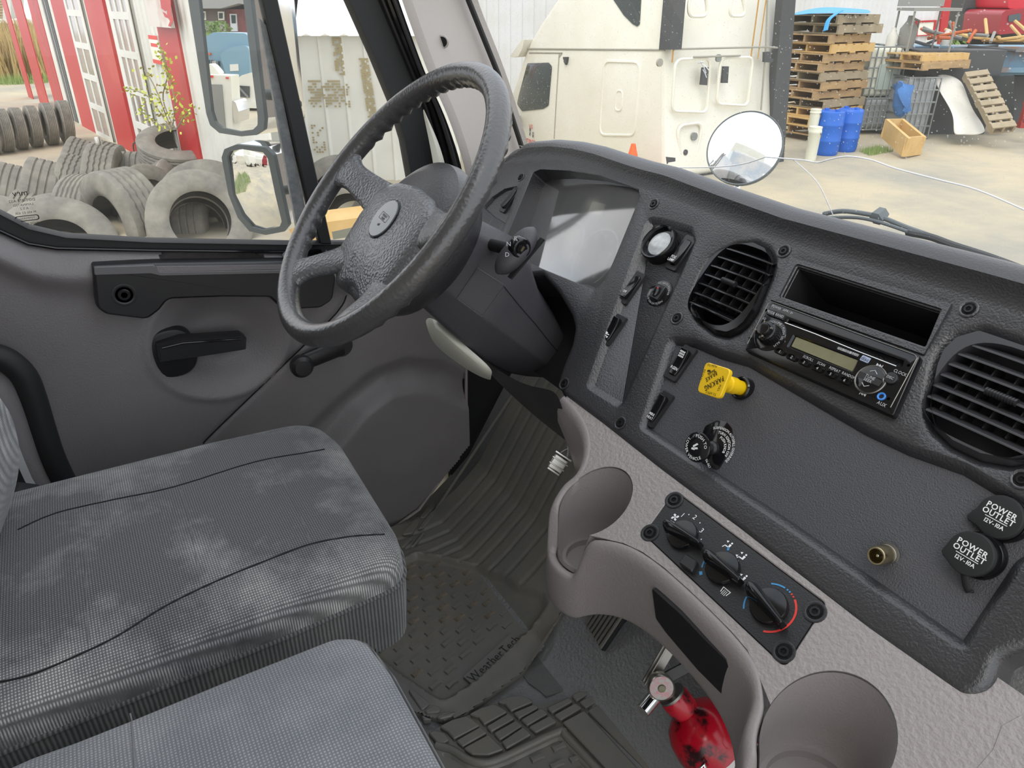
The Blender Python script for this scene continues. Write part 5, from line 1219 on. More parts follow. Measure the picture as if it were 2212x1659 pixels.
# ---------------------------------------------------------------- seats
def fabric(name, col, dust, amt, ribs, rough=.95):
    m = bpy.data.materials.new(name); m.use_nodes = True; N = m.node_tree.nodes; L = m.node_tree.links; b = N['Principled BSDF']
    b.inputs['Roughness'].default_value = rough; b.inputs['Specular IOR Level'].default_value = .25; b.inputs['Sheen Weight'].default_value = .25
    tc = N.new('ShaderNodeTexCoord'); n1 = N.new('ShaderNodeTexNoise'); n1.inputs['Scale'].default_value = 5; n1.inputs['Detail'].default_value = 7; n1.inputs['Roughness'].default_value = .7; L.new(tc.outputs['Object'], n1.inputs['Vector'])
    r = N.new('ShaderNodeValToRGB'); r.color_ramp.elements[0].position = .45; r.color_ramp.elements[1].position = .85; r.color_ramp.elements[0].color = lin(col); r.color_ramp.elements[1].color = lin(dust); L.new(n1.outputs['Fac'], r.inputs['Fac'])
    hs = []
    for ax, sc in ribs:
        w = N.new('ShaderNodeTexWave'); w.wave_type = 'BANDS'; w.bands_direction = ax; w.inputs['Scale'].default_value = sc; w.inputs['Distortion'].default_value = .6; w.inputs['Detail'].default_value = 1; w.inputs['Detail Scale'].default_value = 2; L.new(tc.outputs['Object'], w.inputs['Vector']); hs.append(w.outputs['Fac'])
    h = hs[0]
    for o in hs[1:]:
        mu = N.new('ShaderNodeMath'); mu.operation = 'MULTIPLY'; L.new(h, mu.inputs[0]); L.new(o, mu.inputs[1]); h = mu.outputs[0]
    mx = N.new('ShaderNodeMix'); mx.data_type = 'RGBA'; mx.blend_type = 'MULTIPLY'; mx.inputs[0].default_value = amt
    g = N.new('ShaderNodeMapRange'); g.inputs[3].default_value = .4; g.inputs[4].default_value = 2.2; L.new(h, g.inputs[0])
    L.new(r.outputs['Color'], mx.inputs[6]); L.new(g.outputs[0], mx.inputs[7]); L.new(mx.outputs[2], b.inputs['Base Color'])
    bp = N.new('ShaderNodeBump'); bp.inputs['Strength'].default_value = .5; bp.inputs['Distance'].default_value = .0015; L.new(h, bp.inputs['Height']); L.new(bp.outputs['Normal'], b.inputs['Normal'])
    return m
M['fab'] = fabric('ribbed black seat cloth', '66676a', 'c4c3bf', .85, [('X', 85), ('Y', 100)])
M['fabside'] = fabric('ribbed seat border cloth', '4c4d4e', '6a6a68', .7, [('Y', 62)])
M['fabblue'] = fabric('blue grey seat cloth', '7f8287', 'a5a6a8', .5, [('X', 95), ('Y', 95)])
def cushion(parent, outline, ztop, crown, thick, m, ms, name='cushion', edge=.03, tilt=(0, 0)):
    lp = ccw(outline); N = len(lp); cx = sum(p[0] for p in lp)/N; cy = sum(p[1] for p in lp)/N; vs = []; fs = []
    prof = [(1.0, -edge), (.998, -edge*.72), (.99, -edge*.42), (.972, -edge*.19), (.945, -edge*.06), (.90, .0), (.8, crown*.35), (.6, crown*.72), (.35, crown*.93), (.12, crown)]
    zf = lambda x, y, h: ztop+h+tilt[0]*(x-cx)+tilt[1]*(y-cy)
    for s, h in prof:
        for a, b in lp: x, y = cx+(a-cx)*s, cy+(b-cy)*s; vs.append(V3((x, y, zf(x, y, h))))
    for r in range(len(prof)-1):
        for i in range(N): fs.append((r*N+i, r*N+(i+1) % N, (r+1)*N+(i+1) % N, (r+1)*N+i))
    fs.append(tuple(range((len(prof)-1)*N, len(prof)*N)))
    o = obj(name, vs, fs, m, parent, ang=70)
    bt = BVHTree.FromPolygons(vs, fs)
    def top(x, y): h = bt.ray_cast(V3((x, y, 2)), V3((0, 0, -1))); return h[0] if h[0] else V3((x, y, ztop))
    v2 = []; f2 = []
    pr2 = [(1.0, -edge-.0006), (1.006, -edge-.006), (1.004, -edge-.03), (.99, -edge-thick)]
    for s, h in pr2:
        for a, b in lp: x, y = cx+(a-cx)*s, cy+(b-cy)*s; v2.append(V3((x, y, zf(x, y, h))))
    for r in range(3):
        for i in range(N): f2.append((r*N+i, r*N+(i+1) % N, (r+1)*N+(i+1) % N, (r+1)*N+i))
    obj('cushion_border', v2, f2, ms, parent, ang=70)
    sl = [V3((cx+(a-cx)*1.003, cy+(b-cy)*1.003, zf(cx+(a-cx), cy+(b-cy), -edge-.001))) for a, b in lp]
    tube('piping', sl, .0030, ms, parent, seg=8, closed=True)
    return top
seat = tag(thing('driver_seat', (-.93, 0, ZF)), "dusty black ribbed cloth driver's seat facing the steering wheel", 'seat')
so = rounded([(-1.175, -.30), (-.700, -.30), (-.710, .10), (-.722, .262), (-.785, .280), (-1.06, .292), (-1.155, .275), (-1.17, .10)], [.05, .05, .2, .05, .1, .1, .07, .2], 6)
so = resample(so, .014)
top = cushion(seat, so, -.648, .016, .10, M['fab'], M['fabside'], edge=.045, tilt=(.012, .0))
def seamline(pxs, parent, topf, m='matte', r=.0013, z=-.64):
    P = smooth_path([V3((*(lambda q: (q.x, q.y))(onz(x, y, z)), 0)) for x, y in pxs], 6); tube('seam', [topf(p.x, p.y)+V3((0, 0, .0002)) for p in P], r, M[m], parent, seg=6)
seamline([(40, 1148), (126, 1113), (250, 1085), (380, 1058), (548, 1003), (660, 975), (700, 962)], seat, top)
seamline([(-40, 1482), (60, 1458), (160, 1418), (253, 1375), (360, 1312), (470, 1260), (580, 1215), (672, 1180), (760, 1158), (830, 1144)], seat, top)
M['stitch'] = mat('pale stitching', '77787a', .8)
seamline([(588, 986), (620, 1060), (650, 1120), (671, 1176)], seat, top, 'stitch', .0006); seamline([(392, 1066), (408, 1120), (422, 1190), (436, 1280)], seat, top, 'stitch', .0006); seamline([(187, 1190), (190, 1290), (192, 1400)], seat, top, 'stitch', .0006)
box('seat_base', (-.92, -.02, -.97), (.40, .46, .40), M['matte'], seat)
# backrest: only its front outer edge shows at the left
rows = []
sil_ = smooth_path([onx(x, y, -1.12) for x, y in ((-120, 640), (-60, 740), (-12, 812), (26, 868), (42, 920), (46, 955), (42, 1000), (30, 1050), (14, 1095), (-6, 1140), (-40, 1180))], 3)
for p in sil_:
    row = [V3((a, b, p.z)) for a, b in rounded([(-1.09, p.y), (-1.15, p.y-.05), (-1.15, p.y-.16), (-.74, p.y-.18), (-.74, p.y-.10), (-.92, p.y-.03)], .03, 5)]
    rows.append(row)
gridobj('backrest', rows, M['fab'], seat, sub=1, closed_u=True, ang=80)
rc = [onx(x, y, -1.13) for x, y in ((-60, 1105), (40, 1085), (85, 1090), (102, 1110), (98, 1135), (60, 1160), (20, 1185), (-60, 1210))]
RCf = Fr((-1.13, 0, 0), (0, 1, 0), (0, 0, 1)); bead(RCf, rounded(ccw([(p.y, p.z) for p in rc]), .01), [(0, -.06), (0, .0), (-.004, .006)], M['black'], 'recliner_cover', seat)
tube('recliner_edge', smooth_path([onx(x, y, -1.12)+V3((.004, 0, 0)) for x, y in ((10, 1100), (40, 1104), (75, 1108), (98, 1118))], 4), .002, M['steel'], seat, seg=8)
bead(RCf, ell(onx(12, 1152, -1.124).y, onx(12, 1152, -1.124).z, .0055, n=16), [(0, .006), (0, .0066)], M['zinc'], 'bolt_hole', seat)
tube('armrest', smooth_path([V3((-.640, -.30, -.47)), V3((-.640, -.24, -.49)), V3((-.642, -.205, -.53)), V3((-.645, -.215, -.57))], 5), .024, M['rubberblk'], seat, seg=16)
# middle seat
jseat = tag(thing('middle_seat', (-.4, -.1, ZF)), 'flat blue-grey cloth middle seat with light dust in the lower foreground', 'seat')
jq = [(onz(x, y, -.60).x, onz(x, y, -.60).y) for x, y in ((-60, 1668), (60, 1615), (160, 1580), (275, 1535), (480, 1452), (722, 1358), (782, 1356), (842, 1432), (905, 1545), (975, 1672))]
jo = [(jq[0][0]-.005, -.45)] + jq[0:] + [(-.20, .155), (-.10, .12), (-.10, -.45)]
jo = resample(rounded(jo, [.02]+[.02]*5+[.02, .03, .02, .02, .02, .02, .03, .03], 4), .012)
jt = cushion(jseat, jo, -.606, .010, .07, M['fabblue'], M['fabside'], edge=.016)
seamline([(278, 1532), (284, 1590), (292, 1668)], jseat, jt, 'stitch', .0008, -.60)
box('seat_base', (-.34, -.15, -.94), (.36, .45, .42), M['matte'], jseat)
# belt buckle between the seats
bk = tag(thing('belt_buckle', onz(190, 1550, -.66)), 'black belt buckle with red release button between the two seats', 'buckle')
bn = (V3((-.10, .38, .9))).normalized(); bo = ray(190, 1545)*.905; BF = Fr(bo, CR_-bn*CR_.dot(bn), bn.cross(CR_))
bq = [BF.uv(x, y) for x, y in ((137, 1518), (242, 1527), (240, 1556), (225, 1582), (150, 1580), (138, 1560))]
bh = rounded([BF.uv(x, y) for x, y in ((143, 1523), (237, 1531), (235, 1556), (222, 1577), (152, 1575), (143, 1557))], .003)
shell = plate(BF, rounded(ccw(bq), .004), [(.001, -.001), (.0012, -.004), (-.001, -.07)], [(ccw(bh), [(.0006, -.0006), (.001, -.012)], True)], M['gloss'], 'buckle_shell', bk)
rbn = [BF.uv(x, y, -.003) for x, y in ((143, 1523), (158, 1527), (164, 1545), (206, 1549), (220, 1534), (236, 1533), (234, 1558), (221, 1576), (152, 1574), (143, 1556))]
bead(BF, rounded(ccw(rbn), .002), [(0, -.012), (0, -.004), (-.001, -.003)], M['redbutton'], 'release_button', bk)
# glossy hinge cover in the lower left corner
hg = tag(thing('hinge_cover', ray(20, 1545)*.86), 'glossy black round hinge cover left of the belt buckle', 'hinge cover')
ho_ = ray(-25, 1640)*.85; HF = Fr(ho_, (0, 1, 0), (0, 0, 1))
lathe(HF, [(.070, -.05), (.0735, -.045), (.0735, .012), (.069, .017), (.05, .019), (0, .020)], M['gloss'], 'cover', hg, seg=56)
# rear seal of the door opening and the pillar behind it
rs = tag(thing('trim_2', (-1.36, -.2, -.8)), 'thick black rubber door seal curving behind the seat', None, kind='structure')
sp = smooth_path([onx(x, y, -1.375) for x, y in ((-80, 752), (-20, 766), (18, 780), (52, 812), (72, 860), (92, 925), (112, 985), (138, 1040), (165, 1085), (200, 1130))], 5)
tube('door_seal', sp, .0205, M['rubberblk'], rs, seg=16)
ra = resamp([onx(x, y, -1.37) for x, y in ((-60, 785), (5, 800), (42, 846), (65, 911), (98, 1009), (130, 1064), (170, 1110))], 10); rb_ = resamp([onx(x, y, -1.345) for x, y in ((-80, 815), (-30, 850), (10, 905), (42, 965), (62, 1018), (92, 1070), (140, 1125))], 10)
gridobj('pillar_cover', [ra, [p.lerp(q, .5)+V3((.012, 0, 0)) for p, q in zip(ra, rb_)], rb_], M['door'], rs, sub=1)
M['jambw'] = mat('pale painted metal', 'b8bbbb', .4)
rc2 = resamp([onx(x, y, -1.335) for x, y in ((0, 930), (30, 985), (48, 1028), (72, 1068), (110, 1105))], 8); 
gridobj('jamb_metal', [rb_[2:], resamp([onx(x, y, -1.34) for x, y in ((-20, 900), (30, 985), (42, 1015), (66, 1062), (108, 1104))], 8)], M['jambw'], rs, sub=0)
gridobj('jamb_dark', [rc2, resamp([onx(x, y, -1.30) for x, y in ((-60, 960), (-30, 1020), (0, 1080), (40, 1120), (100, 1140))], 8)], M['matte'], rs, sub=0)
# ---------------------------------------------------------------- the yard outside
GZ = -2.30
def G(px, py): return onz(px, py, GZ)
def rotz(v, deg): return Matrix.Rotation(rad(deg), 3, 'Z') @ V3(v)
class VFr(Fr):
    def __init__(s, o, turn=0.0, axis=None):
        u = rotz(axis or CR_, turn); super().__init__(o, u, V3((0, 0, 1)))
def VD(px, py, depth, turn=0.0): return VFr(ray(px, py)*depth, turn)
M['ground'] = mat('dusty yard ground', 'b9ad93', .95, var=(.55, .36, .66), col2='989488', bump=(6, .3))
tag(obj('ground', [V3((-70, -60, GZ)), V3((40, -60, GZ)), V3((40, 60, GZ)), V3((-70, 60, GZ))], [(0, 1, 2, 3)], M['ground'], smooth=False), 'dusty tan and grey yard ground', None, kind='structure')
M['wpaint'] = mat('white truck paint', 'e9e7dc', .35, var=(1.2, .35, .75), col2='dedbcb')
M['wmetal'] = mat('white corrugated sheet', 'd9dadb', .5, var=(.8, .4, .7), col2='cfcfcb')
M['redtrim'] = mat('red painted trim', 'b5262b', .5)
M['dglass'] = mat('dark truck glass', '3c4547', .08, coat=.5)
M['dgrey'] = mat('dark grey rubber', '4b4d4f', .7)
M['tire'] = mat('dusty tyre rubber', '6c6a64', .85, var=(5, .35, .68), col2='8c887e', bump=(30, .3))
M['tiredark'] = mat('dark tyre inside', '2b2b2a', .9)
M['wood'] = mat('weathered pallet wood', '9c8263', .85, var=(3, .35, .7), col2='b99a6c', stretch=(1, 1, 4))
M['woodnew'] = mat('fresh pallet wood', 'c6a265', .8, var=(4, .35, .7), col2='d3b27a')
M['woodgrey'] = mat('grey pallet wood', '94876f', .9, var=(4, .35, .7), col2='a89a82')
M['woodred'] = mat('red pallet wood', '9b3a33', .8)
M['bluebarrel'] = mat('blue drum plastic', '1f63c4', .4)
M['ibc'] = mat('milky tote plastic', 'dcdccb', .5)
M['cage'] = mat('galvanised cage', '8d9190', .45, metal=.5)
M['ibcgrey'] = mat('grey tote plastic', '9ea3a6', .55)
M['tarpw'] = mat('white tarpaulin', 'd6d4cb', .6)
M['tarpb'] = mat('bright blue sheeting', '3f9be0', .5)
M['bagb'] = mat('blue cloth bag', '4a78b4', .8)
M['dump'] = mat('faded blue steel', '6d8ea3', .6, var=(1.5, .5, .66), col2='86634a')
M['leaf'] = mat('spring leaves', 'b9c24a', .7)
M['tree'] = mat('tree leaves', '7f9a55', .8)
M['drygrass'] = mat('dry grass', 'c0a873', .9)
M['green'] = mat('green grass', '8aa05a', .9)
M['stem'] = mat('thin stems', '8a8468', .8)
def corr(fr, a0, a1, b0, b1, pitch, depth, m, name, parent=None, flat=.55):
    """sheet with vertical ribs"""
    vs = []; fs = []; n = int((a1-a0)/pitch); xs = []
    for k in range(n):
        x = a0+k*pitch; xs += [(x, 0), (x+pitch*flat, 0), (x+pitch*(flat+.08), depth), (x+pitch*.92, depth)]
    xs.append((a0+n*pitch, 0))
    for x, h in xs: vs += [fr.pt(x, b0, h), fr.pt(x, b1, h)]
    for i in range(len(xs)-1): fs.append((2*i, 2*i+2, 2*i+3, 2*i+1))
    return obj(name, vs, fs, m, parent, smooth=False, fix=False)
def ridge(fr, loop, r, m, parent, name='pressing'): return tube(name, [fr.pt(a, b, 0) for a, b in loop], r, m, parent, seg=6, closed=True)
# ----- white sleeper cab parked ahead
K = G(1430, 392)
us = rotz(-CR_, -56); ur = rotz(CR_, 34)
SFm = Fr(K, -us, (0, 0, 1)); RFm = Fr(K, ur, (0, 0, 1))
y3 = lambda x, y: (1000+x*.3255, y*.3255)
TW = RFm.uv(1690, 150)[0]
trk = tag(thing('sleeper_truck', K), 'white sleeper cab truck parked nose left ahead of the windscreen', 'truck')
side = SFm.uvs([(1437, 392), (1437, -90), (1280, -100), (1235, -60)] + [y3(*p) for p in ((620, 0), (520, 150), (450, 270), (395, 400), (310, 660), (318, 760))] + [(1085, 300), (1080, 392)])
bead(SFm, rounded(side, .12, 4), [(-.04, -TW), (0, -TW+.06), (0, -.06), (-.02, -.015), (-.06, 0)], M['wpaint'], 'cab_body', trk, bottom=True)
bead(SFm, [SFm.uv(*y3(*p)) for p in ((360, 380), (345, 372), (425, 262), (440, 262), (425, 325), (400, 372))], [(0, -2.2), (0, .10)], M['wpaint'], 'sun_visor', trk)
bead(SFm, rounded(SFm.uvs([y3(*p) for p in ((430, 420), (570, 415), (592, 440), (570, 700), (535, 722), (395, 738), (362, 690), (372, 640))]), .05), [(0, -.05), (0, .012), (-.01, .016)], M['dglass'], 'door_window', trk)
bead(SFm, SFm.uvs([y3(*p) for p in ((990, -20), (1185, -20), (1175, 160), (1158, 175), (1130, 160), (1070, 100))]), [(0, -.05), (0, .012)], M['dglass'], 'roof_window', trk)
ridge(SFm, rounded(SFm.uvs([y3(*p) for p in ((940, 405), (1178, 412), (1140, 898), (908, 895))]), .12), .020, M['wpaint'], trk)
ridge(SFm, rounded(SFm.uvs([y3(*p) for p in ((1022, 600), (1060, 602), (1052, 735), (1010, 733))]), .06), .014, M['wpaint'], trk)
M['gapline'] = mat('grey body seam', '9c9a8f', .7)
def line(fr, pts, r, m, parent, name='body_seam'): return tube(name, [fr.pt(*fr.uv(*y3(*p)), .002) for p in pts], r, m, parent, seg=5)
line(SFm, ((640, 355), (622, 640), (606, 920)), .010, M['gapline'], trk); line(SFm, ((430, 324), (1340, 332)), .014, M['gapline'], trk); line(SFm, ((440, 350), (660, 352), (640, 380)), .010, M['gapline'], trk)
bead(SFm, SFm.uvs([y3(*p) for p in ((1368, -30), (1437, -30), (1408, 328), (1336, 330))]), [(0, -.12), (0, .10)], M['dgrey'], 'side_fairing', trk)
fa = RFm.uvs([(1690, -20), (1718, -20), (1688, 385), (1655, 385)]); bead(RFm, fa, [(0, -.10), (0, .02)], M['dgrey'], 'side_fairing', trk)
bead(SFm, SFm.uvs([y3(*p) for p in ((676, 378), (704, 378), (700, 410), (692, 430), (682, 410))]), [(0, 0), (0, .04)], M['dgrey'], 'door_hinge_cover', trk)
bead(SFm, SFm.uvs([y3(*p) for p in ((330, 800), (385, 768), (388, 858), (350, 850))]), [(0, .02), (0, .10)], M['dgrey'], 'door_mirror', trk)
mb = MB(); p = SFm.uv(*y3(455, 880)); 
for s in range(9): mb.add([SFm.pt(p[0]+a*.012+.06*math.cos(s*2.1), p[1]+b*.016+.06*math.sin(s*1.7), .014) for a, b in ((-1, -1), (1, -1), (1.4, 1), (-1, 1.3))], [(0, 1, 2, 3)])
mb.obj('door_emblem', M['dgrey'], trk, smooth=False)
for s_, x, y, sz in (('DESTINY', 430, 935, .12), ('VS', 455, 840, .10)): p = SFm.uv(*y3(x, y)); text(SFm, s_, sz, M['redline'], trk, p[0], p[1], .016, bold=.01)
line(RFm, ((1400, 327), (2010, 312), (2100, 318)), .014, M['gapline'], trk); line(RFm, ((2020, 0), (2010, 310), (1978, 730)), .014, M['gapline'], trk)
for lp in ([(1500, -30), (1610, -30), (1625, 110), (1495, 110)], [(1790, -30), (1850, -30), (1880, 108), (1760, 108)], [(1410, 395), (1640, 385), (1620, 720), (1600, 745), (1385, 738)], [(1710, 385), (1925, 380), (1890, 680), (1870, 700), (1680, 690)], [(1420, 835), (1590, 812), (1540, 1070), (1450, 1085)]):
    q = [RFm.uv(*y3(*p)) for p in lp]; ridge(RFm, rounded(q, .12), .022, M['wpaint'], trk)
for lp in ([(1585, 448), (1620, 445), (1610, 565), (1572, 562)], [(1722, 440), (1755, 440), (1748, 550), (1712, 550)], [(1992, 345), (2028, 342), (2030, 380), (2052, 395), (2040, 415), (1990, 412)], [(1345, 1040), (1400, 1045), (1400, 1085), (1345, 1085)]):
    bead(RFm, RFm.uvs([y3(*p) for p in lp]), [(0, -.01), (0, .03)], M['dgrey'], 'rear_vent', trk)
for x, y, r, m in ((1530, 905, .055, 'cage'), (1470, 1010, .04, 'dgrey'), (1690, 385, .05, 'cage'), (1300, 415, .05, 'gapline')): p = RFm.uv(*y3(x, y)); bead(RFm, ell(*p, r, n=16), [(0, 0), (0, .03)], M[m], 'fitting', trk)
tube('grab_rail', [RFm.pt(*RFm.uv(*y3(*p)), .03) for p in ((1520, 378), (1830, 368))], .012, M['gapline'], trk, seg=6)
M['rust'] = mat('rust streak', 'b98f4c', .8)
for x, w in ((1942, .03), (1990, .025), (1412, .03)): p = RFm.uv(*y3(x, 150)); bead(RFm, rect(p[0], p[1], w, .95), [(0, 0), (0, .0015)], M['rust'], 'rust_streak', trk)
bead(SFm, SFm.uvs([(1437, 392), (1437, 440), (1080, 440), (1080, 392)]), [(0, -2.2), (0, -.1)], M['dgrey'], 'chassis', trk)
cone = tag(thing('traffic_cone', G(1362, 398)), 'orange traffic cone beside the white sleeper cab', 'cone')
M['orange'] = mat('cone orange', 'e2662c', .5); cg = Fr(G(1362, 398), (1, 0, 0), (0, 1, 0))
hc = (cg.o.length)*0+next(h*.01 for h in range(20, 120) if (lambda q: CY-FPX*q.dot(CU_)/q.dot(CF_))(cg.o+V3((0, 0, h*.01))) < 311)
lathe(cg, [(.16, .03), (.03, hc), (0, hc)], M['orange'], 'cone_body', cone, seg=20); MB().box(cg.pt(0, 0, .015), .38, .38, .03).obj('cone_base', M['orange'], cone)
# ----- ribbed grey-white hall behind truck and pallets, red corner trim
hall = tag(thing('metal_hall', ray(1600, 60)*21), 'pale ribbed metal hall with red corner trim behind the pallets', 'building')
HFm = VD(2048, 40, 21, 14); hu = HFm.uv(2050, 40)
corr(HFm, HFm.uv(1000, 60)[0], HFm.uv(2046, 60)[0], -4, 3.2, .30, .03, M['wmetal'], 'ribbed_wall', hall)
bead(HFm, HFm.uvs([(2038, -40), (2056, -40), (2036, 95), (2022, 95)]), [(0, -.05), (0, .10)], M['redtrim'], 'corner_trim', hall)
bead(HFm, HFm.uvs([(2056, -60), (2056, 120), (2040, 120)]), [(0, -6), (0, -.05)], M['wmetal'], 'gable_return', hall) if False else None
sgn = tag(thing('wall_sign', HFm.pt(*HFm.uv(1996, 58), .06)), 'white board in a red frame against the ribbed hall', 'sign')
so_ = HFm.uvs([(1976, 45), (2019, 43), (2014, 76), (1973, 78)]); si_ = HFm.uvs([(1980, 49), (2014, 47), (2010, 74), (1977, 76)])
plate(HFm, ccw(so_), [(0, .02)], [(ccw(si_), [(0, .05)], True)], M['redtrim'], 'sign_frame', sgn, h0=.09); bead(HFm, si_, [(0, .05), (0, .07)], M['wpaint'], 'sign_board', sgn)
# ----- pallets
def pallet_mesh(name, w, d, h, m, fr, parent, nb=7, gap=.35):
    """deck boards, three bearers and bottom boards, each board its own piece"""
    bw = w/(nb+(nb-1)*gap)
    bm_ = {}
    def board(c, sx, sy, sz):
        o = MB().box(fr.pt(*c), sx, sy, sz, R=Matrix((fr.u, fr.v, fr.n)).transposed()).obj('board', m, parent, smooth=False)
    for k in range(nb): board((-w/2+bw/2+k*bw*(1+gap), 0, h-.011), bw, d, .022)
    for k in (-1, 0, 1): board((0, k*(d/2-.02), h/2), w, .04, h-.044)
    for k in (-1, 0, 1): board((k*(w/2-bw/2), 0, .011), bw, d, .022)
def pallet(label, fr, w=1.2, d=1.0, h=.14, m='wood', nb=7, group=None):
    t = tag(thing('pallet', fr.o), label, 'pallet', group); pallet_mesh('pallet', w, d, h, M[m], fr, t, nb); return t
PS = G(1790, 330); pd = PS.dot(CF_)
zz = lambda x, y: (1690+x*.23598, y*.23598)
def flat_at(px, py, depth, turn): p = ray(px, py)*depth; u = rotz(CR_, turn); return Fr(p, u, V3((0, 0, 1)).cross(u))
D0 = 13.2
labs = ['topmost grey pallet of the tall stack, under the blue sheeting', 'second pallet from the top of the tall stack', 'third pallet from the top of the tall stack', 'pale yellow pallet, fourth from the top of the tall stack', 'fifth pallet from the top of the tall stack, holding white scraps', 'sixth pallet from the top of the tall stack', 'seventh pallet from the top of the tall stack', 'pale pallet, eighth from the top of the tall stack', 'ninth pallet from the top of the tall stack', 'tenth pallet from the top of the tall stack', 'pale pallet, eleventh from the top of the tall stack', 'pale pallet, twelfth from the top of the tall stack', 'thirteenth pallet from the top, just above the drum tops']
pr_ = random.Random(21); PT = ray(1797, 30)*D0; cols = ['woodgrey', 'woodgrey', 'wood', 'woodnew', 'wood', 'wood', 'woodgrey', 'wood', 'wood', 'woodgrey', 'woodnew', 'woodnew', 'wood']
zt_ = PT.z; SY = lambda p: CY-FPX*p.dot(CU_)/p.dot(CF_)
for i, lab in enumerate(labs):
    z = zt_-.152*(i+1); c = V3((PT.x, PT.y, z))+CR_*pr_.uniform(-.08, .08)+(CR_*.10 if i in (0, 1) else V3()); u = rotz(CR_, 32+pr_.uniform(-5, 5))
    pallet(lab, Fr(c, u, V3((0, 0, 1)).cross(u)), 1.22, 1.02, .148, cols[i], 6, 'pallets in the tall stack')
for k in range(3):
    u = rotz(CR_, 30); z = zt_-.152*(len(labs)+2+k*2.2)
    pallet('dark low pallet of the stack in shadow behind the blue drums', Fr(V3((PT.x, PT.y, z))-CR_*.1, u, V3((0, 0, 1)).cross(u)), 1.2, 1.0, .15, 'woodgrey', 6, 'low pallets behind the drums')
sheet = tag(gridobj('plastic_sheet', [[ray(*zz(x, y))*(D0-.7+q*.9) for x, y in row] for q, row in enumerate([[(100, 150), (240, 130), (420, 128), (520, 130), (640, 120), (830, 135)], [(105, 128), (250, 95), (360, 72), (500, 76), (620, 86), (800, 100)], [(120, 122), (260, 90), (370, 74), (500, 78), (620, 84), (790, 98)]])], M['tarpb'], None, sub=2, solid=.02), 'bright blue plastic sheet draped on the top pallet', 'plastic sheet')
tube('sheet_strip', smooth_path([ray(*zz(*p))*(D0-.75) for p in ((545, 95), (470, 140), (420, 190), (395, 280))], 5), .05, M['tarpb'], sheet, seg=6, flat=.2)
# drums, pails
def drum(px0, px1, ytop, ybot, lab):
    c = G((px0+px1)/2, ybot); dep = c.dot(CF_); r = (px1-px0)/2*dep/FPX; c = c+_h*r
    hgt = next(h*.01 for h in range(30, 300) if (lambda q: CY-FPX*q.dot(CU_)/q.dot(CF_))(c+V3((0, 0, h*.01))) < ytop)
    t = tag(thing('plastic_drum', c), lab, 'drum', 'blue plastic drums under the pallets'); f = Fr(c, (1, 0, 0), (0, 1, 0))
    lathe(f, [(r*.9, 0), (r*.97, .03), (r, .08), (r, hgt*.30), (r*1.03, hgt*.32), (r*1.03, hgt*.35), (r, hgt*.37), (r, hgt*.66), (r*1.03, hgt*.68), (r*1.03, hgt*.71), (r, hgt*.73), (r, hgt*.93), (r*.96, hgt*.985), (r*.9, hgt)], M['bluebarrel'], 'drum_body', t, seg=32)
    for s in (-1, 1): lathe(f.at(s*r*.5, 0, hgt), [(.04, 0), (.04, .03), (0, .03)], M['bluebarrel'], 'bung', t, seg=12)
drum(1763, 1818, 240, 338, 'left blue plastic drum under the pallet stack'); drum(1806, 1858, 236, 330, 'right blue plastic drum under the pallet stack')
def pail(px, ytop, ybot, w, lab, dep=None):
    c = G(px, ybot) if dep is None else ray(px, ybot)*dep; d = c.dot(CF_); r = w/2*d/FPX; h = (ybot-ytop)*d/FPX*1.05
    t = tag(thing('pail', c), lab, 'pail', 'white pails beside the drums'); f = Fr(c, (1, 0, 0), (0, 1, 0))
    lathe(f, [(r*.88, 0), (r*.98, h*.8), (r*1.06, h*.82), (r*1.06, h*.88), (r, h*.9), (r*1.04, h*.97), (r*1.04, h), (r*.9, h)], M['ibc'], 'pail_body', t, seg=24)
    tube('bail', [f.pt(r*1.05*math.cos(q), r*1.05*math.sin(q), h*.84-.1*abs(math.sin(q))) for q in [k*math.pi/8 for k in range(9)]], .008, M['cage'], t, seg=5)
pail(1750, 280, 345, 26, 'white pail on the ground left of the blue drums'); pail(1755, 240, 282, 22, 'white pail stacked on another beside the blue drums', G(1750, 345).dot(CF_)+.2)
# totes
def tote(quad, dep, lab, m, turn, sheetm=None, depth=1.0):
    f = VD(quad[3][0], quad[3][1], dep, turn); q = [f.uv(x, y) for x, y in quad]
    w = max(p[0] for p in q); h = max(p[1] for p in q)
    t = tag(thing('bulk_tote', f.o), lab, 'tote')
    MB().box(f.pt(w/2, h/2, -depth/2), w*.96, h*.96, depth*.96, R=Matrix((f.u, f.v, f.n)).transposed()).obj('tank', M[m], t, bev=.08, bseg=3)
    for k in range(6):
        b = h*k/5; p = [f.pt(0, b, .02), f.pt(w, b, .02), f.pt(w, b, -depth-.02), f.pt(0, b, -depth-.02)]; tube('cage_bar', p, .014, M['cage'], t, seg=5, closed=True)
    for k in range(7):
        a = w*k/6; tube('cage_bar', [f.pt(a, 0, .02), f.pt(a, h, .02)], .014, M['cage'], t, seg=5); tube('cage_bar', [f.pt(w+.01, 0, -depth*k/6), f.pt(w+.01, h, -depth*k/6)], .014, M['cage'], t, seg=5)
    if sheetm: bead(f, rect(w*.60, h*.42, w*.62, h*.5), [(0, .01), (0, .03)], M[sheetm], 'label_plate', t)
    return f, t, w, h
M['plategrey'] = mat('grey plate', 'a5b0a8', .4)
tote([(1870, 102), (1947, 115), (1935, 222), (1862, 212)], 14.0, 'milky white caged tote right of the pallet stack', 'ibc', 6, 'plategrey')
tote([(1864, 214), (1935, 222), (1922, 288), (1858, 280)], 14.2, 'caged tote base under the white tote with pink tinge', 'ibcgrey', 6)
tote([(1950, 168), (2020, 172), (2004, 288), (1935, 298)], 13.8, 'grey caged tote behind the blue cloth bag', 'ibcgrey', 2)
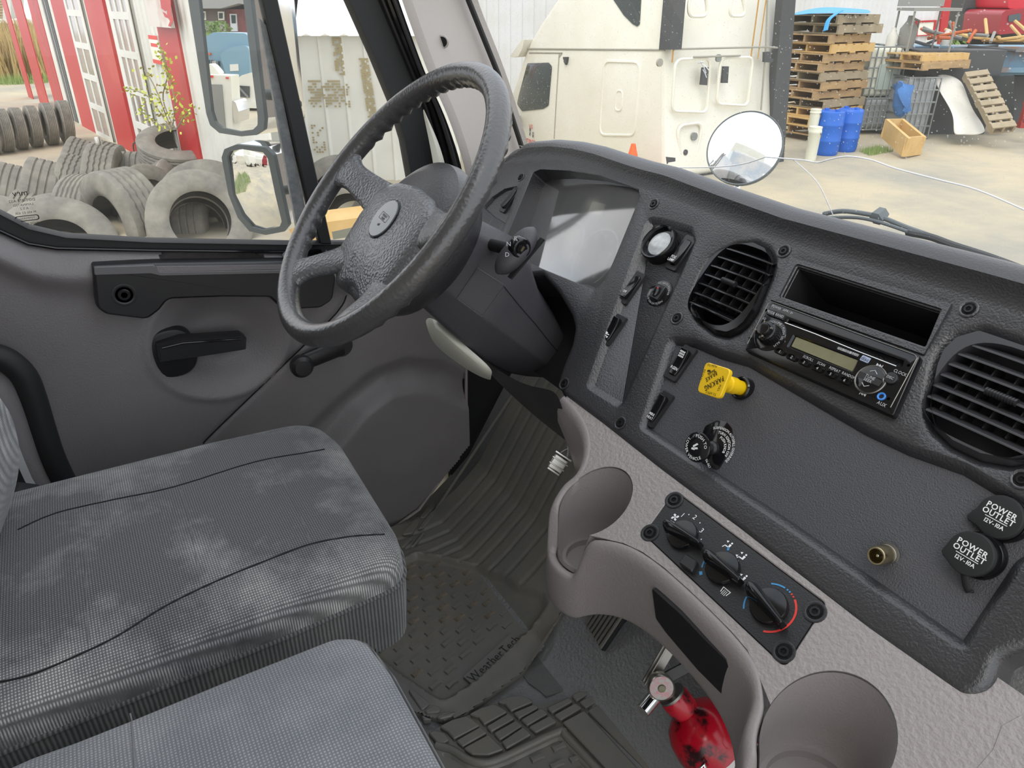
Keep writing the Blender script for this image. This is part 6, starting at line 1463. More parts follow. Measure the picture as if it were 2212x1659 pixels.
bagp = [zz(*p) for p in ((1085, 740), (1115, 745), (1140, 830), (1190, 920), (1180, 990), (1150, 1050), (1095, 1080), (1050, 1065), (1030, 980), (1045, 860))]
bf = VD(*zz(1100, 900), 13.2, 0); bl = rounded([bf.uv(*p) for p in bagp], .05)
tag(bead(bf, bl, [(-.10, -.25), (-.02, -.15), (0, -.05), (-.03, .02), (-.10, .10), (-.2, .14)], M['bagb'], 'cloth_bag'), 'blue cloth bag hanging on the grey tote', 'bag')
# white tarpaulin thrown over junk
tr_ = [[(1400, 690), (1480, 680), (1560, 700), (1640, 750)], [(1390, 760), (1470, 770), (1590, 800), (1680, 850)], [(1440, 860), (1540, 930), (1640, 960), (1740, 1010)], [(1520, 980), (1600, 1040), (1700, 1080), (1820, 1120)], [(1570, 1100), (1640, 1130), (1740, 1160), (1850, 1180)], [(1550, 1255), (1640, 1235), (1740, 1250), (1860, 1225)]]
rr_ = random.Random(5)
tag(gridobj('tarpaulin', [[ray(*zz(x, y))*(13.1+(.5-.1*i)+rr_.uniform(-.12, .12)) for x, y in r] for i, r in enumerate(tr_)], M['tarpw'], None, sub=2, solid=.03), 'crumpled white tarpaulin draped beside the leaning pallet', 'tarpaulin')
MBx = MB(); jf = VD(*zz(1460, 1240), 14.3, 0); tag(box('dark_crate', jf.pt(0, .75, -.4), (1.6, .8, 1.5), M['dgrey'], R=Matrix((jf.u, jf.n, jf.v)).transposed()), 'dark crate in shadow behind the white tarpaulin', 'crate')
# leaning pallet and red pallet
lq = [zz(*p) for p in ((1650, 735), (1840, 685), (2105, 1180), (1905, 1250))]
L3 = [ray(*lq[0])*13.4, ray(*lq[1])*13.4, ray(*lq[2])*12.7, ray(*lq[3])*12.7]
lu_ = (L3[1]-L3[0]); lv2_ = (L3[0]-L3[3]); LFm = Fr((L3[0]+L3[1]+L3[2]+L3[3])/4, lv2_, -lu_)
if LFm.n.dot(CF_) > 0: LFm = Fr(LFm.o, LFm.u, -LFm.v)
lp_ = tag(thing('pallet', LFm.o), 'weathered pallet leaning in front of the white tarpaulin', 'pallet'); pallet_mesh('p', lv2_.length, lu_.length, .14, M['woodgrey'], LFm, lp_, 8, .5)
rq = VD(*zz(2160, 1165), 13.3, 0); wq = rq.uv(*zz(2240, 1165))[0]; hq = rq.uv(*zz(2140, 690))[1]
R3 = Fr(rq.pt(wq*.5, hq/2, 0), V3((0, 0, 1)), -rq.u); R3 = R3 if R3.n.dot(CF_) < 0 else Fr(R3.o, R3.u, -R3.v)
rp_ = tag(thing('pallet', R3.o), 'red painted pallet standing upright at the right edge', 'pallet'); pallet_mesh('p', hq, wq*1.6, .12, M['woodred'], R3, rp_, 6, .6)
bpnl = VD(*zz(2000, 1100), 13.9, 0); M['bpanel'] = mat('black glossy panel', '2c3233', .2)
tag(bead(bpnl, [bpnl.uv(*zz(*p)) for p in ((1870, 700), (2125, 690), (2115, 1090), (1960, 1130), (1850, 900))], [(0, -.2), (0, 0)], M['bpanel'], 'black_panel'), 'black panel leaning behind the weathered pallet', 'panel')
# open crate on the ground
cr = tag(thing('timber_crate', G(*zz(1120, 1350))), 'pale open timber frame tilted on the ground', 'crate')
cp_ = [zz(*p) for p in ((935, 1160), (985, 1140), (1285, 1310), (1250, 1350), (1120, 1350))]
ca0, ca1, ca2, ca3 = ray(*zz(940, 1175))*12.6, ray(*zz(1130, 1345))*12.0, ray(*zz(1080, 1170))*12.9, ray(*zz(1270, 1330))*12.3
for p, q in ((ca0, ca1), (ca2, ca3), (ca0, ca2), (ca1, ca3)):
    d = q-p; f = Fr((p+q)/2, d, V3((0, 0, 1))); MB().box(f.o, d.length+.05, .30, .05, R=Matrix((f.u, f.v, f.n)).transposed()).obj('board', M['woodnew'], cr, smooth=False)
# blue skip with ribs, pallets on top, scrap
skf = VD(*zz(1900, 690), 14.6, -4)
skp = tag(thing('scrap_skip', skf.o), 'long faded blue steel skip behind the leaning pallet', 'skip')
a0_, a1_ = skf.uv(*zz(1090, 690))[0], 6.0; htop = skf.uv(*zz(1900, 450))[1]
MB().box(skf.pt((a0_+a1_)/2, htop/2, -.9), a1_-a0_, htop, 1.6, R=Matrix((skf.u, skf.v, skf.n)).transposed()).obj('skip_wall', M['dump'], skp)
for k in range(9): a = a0_+.4+k*1.05; MB().box(skf.pt(a, htop*.55, -.06), .12, htop*.85, .14, R=Matrix((skf.u, skf.v, skf.n)).transposed()).obj('rib', M['dump'], skp)
for b in (htop, htop*.22): MB().box(skf.pt((a0_+a1_)/2, b, -.03), a1_-a0_, .09, .2, R=Matrix((skf.u, skf.v, skf.n)).transposed()).obj('rail', M['dump'], skp)
MB().box(skf.pt((a0_+a1_)/2, -.7, -1.1), a1_-a0_, 1.3, 1.2, R=Matrix((skf.u, skf.v, skf.n)).transposed()).obj('skip_base', M['dgrey'], skp)
for lab, x, y, m in (('yellow pallet on the left end of the blue skip', 1290, 560, 'woodnew'), ('brown pallet below the yellow one on the blue skip', 1300, 620, 'wood')):
    pallet(lab, flat_at(*zz(x, y), 13.7, 24), 1.2, .9, .15, m, 6)
scr = random.Random(11)
def scrap(px, py, dep, s, m, lab, cat, name, kind):
    f = flat_at(px, py, dep, scr.uniform(-50, 50)); t = tag(thing(name, f.o), lab, cat)
    if kind == 'chair':
        for a in (-.25, .25):
            for b in (-.25, .25): tube('leg', [f.pt(a*s, b*s, 0), f.pt(a*s, b*s, .45*s)], .02, M[m], t, seg=6)
        MB().box(f.pt(0, 0, .47*s), .55*s, .55*s, .05, R=Matrix((f.u, f.v, f.n)).transposed()).obj('seat', M[m], t); MB().box(f.pt(0, .27*s, .8*s), .55*s, .04, .6*s, R=Matrix((f.u, f.v, f.n)).transposed()).obj('backrest', M[m], t)
    elif kind == 'can':
        lathe(f, [(.12*s, 0), (.14*s, .1*s), (.14*s, .3*s), (.06*s, .42*s), (.05*s, .5*s), (0, .5*s)], M[m], 'can_body', t, seg=16); tube('handle', [f.pt(.05*s, 0, .45*s), f.pt(.15*s, 0, .42*s), f.pt(.15*s, 0, .3*s)], .02*s, M[m], t, seg=6)
    else:
        for k in range(5): d = f.pt(scr.uniform(-.5, .5)*s, scr.uniform(-.3, .3)*s, .04+.03*k); e = d+V3((scr.uniform(-.8, .8), scr.uniform(-.5, .5), scr.uniform(-.05, .3)))*s; tube('bar', [d, e], .03, M[m], t, seg=6)
M['scrapgrey'] = mat('grey scrap', '8d8d88', .6); M['scraporange'] = mat('orange scrap', 'c8683c', .6)
scrap(*zz(1250, 470), 13.9, 1.5, 'scrapgrey', 'grey broken chair frame on top of the scrap pile', 'chair', 'broken_chair', 'chair')
scrap(*zz(1120, 440), 14.0, 1.1, 'scrapgrey', 'grey can standing beside the broken chair', 'can', 'scrap_can', 'can'); scrap(*zz(985, 440), 14.0, .7, 'tarpw', 'small white bottle on top of the white tote', 'bottle', 'white_bottle', 'can')
scrap(*zz(1480, 420), 14.5, .6, 'tarpw', 'white bottle near the red corner trim', 'bottle', 'white_bottle', 'can')
for lab, x, y, s, m in (('orange bent scrap bars on the blue skip', 1600, 410, 1.0, 'scraporange'), ('black scrap rods hanging over the skip rim', 1500, 490, 1.0, 'dgrey'), ('pale timber offcuts on the blue skip', 1920, 400, 1.1, 'woodnew'), ('grey scrap bars beside the timber offcuts', 1700, 400, .9, 'scrapgrey'), ('yellow timber lengths at the far right of the skip', 2090, 410, 1.0, 'woodnew')):
    scrap(*zz(x, y), 14.4, s, m, lab, 'scrap', 'scrap_bars', 'bars')
# junked trucks and a tree beyond
tf_ = VD(*zz(1850, 400), 24, 0)
bt_ = tag(thing('truck_wreck', tf_.o), 'black truck cab wreck beyond the blue skip', 'truck'); q = [tf_.uv(*zz(*p)) for p in ((1720, 380), (1750, -60), (2130, -60), (2040, 90), (1990, 380))]
M['tblack'] = mat('black truck body', '35383a', .4); bead(tf_, q, [(0, -2.2), (0, 0)], M['tblack'], 'cab', bt_)
for x, y, w_, h_ in ((1870, 40, 1.5, .5), (1860, 130, 1.4, .35), (1860, 200, 1.3, .3)): a, b = tf_.uv(*zz(x, y)); bead(tf_, rect(a, b, w_, h_, .05), [(0, 0), (0, .06)], M['dgrey'], 'panel', bt_)
rf_ = VD(*zz(2100, 400), 22, 0)
rt2 = tag(thing('truck_wreck', rf_.o), 'dark red truck cab wreck at the upper right', 'truck'); M['tred'] = mat('dark red truck paint', '97232f', .35)
bead(rf_, rounded([rf_.uv(*zz(*p)) for p in ((1975, 320), (2010, 120), (2050, 95), (2300, 70), (2300, 330), (2150, 300))], .1), [(0, -2), (0, 0)], M['tred'], 'cab', rt2); bead(rf_, rounded([rf_.uv(*zz(*p)) for p in ((2140, 80), (2150, -60), (2350, -60), (2350, 80))], .1), [(0, -2.2), (0, -.4)], mat('bright red roof', 'c8263a', .4), 'roof_fairing', rt2)
bead(rf_, rounded([rf_.uv(*zz(*p)) for p in ((2068, 140), (2180, 120), (2178, 190), (2062, 200))], .05), [(0, 0), (0, .03)], M['dglass'], 'cab_window', rt2)
for x in (1800, 1990): a, b = tf_.uv(*zz(x, 390)); lathe(Fr(tf_.pt(a, b-.05, .3), tf_.u, tf_.v), [(.25, -.15), (.5, -.12), (.5, .12), (.25, .15), (0, .08)], M['tiredark'], 'wheel', bt_, seg=24)
def foliage(name, c, rx, ry, rz_, n, s, m, lab, cat, seed=1, trunk=None):
    r = random.Random(seed); mb = MB()
    for _ in range(n):
        while True:
            p = V3((r.uniform(-1, 1), r.uniform(-1, 1), r.uniform(-1, 1)))
            if p.length < 1: break
        p = p.normalized()*(p.length**.5); q = V3(c)+V3((p.x*rx, p.y*ry, p.z*rz_)); a = V3((r.gauss(0, 1), r.gauss(0, 1), r.gauss(0, 1))).normalized(); b = a.cross(V3((r.gauss(0, 1), r.gauss(0, 1), r.gauss(0, 1)))).normalized()
        ss = s*r.uniform(.6, 1.4); mb.add([q-a*ss, q+b*ss*.5, q+a*ss, q-b*ss*.5], [(0, 1, 2, 3)])
    t = tag(thing(name, V3(c)), lab, cat); o = mb.obj('leaves', m, t, smooth=False, fix=False); o['kind'] = 'stuff'
    tube('trunk', [V3(c)-V3((0, 0, rz_*1.4)), V3(c)], .1, M['stem'], t, seg=8); return t
foliage('tree', ray(*zz(1620, 150))*34, 2.6, 2.6, 3.0, 2600, .28, M['tree'], 'leafy green tree beyond the red corner of the hall', 'tree', 3)
foliage('tree', ray(*zz(2000, -60))*46, 9, 5, 3.5, 2600, .5, M['tree'], 'green treeline crown behind the truck wrecks', 'tree', 4)
# grass tuft at the foot of the drums
def tufts(name, quad, n, h, m, lab, seed):
    r = random.Random(seed); mb = MB()
    for _ in range(n):
        s, t = r.random(), r.random(); p = (quad[0].lerp(quad[1], s)).lerp(quad[3].lerp(quad[2], s), t); d = V3((r.uniform(-1, 1), r.uniform(-1, 1), 0)); hh = h*r.uniform(.5, 1.2); w = V3((-d.y, d.x, 0)).normalized()*h*.03
        mb.add([p-w, p+w, p+d*h*.25+V3((0, 0, hh))], [(0, 1, 2)])
    o = mb.obj(name, m, None, smooth=False, fix=False); tag(o, lab, None, kind='stuff'); return o
tufts('grass', [G(*zz(*p)) for p in ((700, 1390), (880, 1360), (1020, 1390), (800, 1430))], 900, .10, M['green'], 'short green grass by the drums', 2)
# ---------------------------------------------------------------- red and white workshop wall running away on the left
Wa, Wb = V3((-14.4, 1.09, GZ)), V3((-24.7, -.39, GZ))
wu = (Wa-Wb).normalized(); WL = Fr(Wb, wu, (0, 0, 1))
shop = tag(thing('workshop', Wb), 'white workshop wall with red posts and tall glazed doors beyond the side window', 'building')
M['wshop'] = mat('white painted sheet', 'ddddd6', .55, var=(.7, .4, .7), col2='cdccc3'); M['redpost'] = mat('red painted post', 'b82a2c', .45, var=(.6, .55, .7), col2='c14a3c')
M['paneg'] = mat('dusty door pane', '8f8d84', .15, var=(.7, .35, .65), col2='9d7f76', coat=.3)
top_z = 4.6
wx = lambda px, py: WL.uv(px, py)[0]
corr(WL, wx(95, 100), wx(600, 330), -.3, top_z, .22, .02, M['wshop'], 'ribbed_wall', shop)
# posts and doors given by where they cross a picture line
def band(x0, y0, x1, y1, m, name, h=.10, zb=0.0):
    a, b = wx(x0, y0), wx(x1, y1); return bead(WL, [(min(a, b), zb), (max(a, b), zb), (max(a, b), top_z), (min(a, b), top_z)], [(0, 0), (0, h)], m, name, shop)
for x0, x1, y, m, nm, h in ((62, 71, 205, 'redpost', 'red_post', .02), (88, 106, 222, 'redpost', 'red_post', .02), (118, 138, 215, 'redpost', 'red_post', .02), (147, 159, 215, 'dgrey', 'door_track', .02), (190, 219, 298, 'redpost', 'red_post', .05), (264, 300, 325, 'redpost', 'red_post', .05), (378, 418, 215, 'redpost', 'red_post', .05)):
    band(x0, y, x1, y, M[m], nm, h)
def door_(x0, x1, y, rows_, cols_):
    a0, a1 = wx(x0, y), wx(x1, y); f = bead(WL, [(a0, .02), (a1, .02), (a1, top_z), (a0, top_z)], [(0, 0), (0, .05)], M['paneg'], 'glazed_door', shop)
    n = 9
    for k in range(n+1): b = .02+k*.52; MB().box(WL.pt((a0+a1)/2, b, .057), abs(a1-a0), .10, .015, R=Matrix((WL.u, WL.v, WL.n)).transposed()).obj('rail', M['wshop'], f)
    for k in range(cols_+1): a = a0+(a1-a0)*k/cols_; MB().box(WL.pt(a, top_z/2, .056), .10 if 0 < k < cols_ else .16, top_z, .012, R=Matrix((WL.u, WL.v, WL.n)).transposed()).obj('mullion', M['wshop'], f)
door_(220, 248, 300, 6, 2); door_(308, 345, 300, 6, 3)
# signs on the wall
sa, sb = WL.uv(333, -30), WL.uv(397, 60)
M['oldsign'] = mat('peeled sign', 'd6cfc8', .7, var=(3, .5, .62), col2='c9b3ab')
so_ = bead(WL, [(sa[0], sb[1]), (sb[0], sb[1]), (sb[0], sa[1]+1), (sa[0], sa[1]+1)], [(0, .10), (0, .15)], M['oldsign'], 'old_sign', shop)
zs = lambda x, y: WL.uv(x*.1989, y*.1989, .155)
for pts_ in ([(1735, -20), (1800, -20), (1812, 105), (1790, 118), (1750, 90)], [(1800, -20), (1850, -20), (1860, 150), (1885, 220), (1850, 290), (1825, 280), (1845, 230), (1815, 180)], [(1765, 130), (1800, 150), (1830, 200), (1790, 185)]):
    bead(WL, [zs(*p) for p in pts_], [(0, .151), (0, .154)], M['redpost'], 'sign_paint', so_)
na, nb_ = WL.uv(328, 75), WL.uv(352, 138)
nt = bead(WL, [(wx(328, 75), nb_[1]), (wx(341, 75)+.12, nb_[1]), (wx(341, 75)+.12, na[1]), (wx(328, 75), na[1])], [(0, .03), (0, .05)], M['wpaint'], 'notice', shop)
hN = na[1]-nb_[1]; aN0, aN1 = wx(328, 75), wx(341, 75)+.12
for b0, b1 in ((na[1]-hN*.14, na[1]), (nb_[1], nb_[1]+hN*.14)): bead(WL, [(aN0, b0), (aN1, b0), (aN1, b1), (aN0, b1)], [(0, .05), (0, .054)], M['redline'], 'notice_band', nt)
bead(WL, [(aN0+.05, na[1]-hN*.40), (aN1-.05, na[1]-hN*.40), (aN1-.05, na[1]-hN*.28), (aN0+.05, na[1]-hN*.28)], [(0, .05), (0, .053)], M['redline'], 'notice_mark', nt)
# field, road, distant house and gabled shed corner
tufts('dry_grass', [V3((-46, -8, GZ)), V3((-30, -2.0, GZ)), V3((-30, .8, GZ)), V3((-46, 3, GZ))], 9000, 1.5, M['drygrass'], 'tall dry grass field beyond the road', 5)
tufts('grass', [V3((-29.6, -4, GZ)), V3((-28.6, -4, GZ)), V3((-28.6, 1.2, GZ)), V3((-29.6, 1.2, GZ))], 1800, .30, M['green'], 'green verge in front of the dry grass', 6)
hs_ = VD(8, 78, 62, 0); hse = tag(thing('far_house', hs_.o), 'distant white and blue house beyond the dry grass', 'building')
M['hblue'] = mat('blue siding', '5f7c9c', .7)
bead(hs_, hs_.uvs([(-60, 92), (-60, 62), (60, 62), (60, 92)]), [(0, -6), (0, 0)], M['hblue'], 'lower_wall', hse); bead(hs_, hs_.uvs([(-60, 64), (-60, 42), (60, 42), (60, 64)]), [(0, -6), (0, .05)], M['wshop'], 'upper_wall', hse)
for x in (-8, 4, 17): bead(hs_, hs_.uvs([(x, 58), (x+6, 58), (x+6, 50), (x, 50)]), [(0, .05), (0, .1)], M['dglass'], 'window', hse)
cf_ = VD(8, 130, 40, 0); car = tag(thing('car', cf_.o), 'pale blue car half hidden in the dry grass', 'car'); M['carblue'] = mat('pale blue car paint', '8f9cc4', .3)
cb2 = rounded(cf_.uvs([(-40, 138), (-40, 124), (-20, 122), (-8, 116), (6, 120), (18, 128), (20, 138)]), .1); bead(cf_, cb2, [(0, -1.6), (0, 0)], M['carblue'], 'body', car); bead(cf_, cf_.uvs([(-30, 124), (-18, 122), (-8, 117.5), (2, 122)]), [(0, -1.5), (0, .03)], M['dglass'], 'side_window', car)
for x in (-20, 12): lathe(Fr(cf_.pt(*cf_.uv(x, 137), -.05), cf_.u, cf_.v), [(.30, -.2), (.30, .08), (.18, .1), (0, .1)], M['tiredark'], 'wheel', car, seg=20)
foliage('shrub', ray(14, 92)*38, .9, .9, .8, 500, .16, M['tree'], 'round green shrub at the edge of the dry grass', 'shrub', 8)
ev = VD(5, 30, 26, 20); eav = tag(thing('shed_eave', ev.o), 'tan siding and white eave corner at the upper left', 'building'); M['tan'] = mat('tan siding', 'b5a384', .7)
bead(ev, ev.uvs([(-60, 42), (-60, -40), (9, -40), (9, 40)]), [(0, -2), (0, 0)], M['tan'], 'siding', eav); bead(ev, ev.uvs([(9, 42), (9, -40), (24, -40), (27, 40)]), [(0, -2), (0, .2)], M['wshop'], 'fascia', eav)
for k in range(14): y = -40+k*6; tube('lap', [ev.pt(*ev.uv(-60, y+1), .01), ev.pt(*ev.uv(9, y), .01)], .015, M['tan'], eav, seg=5)
# ----- tyres
def tyre_mesh(R=.51, w=.28, ri=.29, grooves=4, wavy=0.0, seg=64):
    prof = [(ri, -w*.40), (ri+.02, -w*.46), (ri+.07, -w*.50), (R-.10, -w*.49), (R-.045, -w*.46), (R-.012, -w*.42)]
    n = grooves
    for k in range(n):
        c = -w*.38+(k+.5)*w*.76/n; e = .012*.5
        prof += [(R, c-w*.76/n*.5+e+.004), (R, c+w*.76/n*.5-e-.004), (R-.016, c+w*.76/n*.5-e*.4), (R-.016, c+w*.76/n*.5+e*.4)] if k < n-1 else [(R, c-w*.76/n*.5+e+.004), (R, w*.38)]
    prof += [(R-.012, w*.42), (R-.045, w*.46), (R-.10, w*.49), (ri+.07, w*.50), (ri+.02, w*.46), (ri, w*.40), (ri+.03, w*.30), (R-.04, w*.30), (R-.04, -w*.30), (ri+.03, -w*.30), (ri, -w*.40)]
    vs = []; fs = []; L = len(prof)
    for i in range(seg):
        t = 2*math.pi*i/seg; j = wavy*(1 if i % 2 else -1)
        for r, h in prof: jj = j if R-.02 < r <= R and abs(h) < w*.36 else 0; vs.append(V3((r*math.cos(t), r*math.sin(t), h+jj)))
    for i in range(seg):
        q = (i+1) % seg
        for k in range(L-1): fs.append((i*L+k, q*L+k, q*L+k+1, i*L+k+1))
    me = bpy.data.meshes.new('tyre'); me.from_pydata([tuple(v) for v in vs], [], fs); me.materials.append(M['tire']); me.materials.append(M['tiredark'])
    bm = bmesh.new(); bm.from_mesh(me); bmesh.ops.remove_doubles(bm, verts=bm.verts, dist=1e-5); bmesh.ops.recalc_face_normals(bm, faces=bm.faces)
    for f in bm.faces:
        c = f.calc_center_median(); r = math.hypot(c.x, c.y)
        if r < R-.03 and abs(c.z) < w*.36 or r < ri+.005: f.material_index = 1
    bm.to_mesh(me); bm.free(); sharp(me, 32); return me
TM = [tyre_mesh(), tyre_mesh(grooves=5, wavy=.0035), tyre_mesh(grooves=6, wavy=.002), tyre_mesh(R=.47, w=.24, ri=.27, grooves=5, wavy=.003)]
def tyre(c, axis, label, group, k=0, s=1.0, spin=0.0, wd=1.0):
    o = bpy.data.objects.new('tyre', TM[k]); COL.objects.link(o)
    q = V3(axis).normalized().to_track_quat('Z', 'Y'); o.matrix_basis = Matrix.Translation(V3(c)) @ q.to_matrix().to_4x4() @ Matrix.Rotation(spin, 4, 'Z') @ Matrix.Diagonal((s, s, s*wd, 1))
    return tag(o, label, 'tyre', group)
def cam_dir(x, y, z, px=None, py=None):
    """direction as seen from the cab at that place: right, up, towards the viewer"""
    r = ray(px, py).normalized() if px is not None else CF_; R_ = r.cross(V3((0, 0, 1))).normalized(); U_ = R_.cross(r); return R_*x+U_*y-r*z
# a row of six standing on the road
for k, (bx, by, tx, ty) in enumerate(((-8, 333, -12, 228), (22, 328, 20, 226), (52, 322, 55, 224), (84, 317, 90, 220), (118, 312, 122, 214), (152, 308, 158, 209))):
    b = G(bx, by); t = ray(tx, ty)*(b.dot(CF_)+.15); c = (b+V3((t.x, t.y, t.z)))/2; r = (t.z-GZ)/2
    c = V3((b.x, b.y, GZ+r)); ax = cam_dir(.97, -.06, -.16, bx, by)
    tyre(c, ax, ['leftmost standing tyre, cut by the frame, in the row on the road', 'second standing tyre from the left in the row on the road', 'third standing tyre from the left in the row on the road', 'third standing tyre from the right in the row on the road', 'second standing tyre from the right in the row on the road', 'last standing tyre at the right end beside the red post'][k], 'row of standing tyres', 2, r/.51)
# the heap under the window; image position, depth, axis in (right, up, to viewer), mesh, size, label
heap = [
 ((128, 552), 8.0, (-.10, .42, .90), 0, 1.22, 'large smooth-walled tyre at the lower left of the heap, cut by the sill'),
 ((-10, 520), 8.9, (-.25, .40, .85), 0, 1.05, 'tyre at the far left edge of the heap, mostly hidden'),
 ((432, 480), 7.9, (.10, .16, .98), 0, 1.04, 'big tyre facing the window with a dark open centre, right of the heap'),
 ((452, 452), 8.9, (.05, .34, .94), 0, 1.12, 'tyre directly behind the big one with the dark centre'),
 ((440, 510), 8.7, (.95, .05, .30), 0, .9, 'tyre added tread-on behind the open centre of the big one to darken it'),  # added to block the bright ground seen through the big tyre
 ((394, 322), 10.3, (.06, .90, .43), 3, 1.0, 'tyre lying flat on top of the heap'),
 ((22, 448), 9.8, (.93, -.36, .10), 0, 1.0, 'leftmost leaning tyre with straight grooves, back row'),
 ((88, 440), 9.9, (.93, -.36, .10), 0, 1.04, 'second leaning tyre from the left with straight grooves'),
 ((158, 424), 10.1, (.92, -.36, .14), 1, .98, 'third leaning tyre from the left with wavy grooves'),
 ((222, 402), 10.2, (.95, -.26, .16), 1, .98, 'fourth leaning tyre from the left with a tall wavy tread'),
 ((165, 378), 11.4, (.90, -.42, .12), 1, .98, 'tyre at the back left, behind the can'),
 ((225, 384), 11.5, (.90, -.36, .25), 1, .98, 'tyre at the back with grooves curving right of the can'),
 ((296, 408), 10.7, (.98, -.10, .14), 0, .92, 'straight-grooved tyre behind the lying one'),
 ((200, 478), 8.9, (.86, -.10, .48), 2, .98, 'tyre showing wall and tread in the middle of the heap'),
 ((272, 482), 8.5, (.88, .10, -.44), 1, 1.08, 'tall tyre with open centre left of the big dark-centred one'),
 ((104, 478), 9.2, (-.20, .75, .62), 0, .80, 'small pale tyre wedged behind the large smooth one'),
 ((330, 440), 9.5, (.62, .30, .72), 2, .96, 'worn tyre lying askew below the top one'),
 ((388, 425), 10.1, (.75, .28, .60), 3, 1.0, 'tyre with knobbly tread under the top one'),
 ((446, 422), 10.4, (.3, .55, .78), 0, .95, 'pale tyre behind the lower mirror'),
 ((260, 470), 9.8, (.8, -.2, .5), 1, .95, 'tyre deep in the heap behind the tall one'),
 ((350, 500), 9.0, (.5, .4, .75), 2, .95, 'tyre low in the heap beside the big one'),
]
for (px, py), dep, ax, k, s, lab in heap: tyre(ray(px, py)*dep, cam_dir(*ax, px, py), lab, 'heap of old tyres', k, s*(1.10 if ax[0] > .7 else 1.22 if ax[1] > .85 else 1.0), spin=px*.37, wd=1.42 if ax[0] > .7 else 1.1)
bx_ = cam_dir(.10, .16, .98, 432, 480)
for q in (1, 2): tyre(ray(432, 480)*7.9-bx_*.30*q, bx_, ['tyre added first behind the big one to darken its centre', 'tyre added second behind the big one to darken its centre'][q-1], 'heap of old tyres', 0, 1.02)  # unseen tyres added so the open centre turns dark
for i, (px, py, dep, ax) in enumerate(((60, 500, 9.6, (.9, -.3, .3)), (130, 470, 10.2, (.9, -.3, .3)), (180, 450, 10.8, (.9, -.35, .2)), (255, 430, 11.0, (.9, -.2, .3)), (310, 450, 10.6, (.8, .1, .6)), (240, 520, 9.4, (.7, .2, .7)))):
    tyre(ray(px, py)*dep, cam_dir(*ax, px, py), 'tyre low in the heap, mostly hidden by those in front', 'hidden tyres of the heap', i % 3, 1.05)
can = tag(thing('drink_can', ray(218, 322)*10.6), 'silver drink can standing on the tyres', 'can'); cfr = Fr(ray(218, 328)*10.6, CR_, V3((0, 0, 1)).cross(CR_)*1)
cfr = Fr(cfr.o, cfr.u, rotz(CR_, 90)); lathe(cfr, [(.04, 0), (.045, .02), (.045, .19), (.036, .21), (0, .21)], M['steel'], 'can_body', can, seg=16)
tyre(ray(730, 425)*9.4, cam_dir(-.15, .1, .98), 'tyre standing against the white shed behind the wheel', 'tyres by the shed', 0, 1.0)
tyre(ray(752, 470)*8.8, cam_dir(-.2, .2, .96), 'tyre leaning in front of the other one by the white shed', 'tyres by the shed', 0, .9)
pk_ = tag(thing('timber_plank', ray(765, 480)*8.4), 'tan plank lying at the foot of the white shed', 'plank'); pf_ = VD(770, 482, 8.4, 30)
MB().box(pf_.pt(0, 0, 0), 1.4, .25, .5, R=Matrix((pf_.u, pf_.v, pf_.n)).transposed()).obj('plank_board', M['woodnew'], pk_)
# hooked wire by the post
tube_w = tag(tube('bent_wire', smooth_path([WL.hit(*p, .2) for p in ((290, 330), (288, 312), (296, 306), (318, 306))], 4), .012, M['dgrey'], None, seg=6), 'thin bent wire standing by the red post', 'wire')
# young shoots with yellow-green leaves
pl = tag(thing('young_shoots', WL.hit(375, 285, .25)), 'young yellow-green shoots in front of the glazed door', 'plant')
rl = random.Random(9); lm = MB()
for st in ([(375, 275), (352, 215), (362, 160), (350, 120)], [(370, 280), (340, 235), (315, 205), (275, 190)], [(372, 280), (378, 220), (365, 170), (352, 110)], [(365, 282), (330, 260), (305, 240)], [(380, 280), (400, 250), (412, 238)], [(370, 280), (335, 190), (312, 152)]):
    P = smooth_path([WL.hit(*p, .25) for p in st], 5); tube('stem', P, .008, M['stem'], pl, seg=5)
    for p in P[2:]:
        for _ in range(4):
            q = p+V3((rl.gauss(0, .05), rl.gauss(0, .05), rl.gauss(0, .05))); a = V3((rl.gauss(0, 1), rl.gauss(0, 1), rl.gauss(0, 1))).normalized(); b = a.orthogonal(); lm.add([q-a*.028, q+b*.015, q+a*.028, q-b*.015], [(0, 1, 2, 3)])
lm.obj('leaves', M['leaf'], pl, smooth=False, fix=False)['kind'] = 'stuff'
# ----- low white ribbed shed facing the quarter window
shed = tag(thing('white_shed', ray(760, 300)*9.6), 'low white ribbed shed with a pale roof seen through the quarter window', 'building')
SH = VD(760, 77, 9.8, 0); a0, a1 = SH.uv(545, 77)[0], SH.uv(1010, 77)[0]
corr(SH, a0, a1, -2.6, .0, .30, .03, M['wshop'], 'ribbed_wall', shed, flat=.8)
vs = []; fs = []; n = 46
for k in range(n+1):
    a = a0+(a1-a0)*k/n; h = .03 if k % 4 == 0 else 0; vs += [SH.pt(a, .0+h, .12), SH.pt(a, 1.5+h, -3.0)]
for k in range(n): fs.append((2*k, 2*k+2, 2*k+3, 2*k+1))
M['roofw'] = mat('bright white roof', 'f4f3ec', .4); obj('roof_sheet', vs, fs, M['roofw'], shed, smooth=False, fix=False)
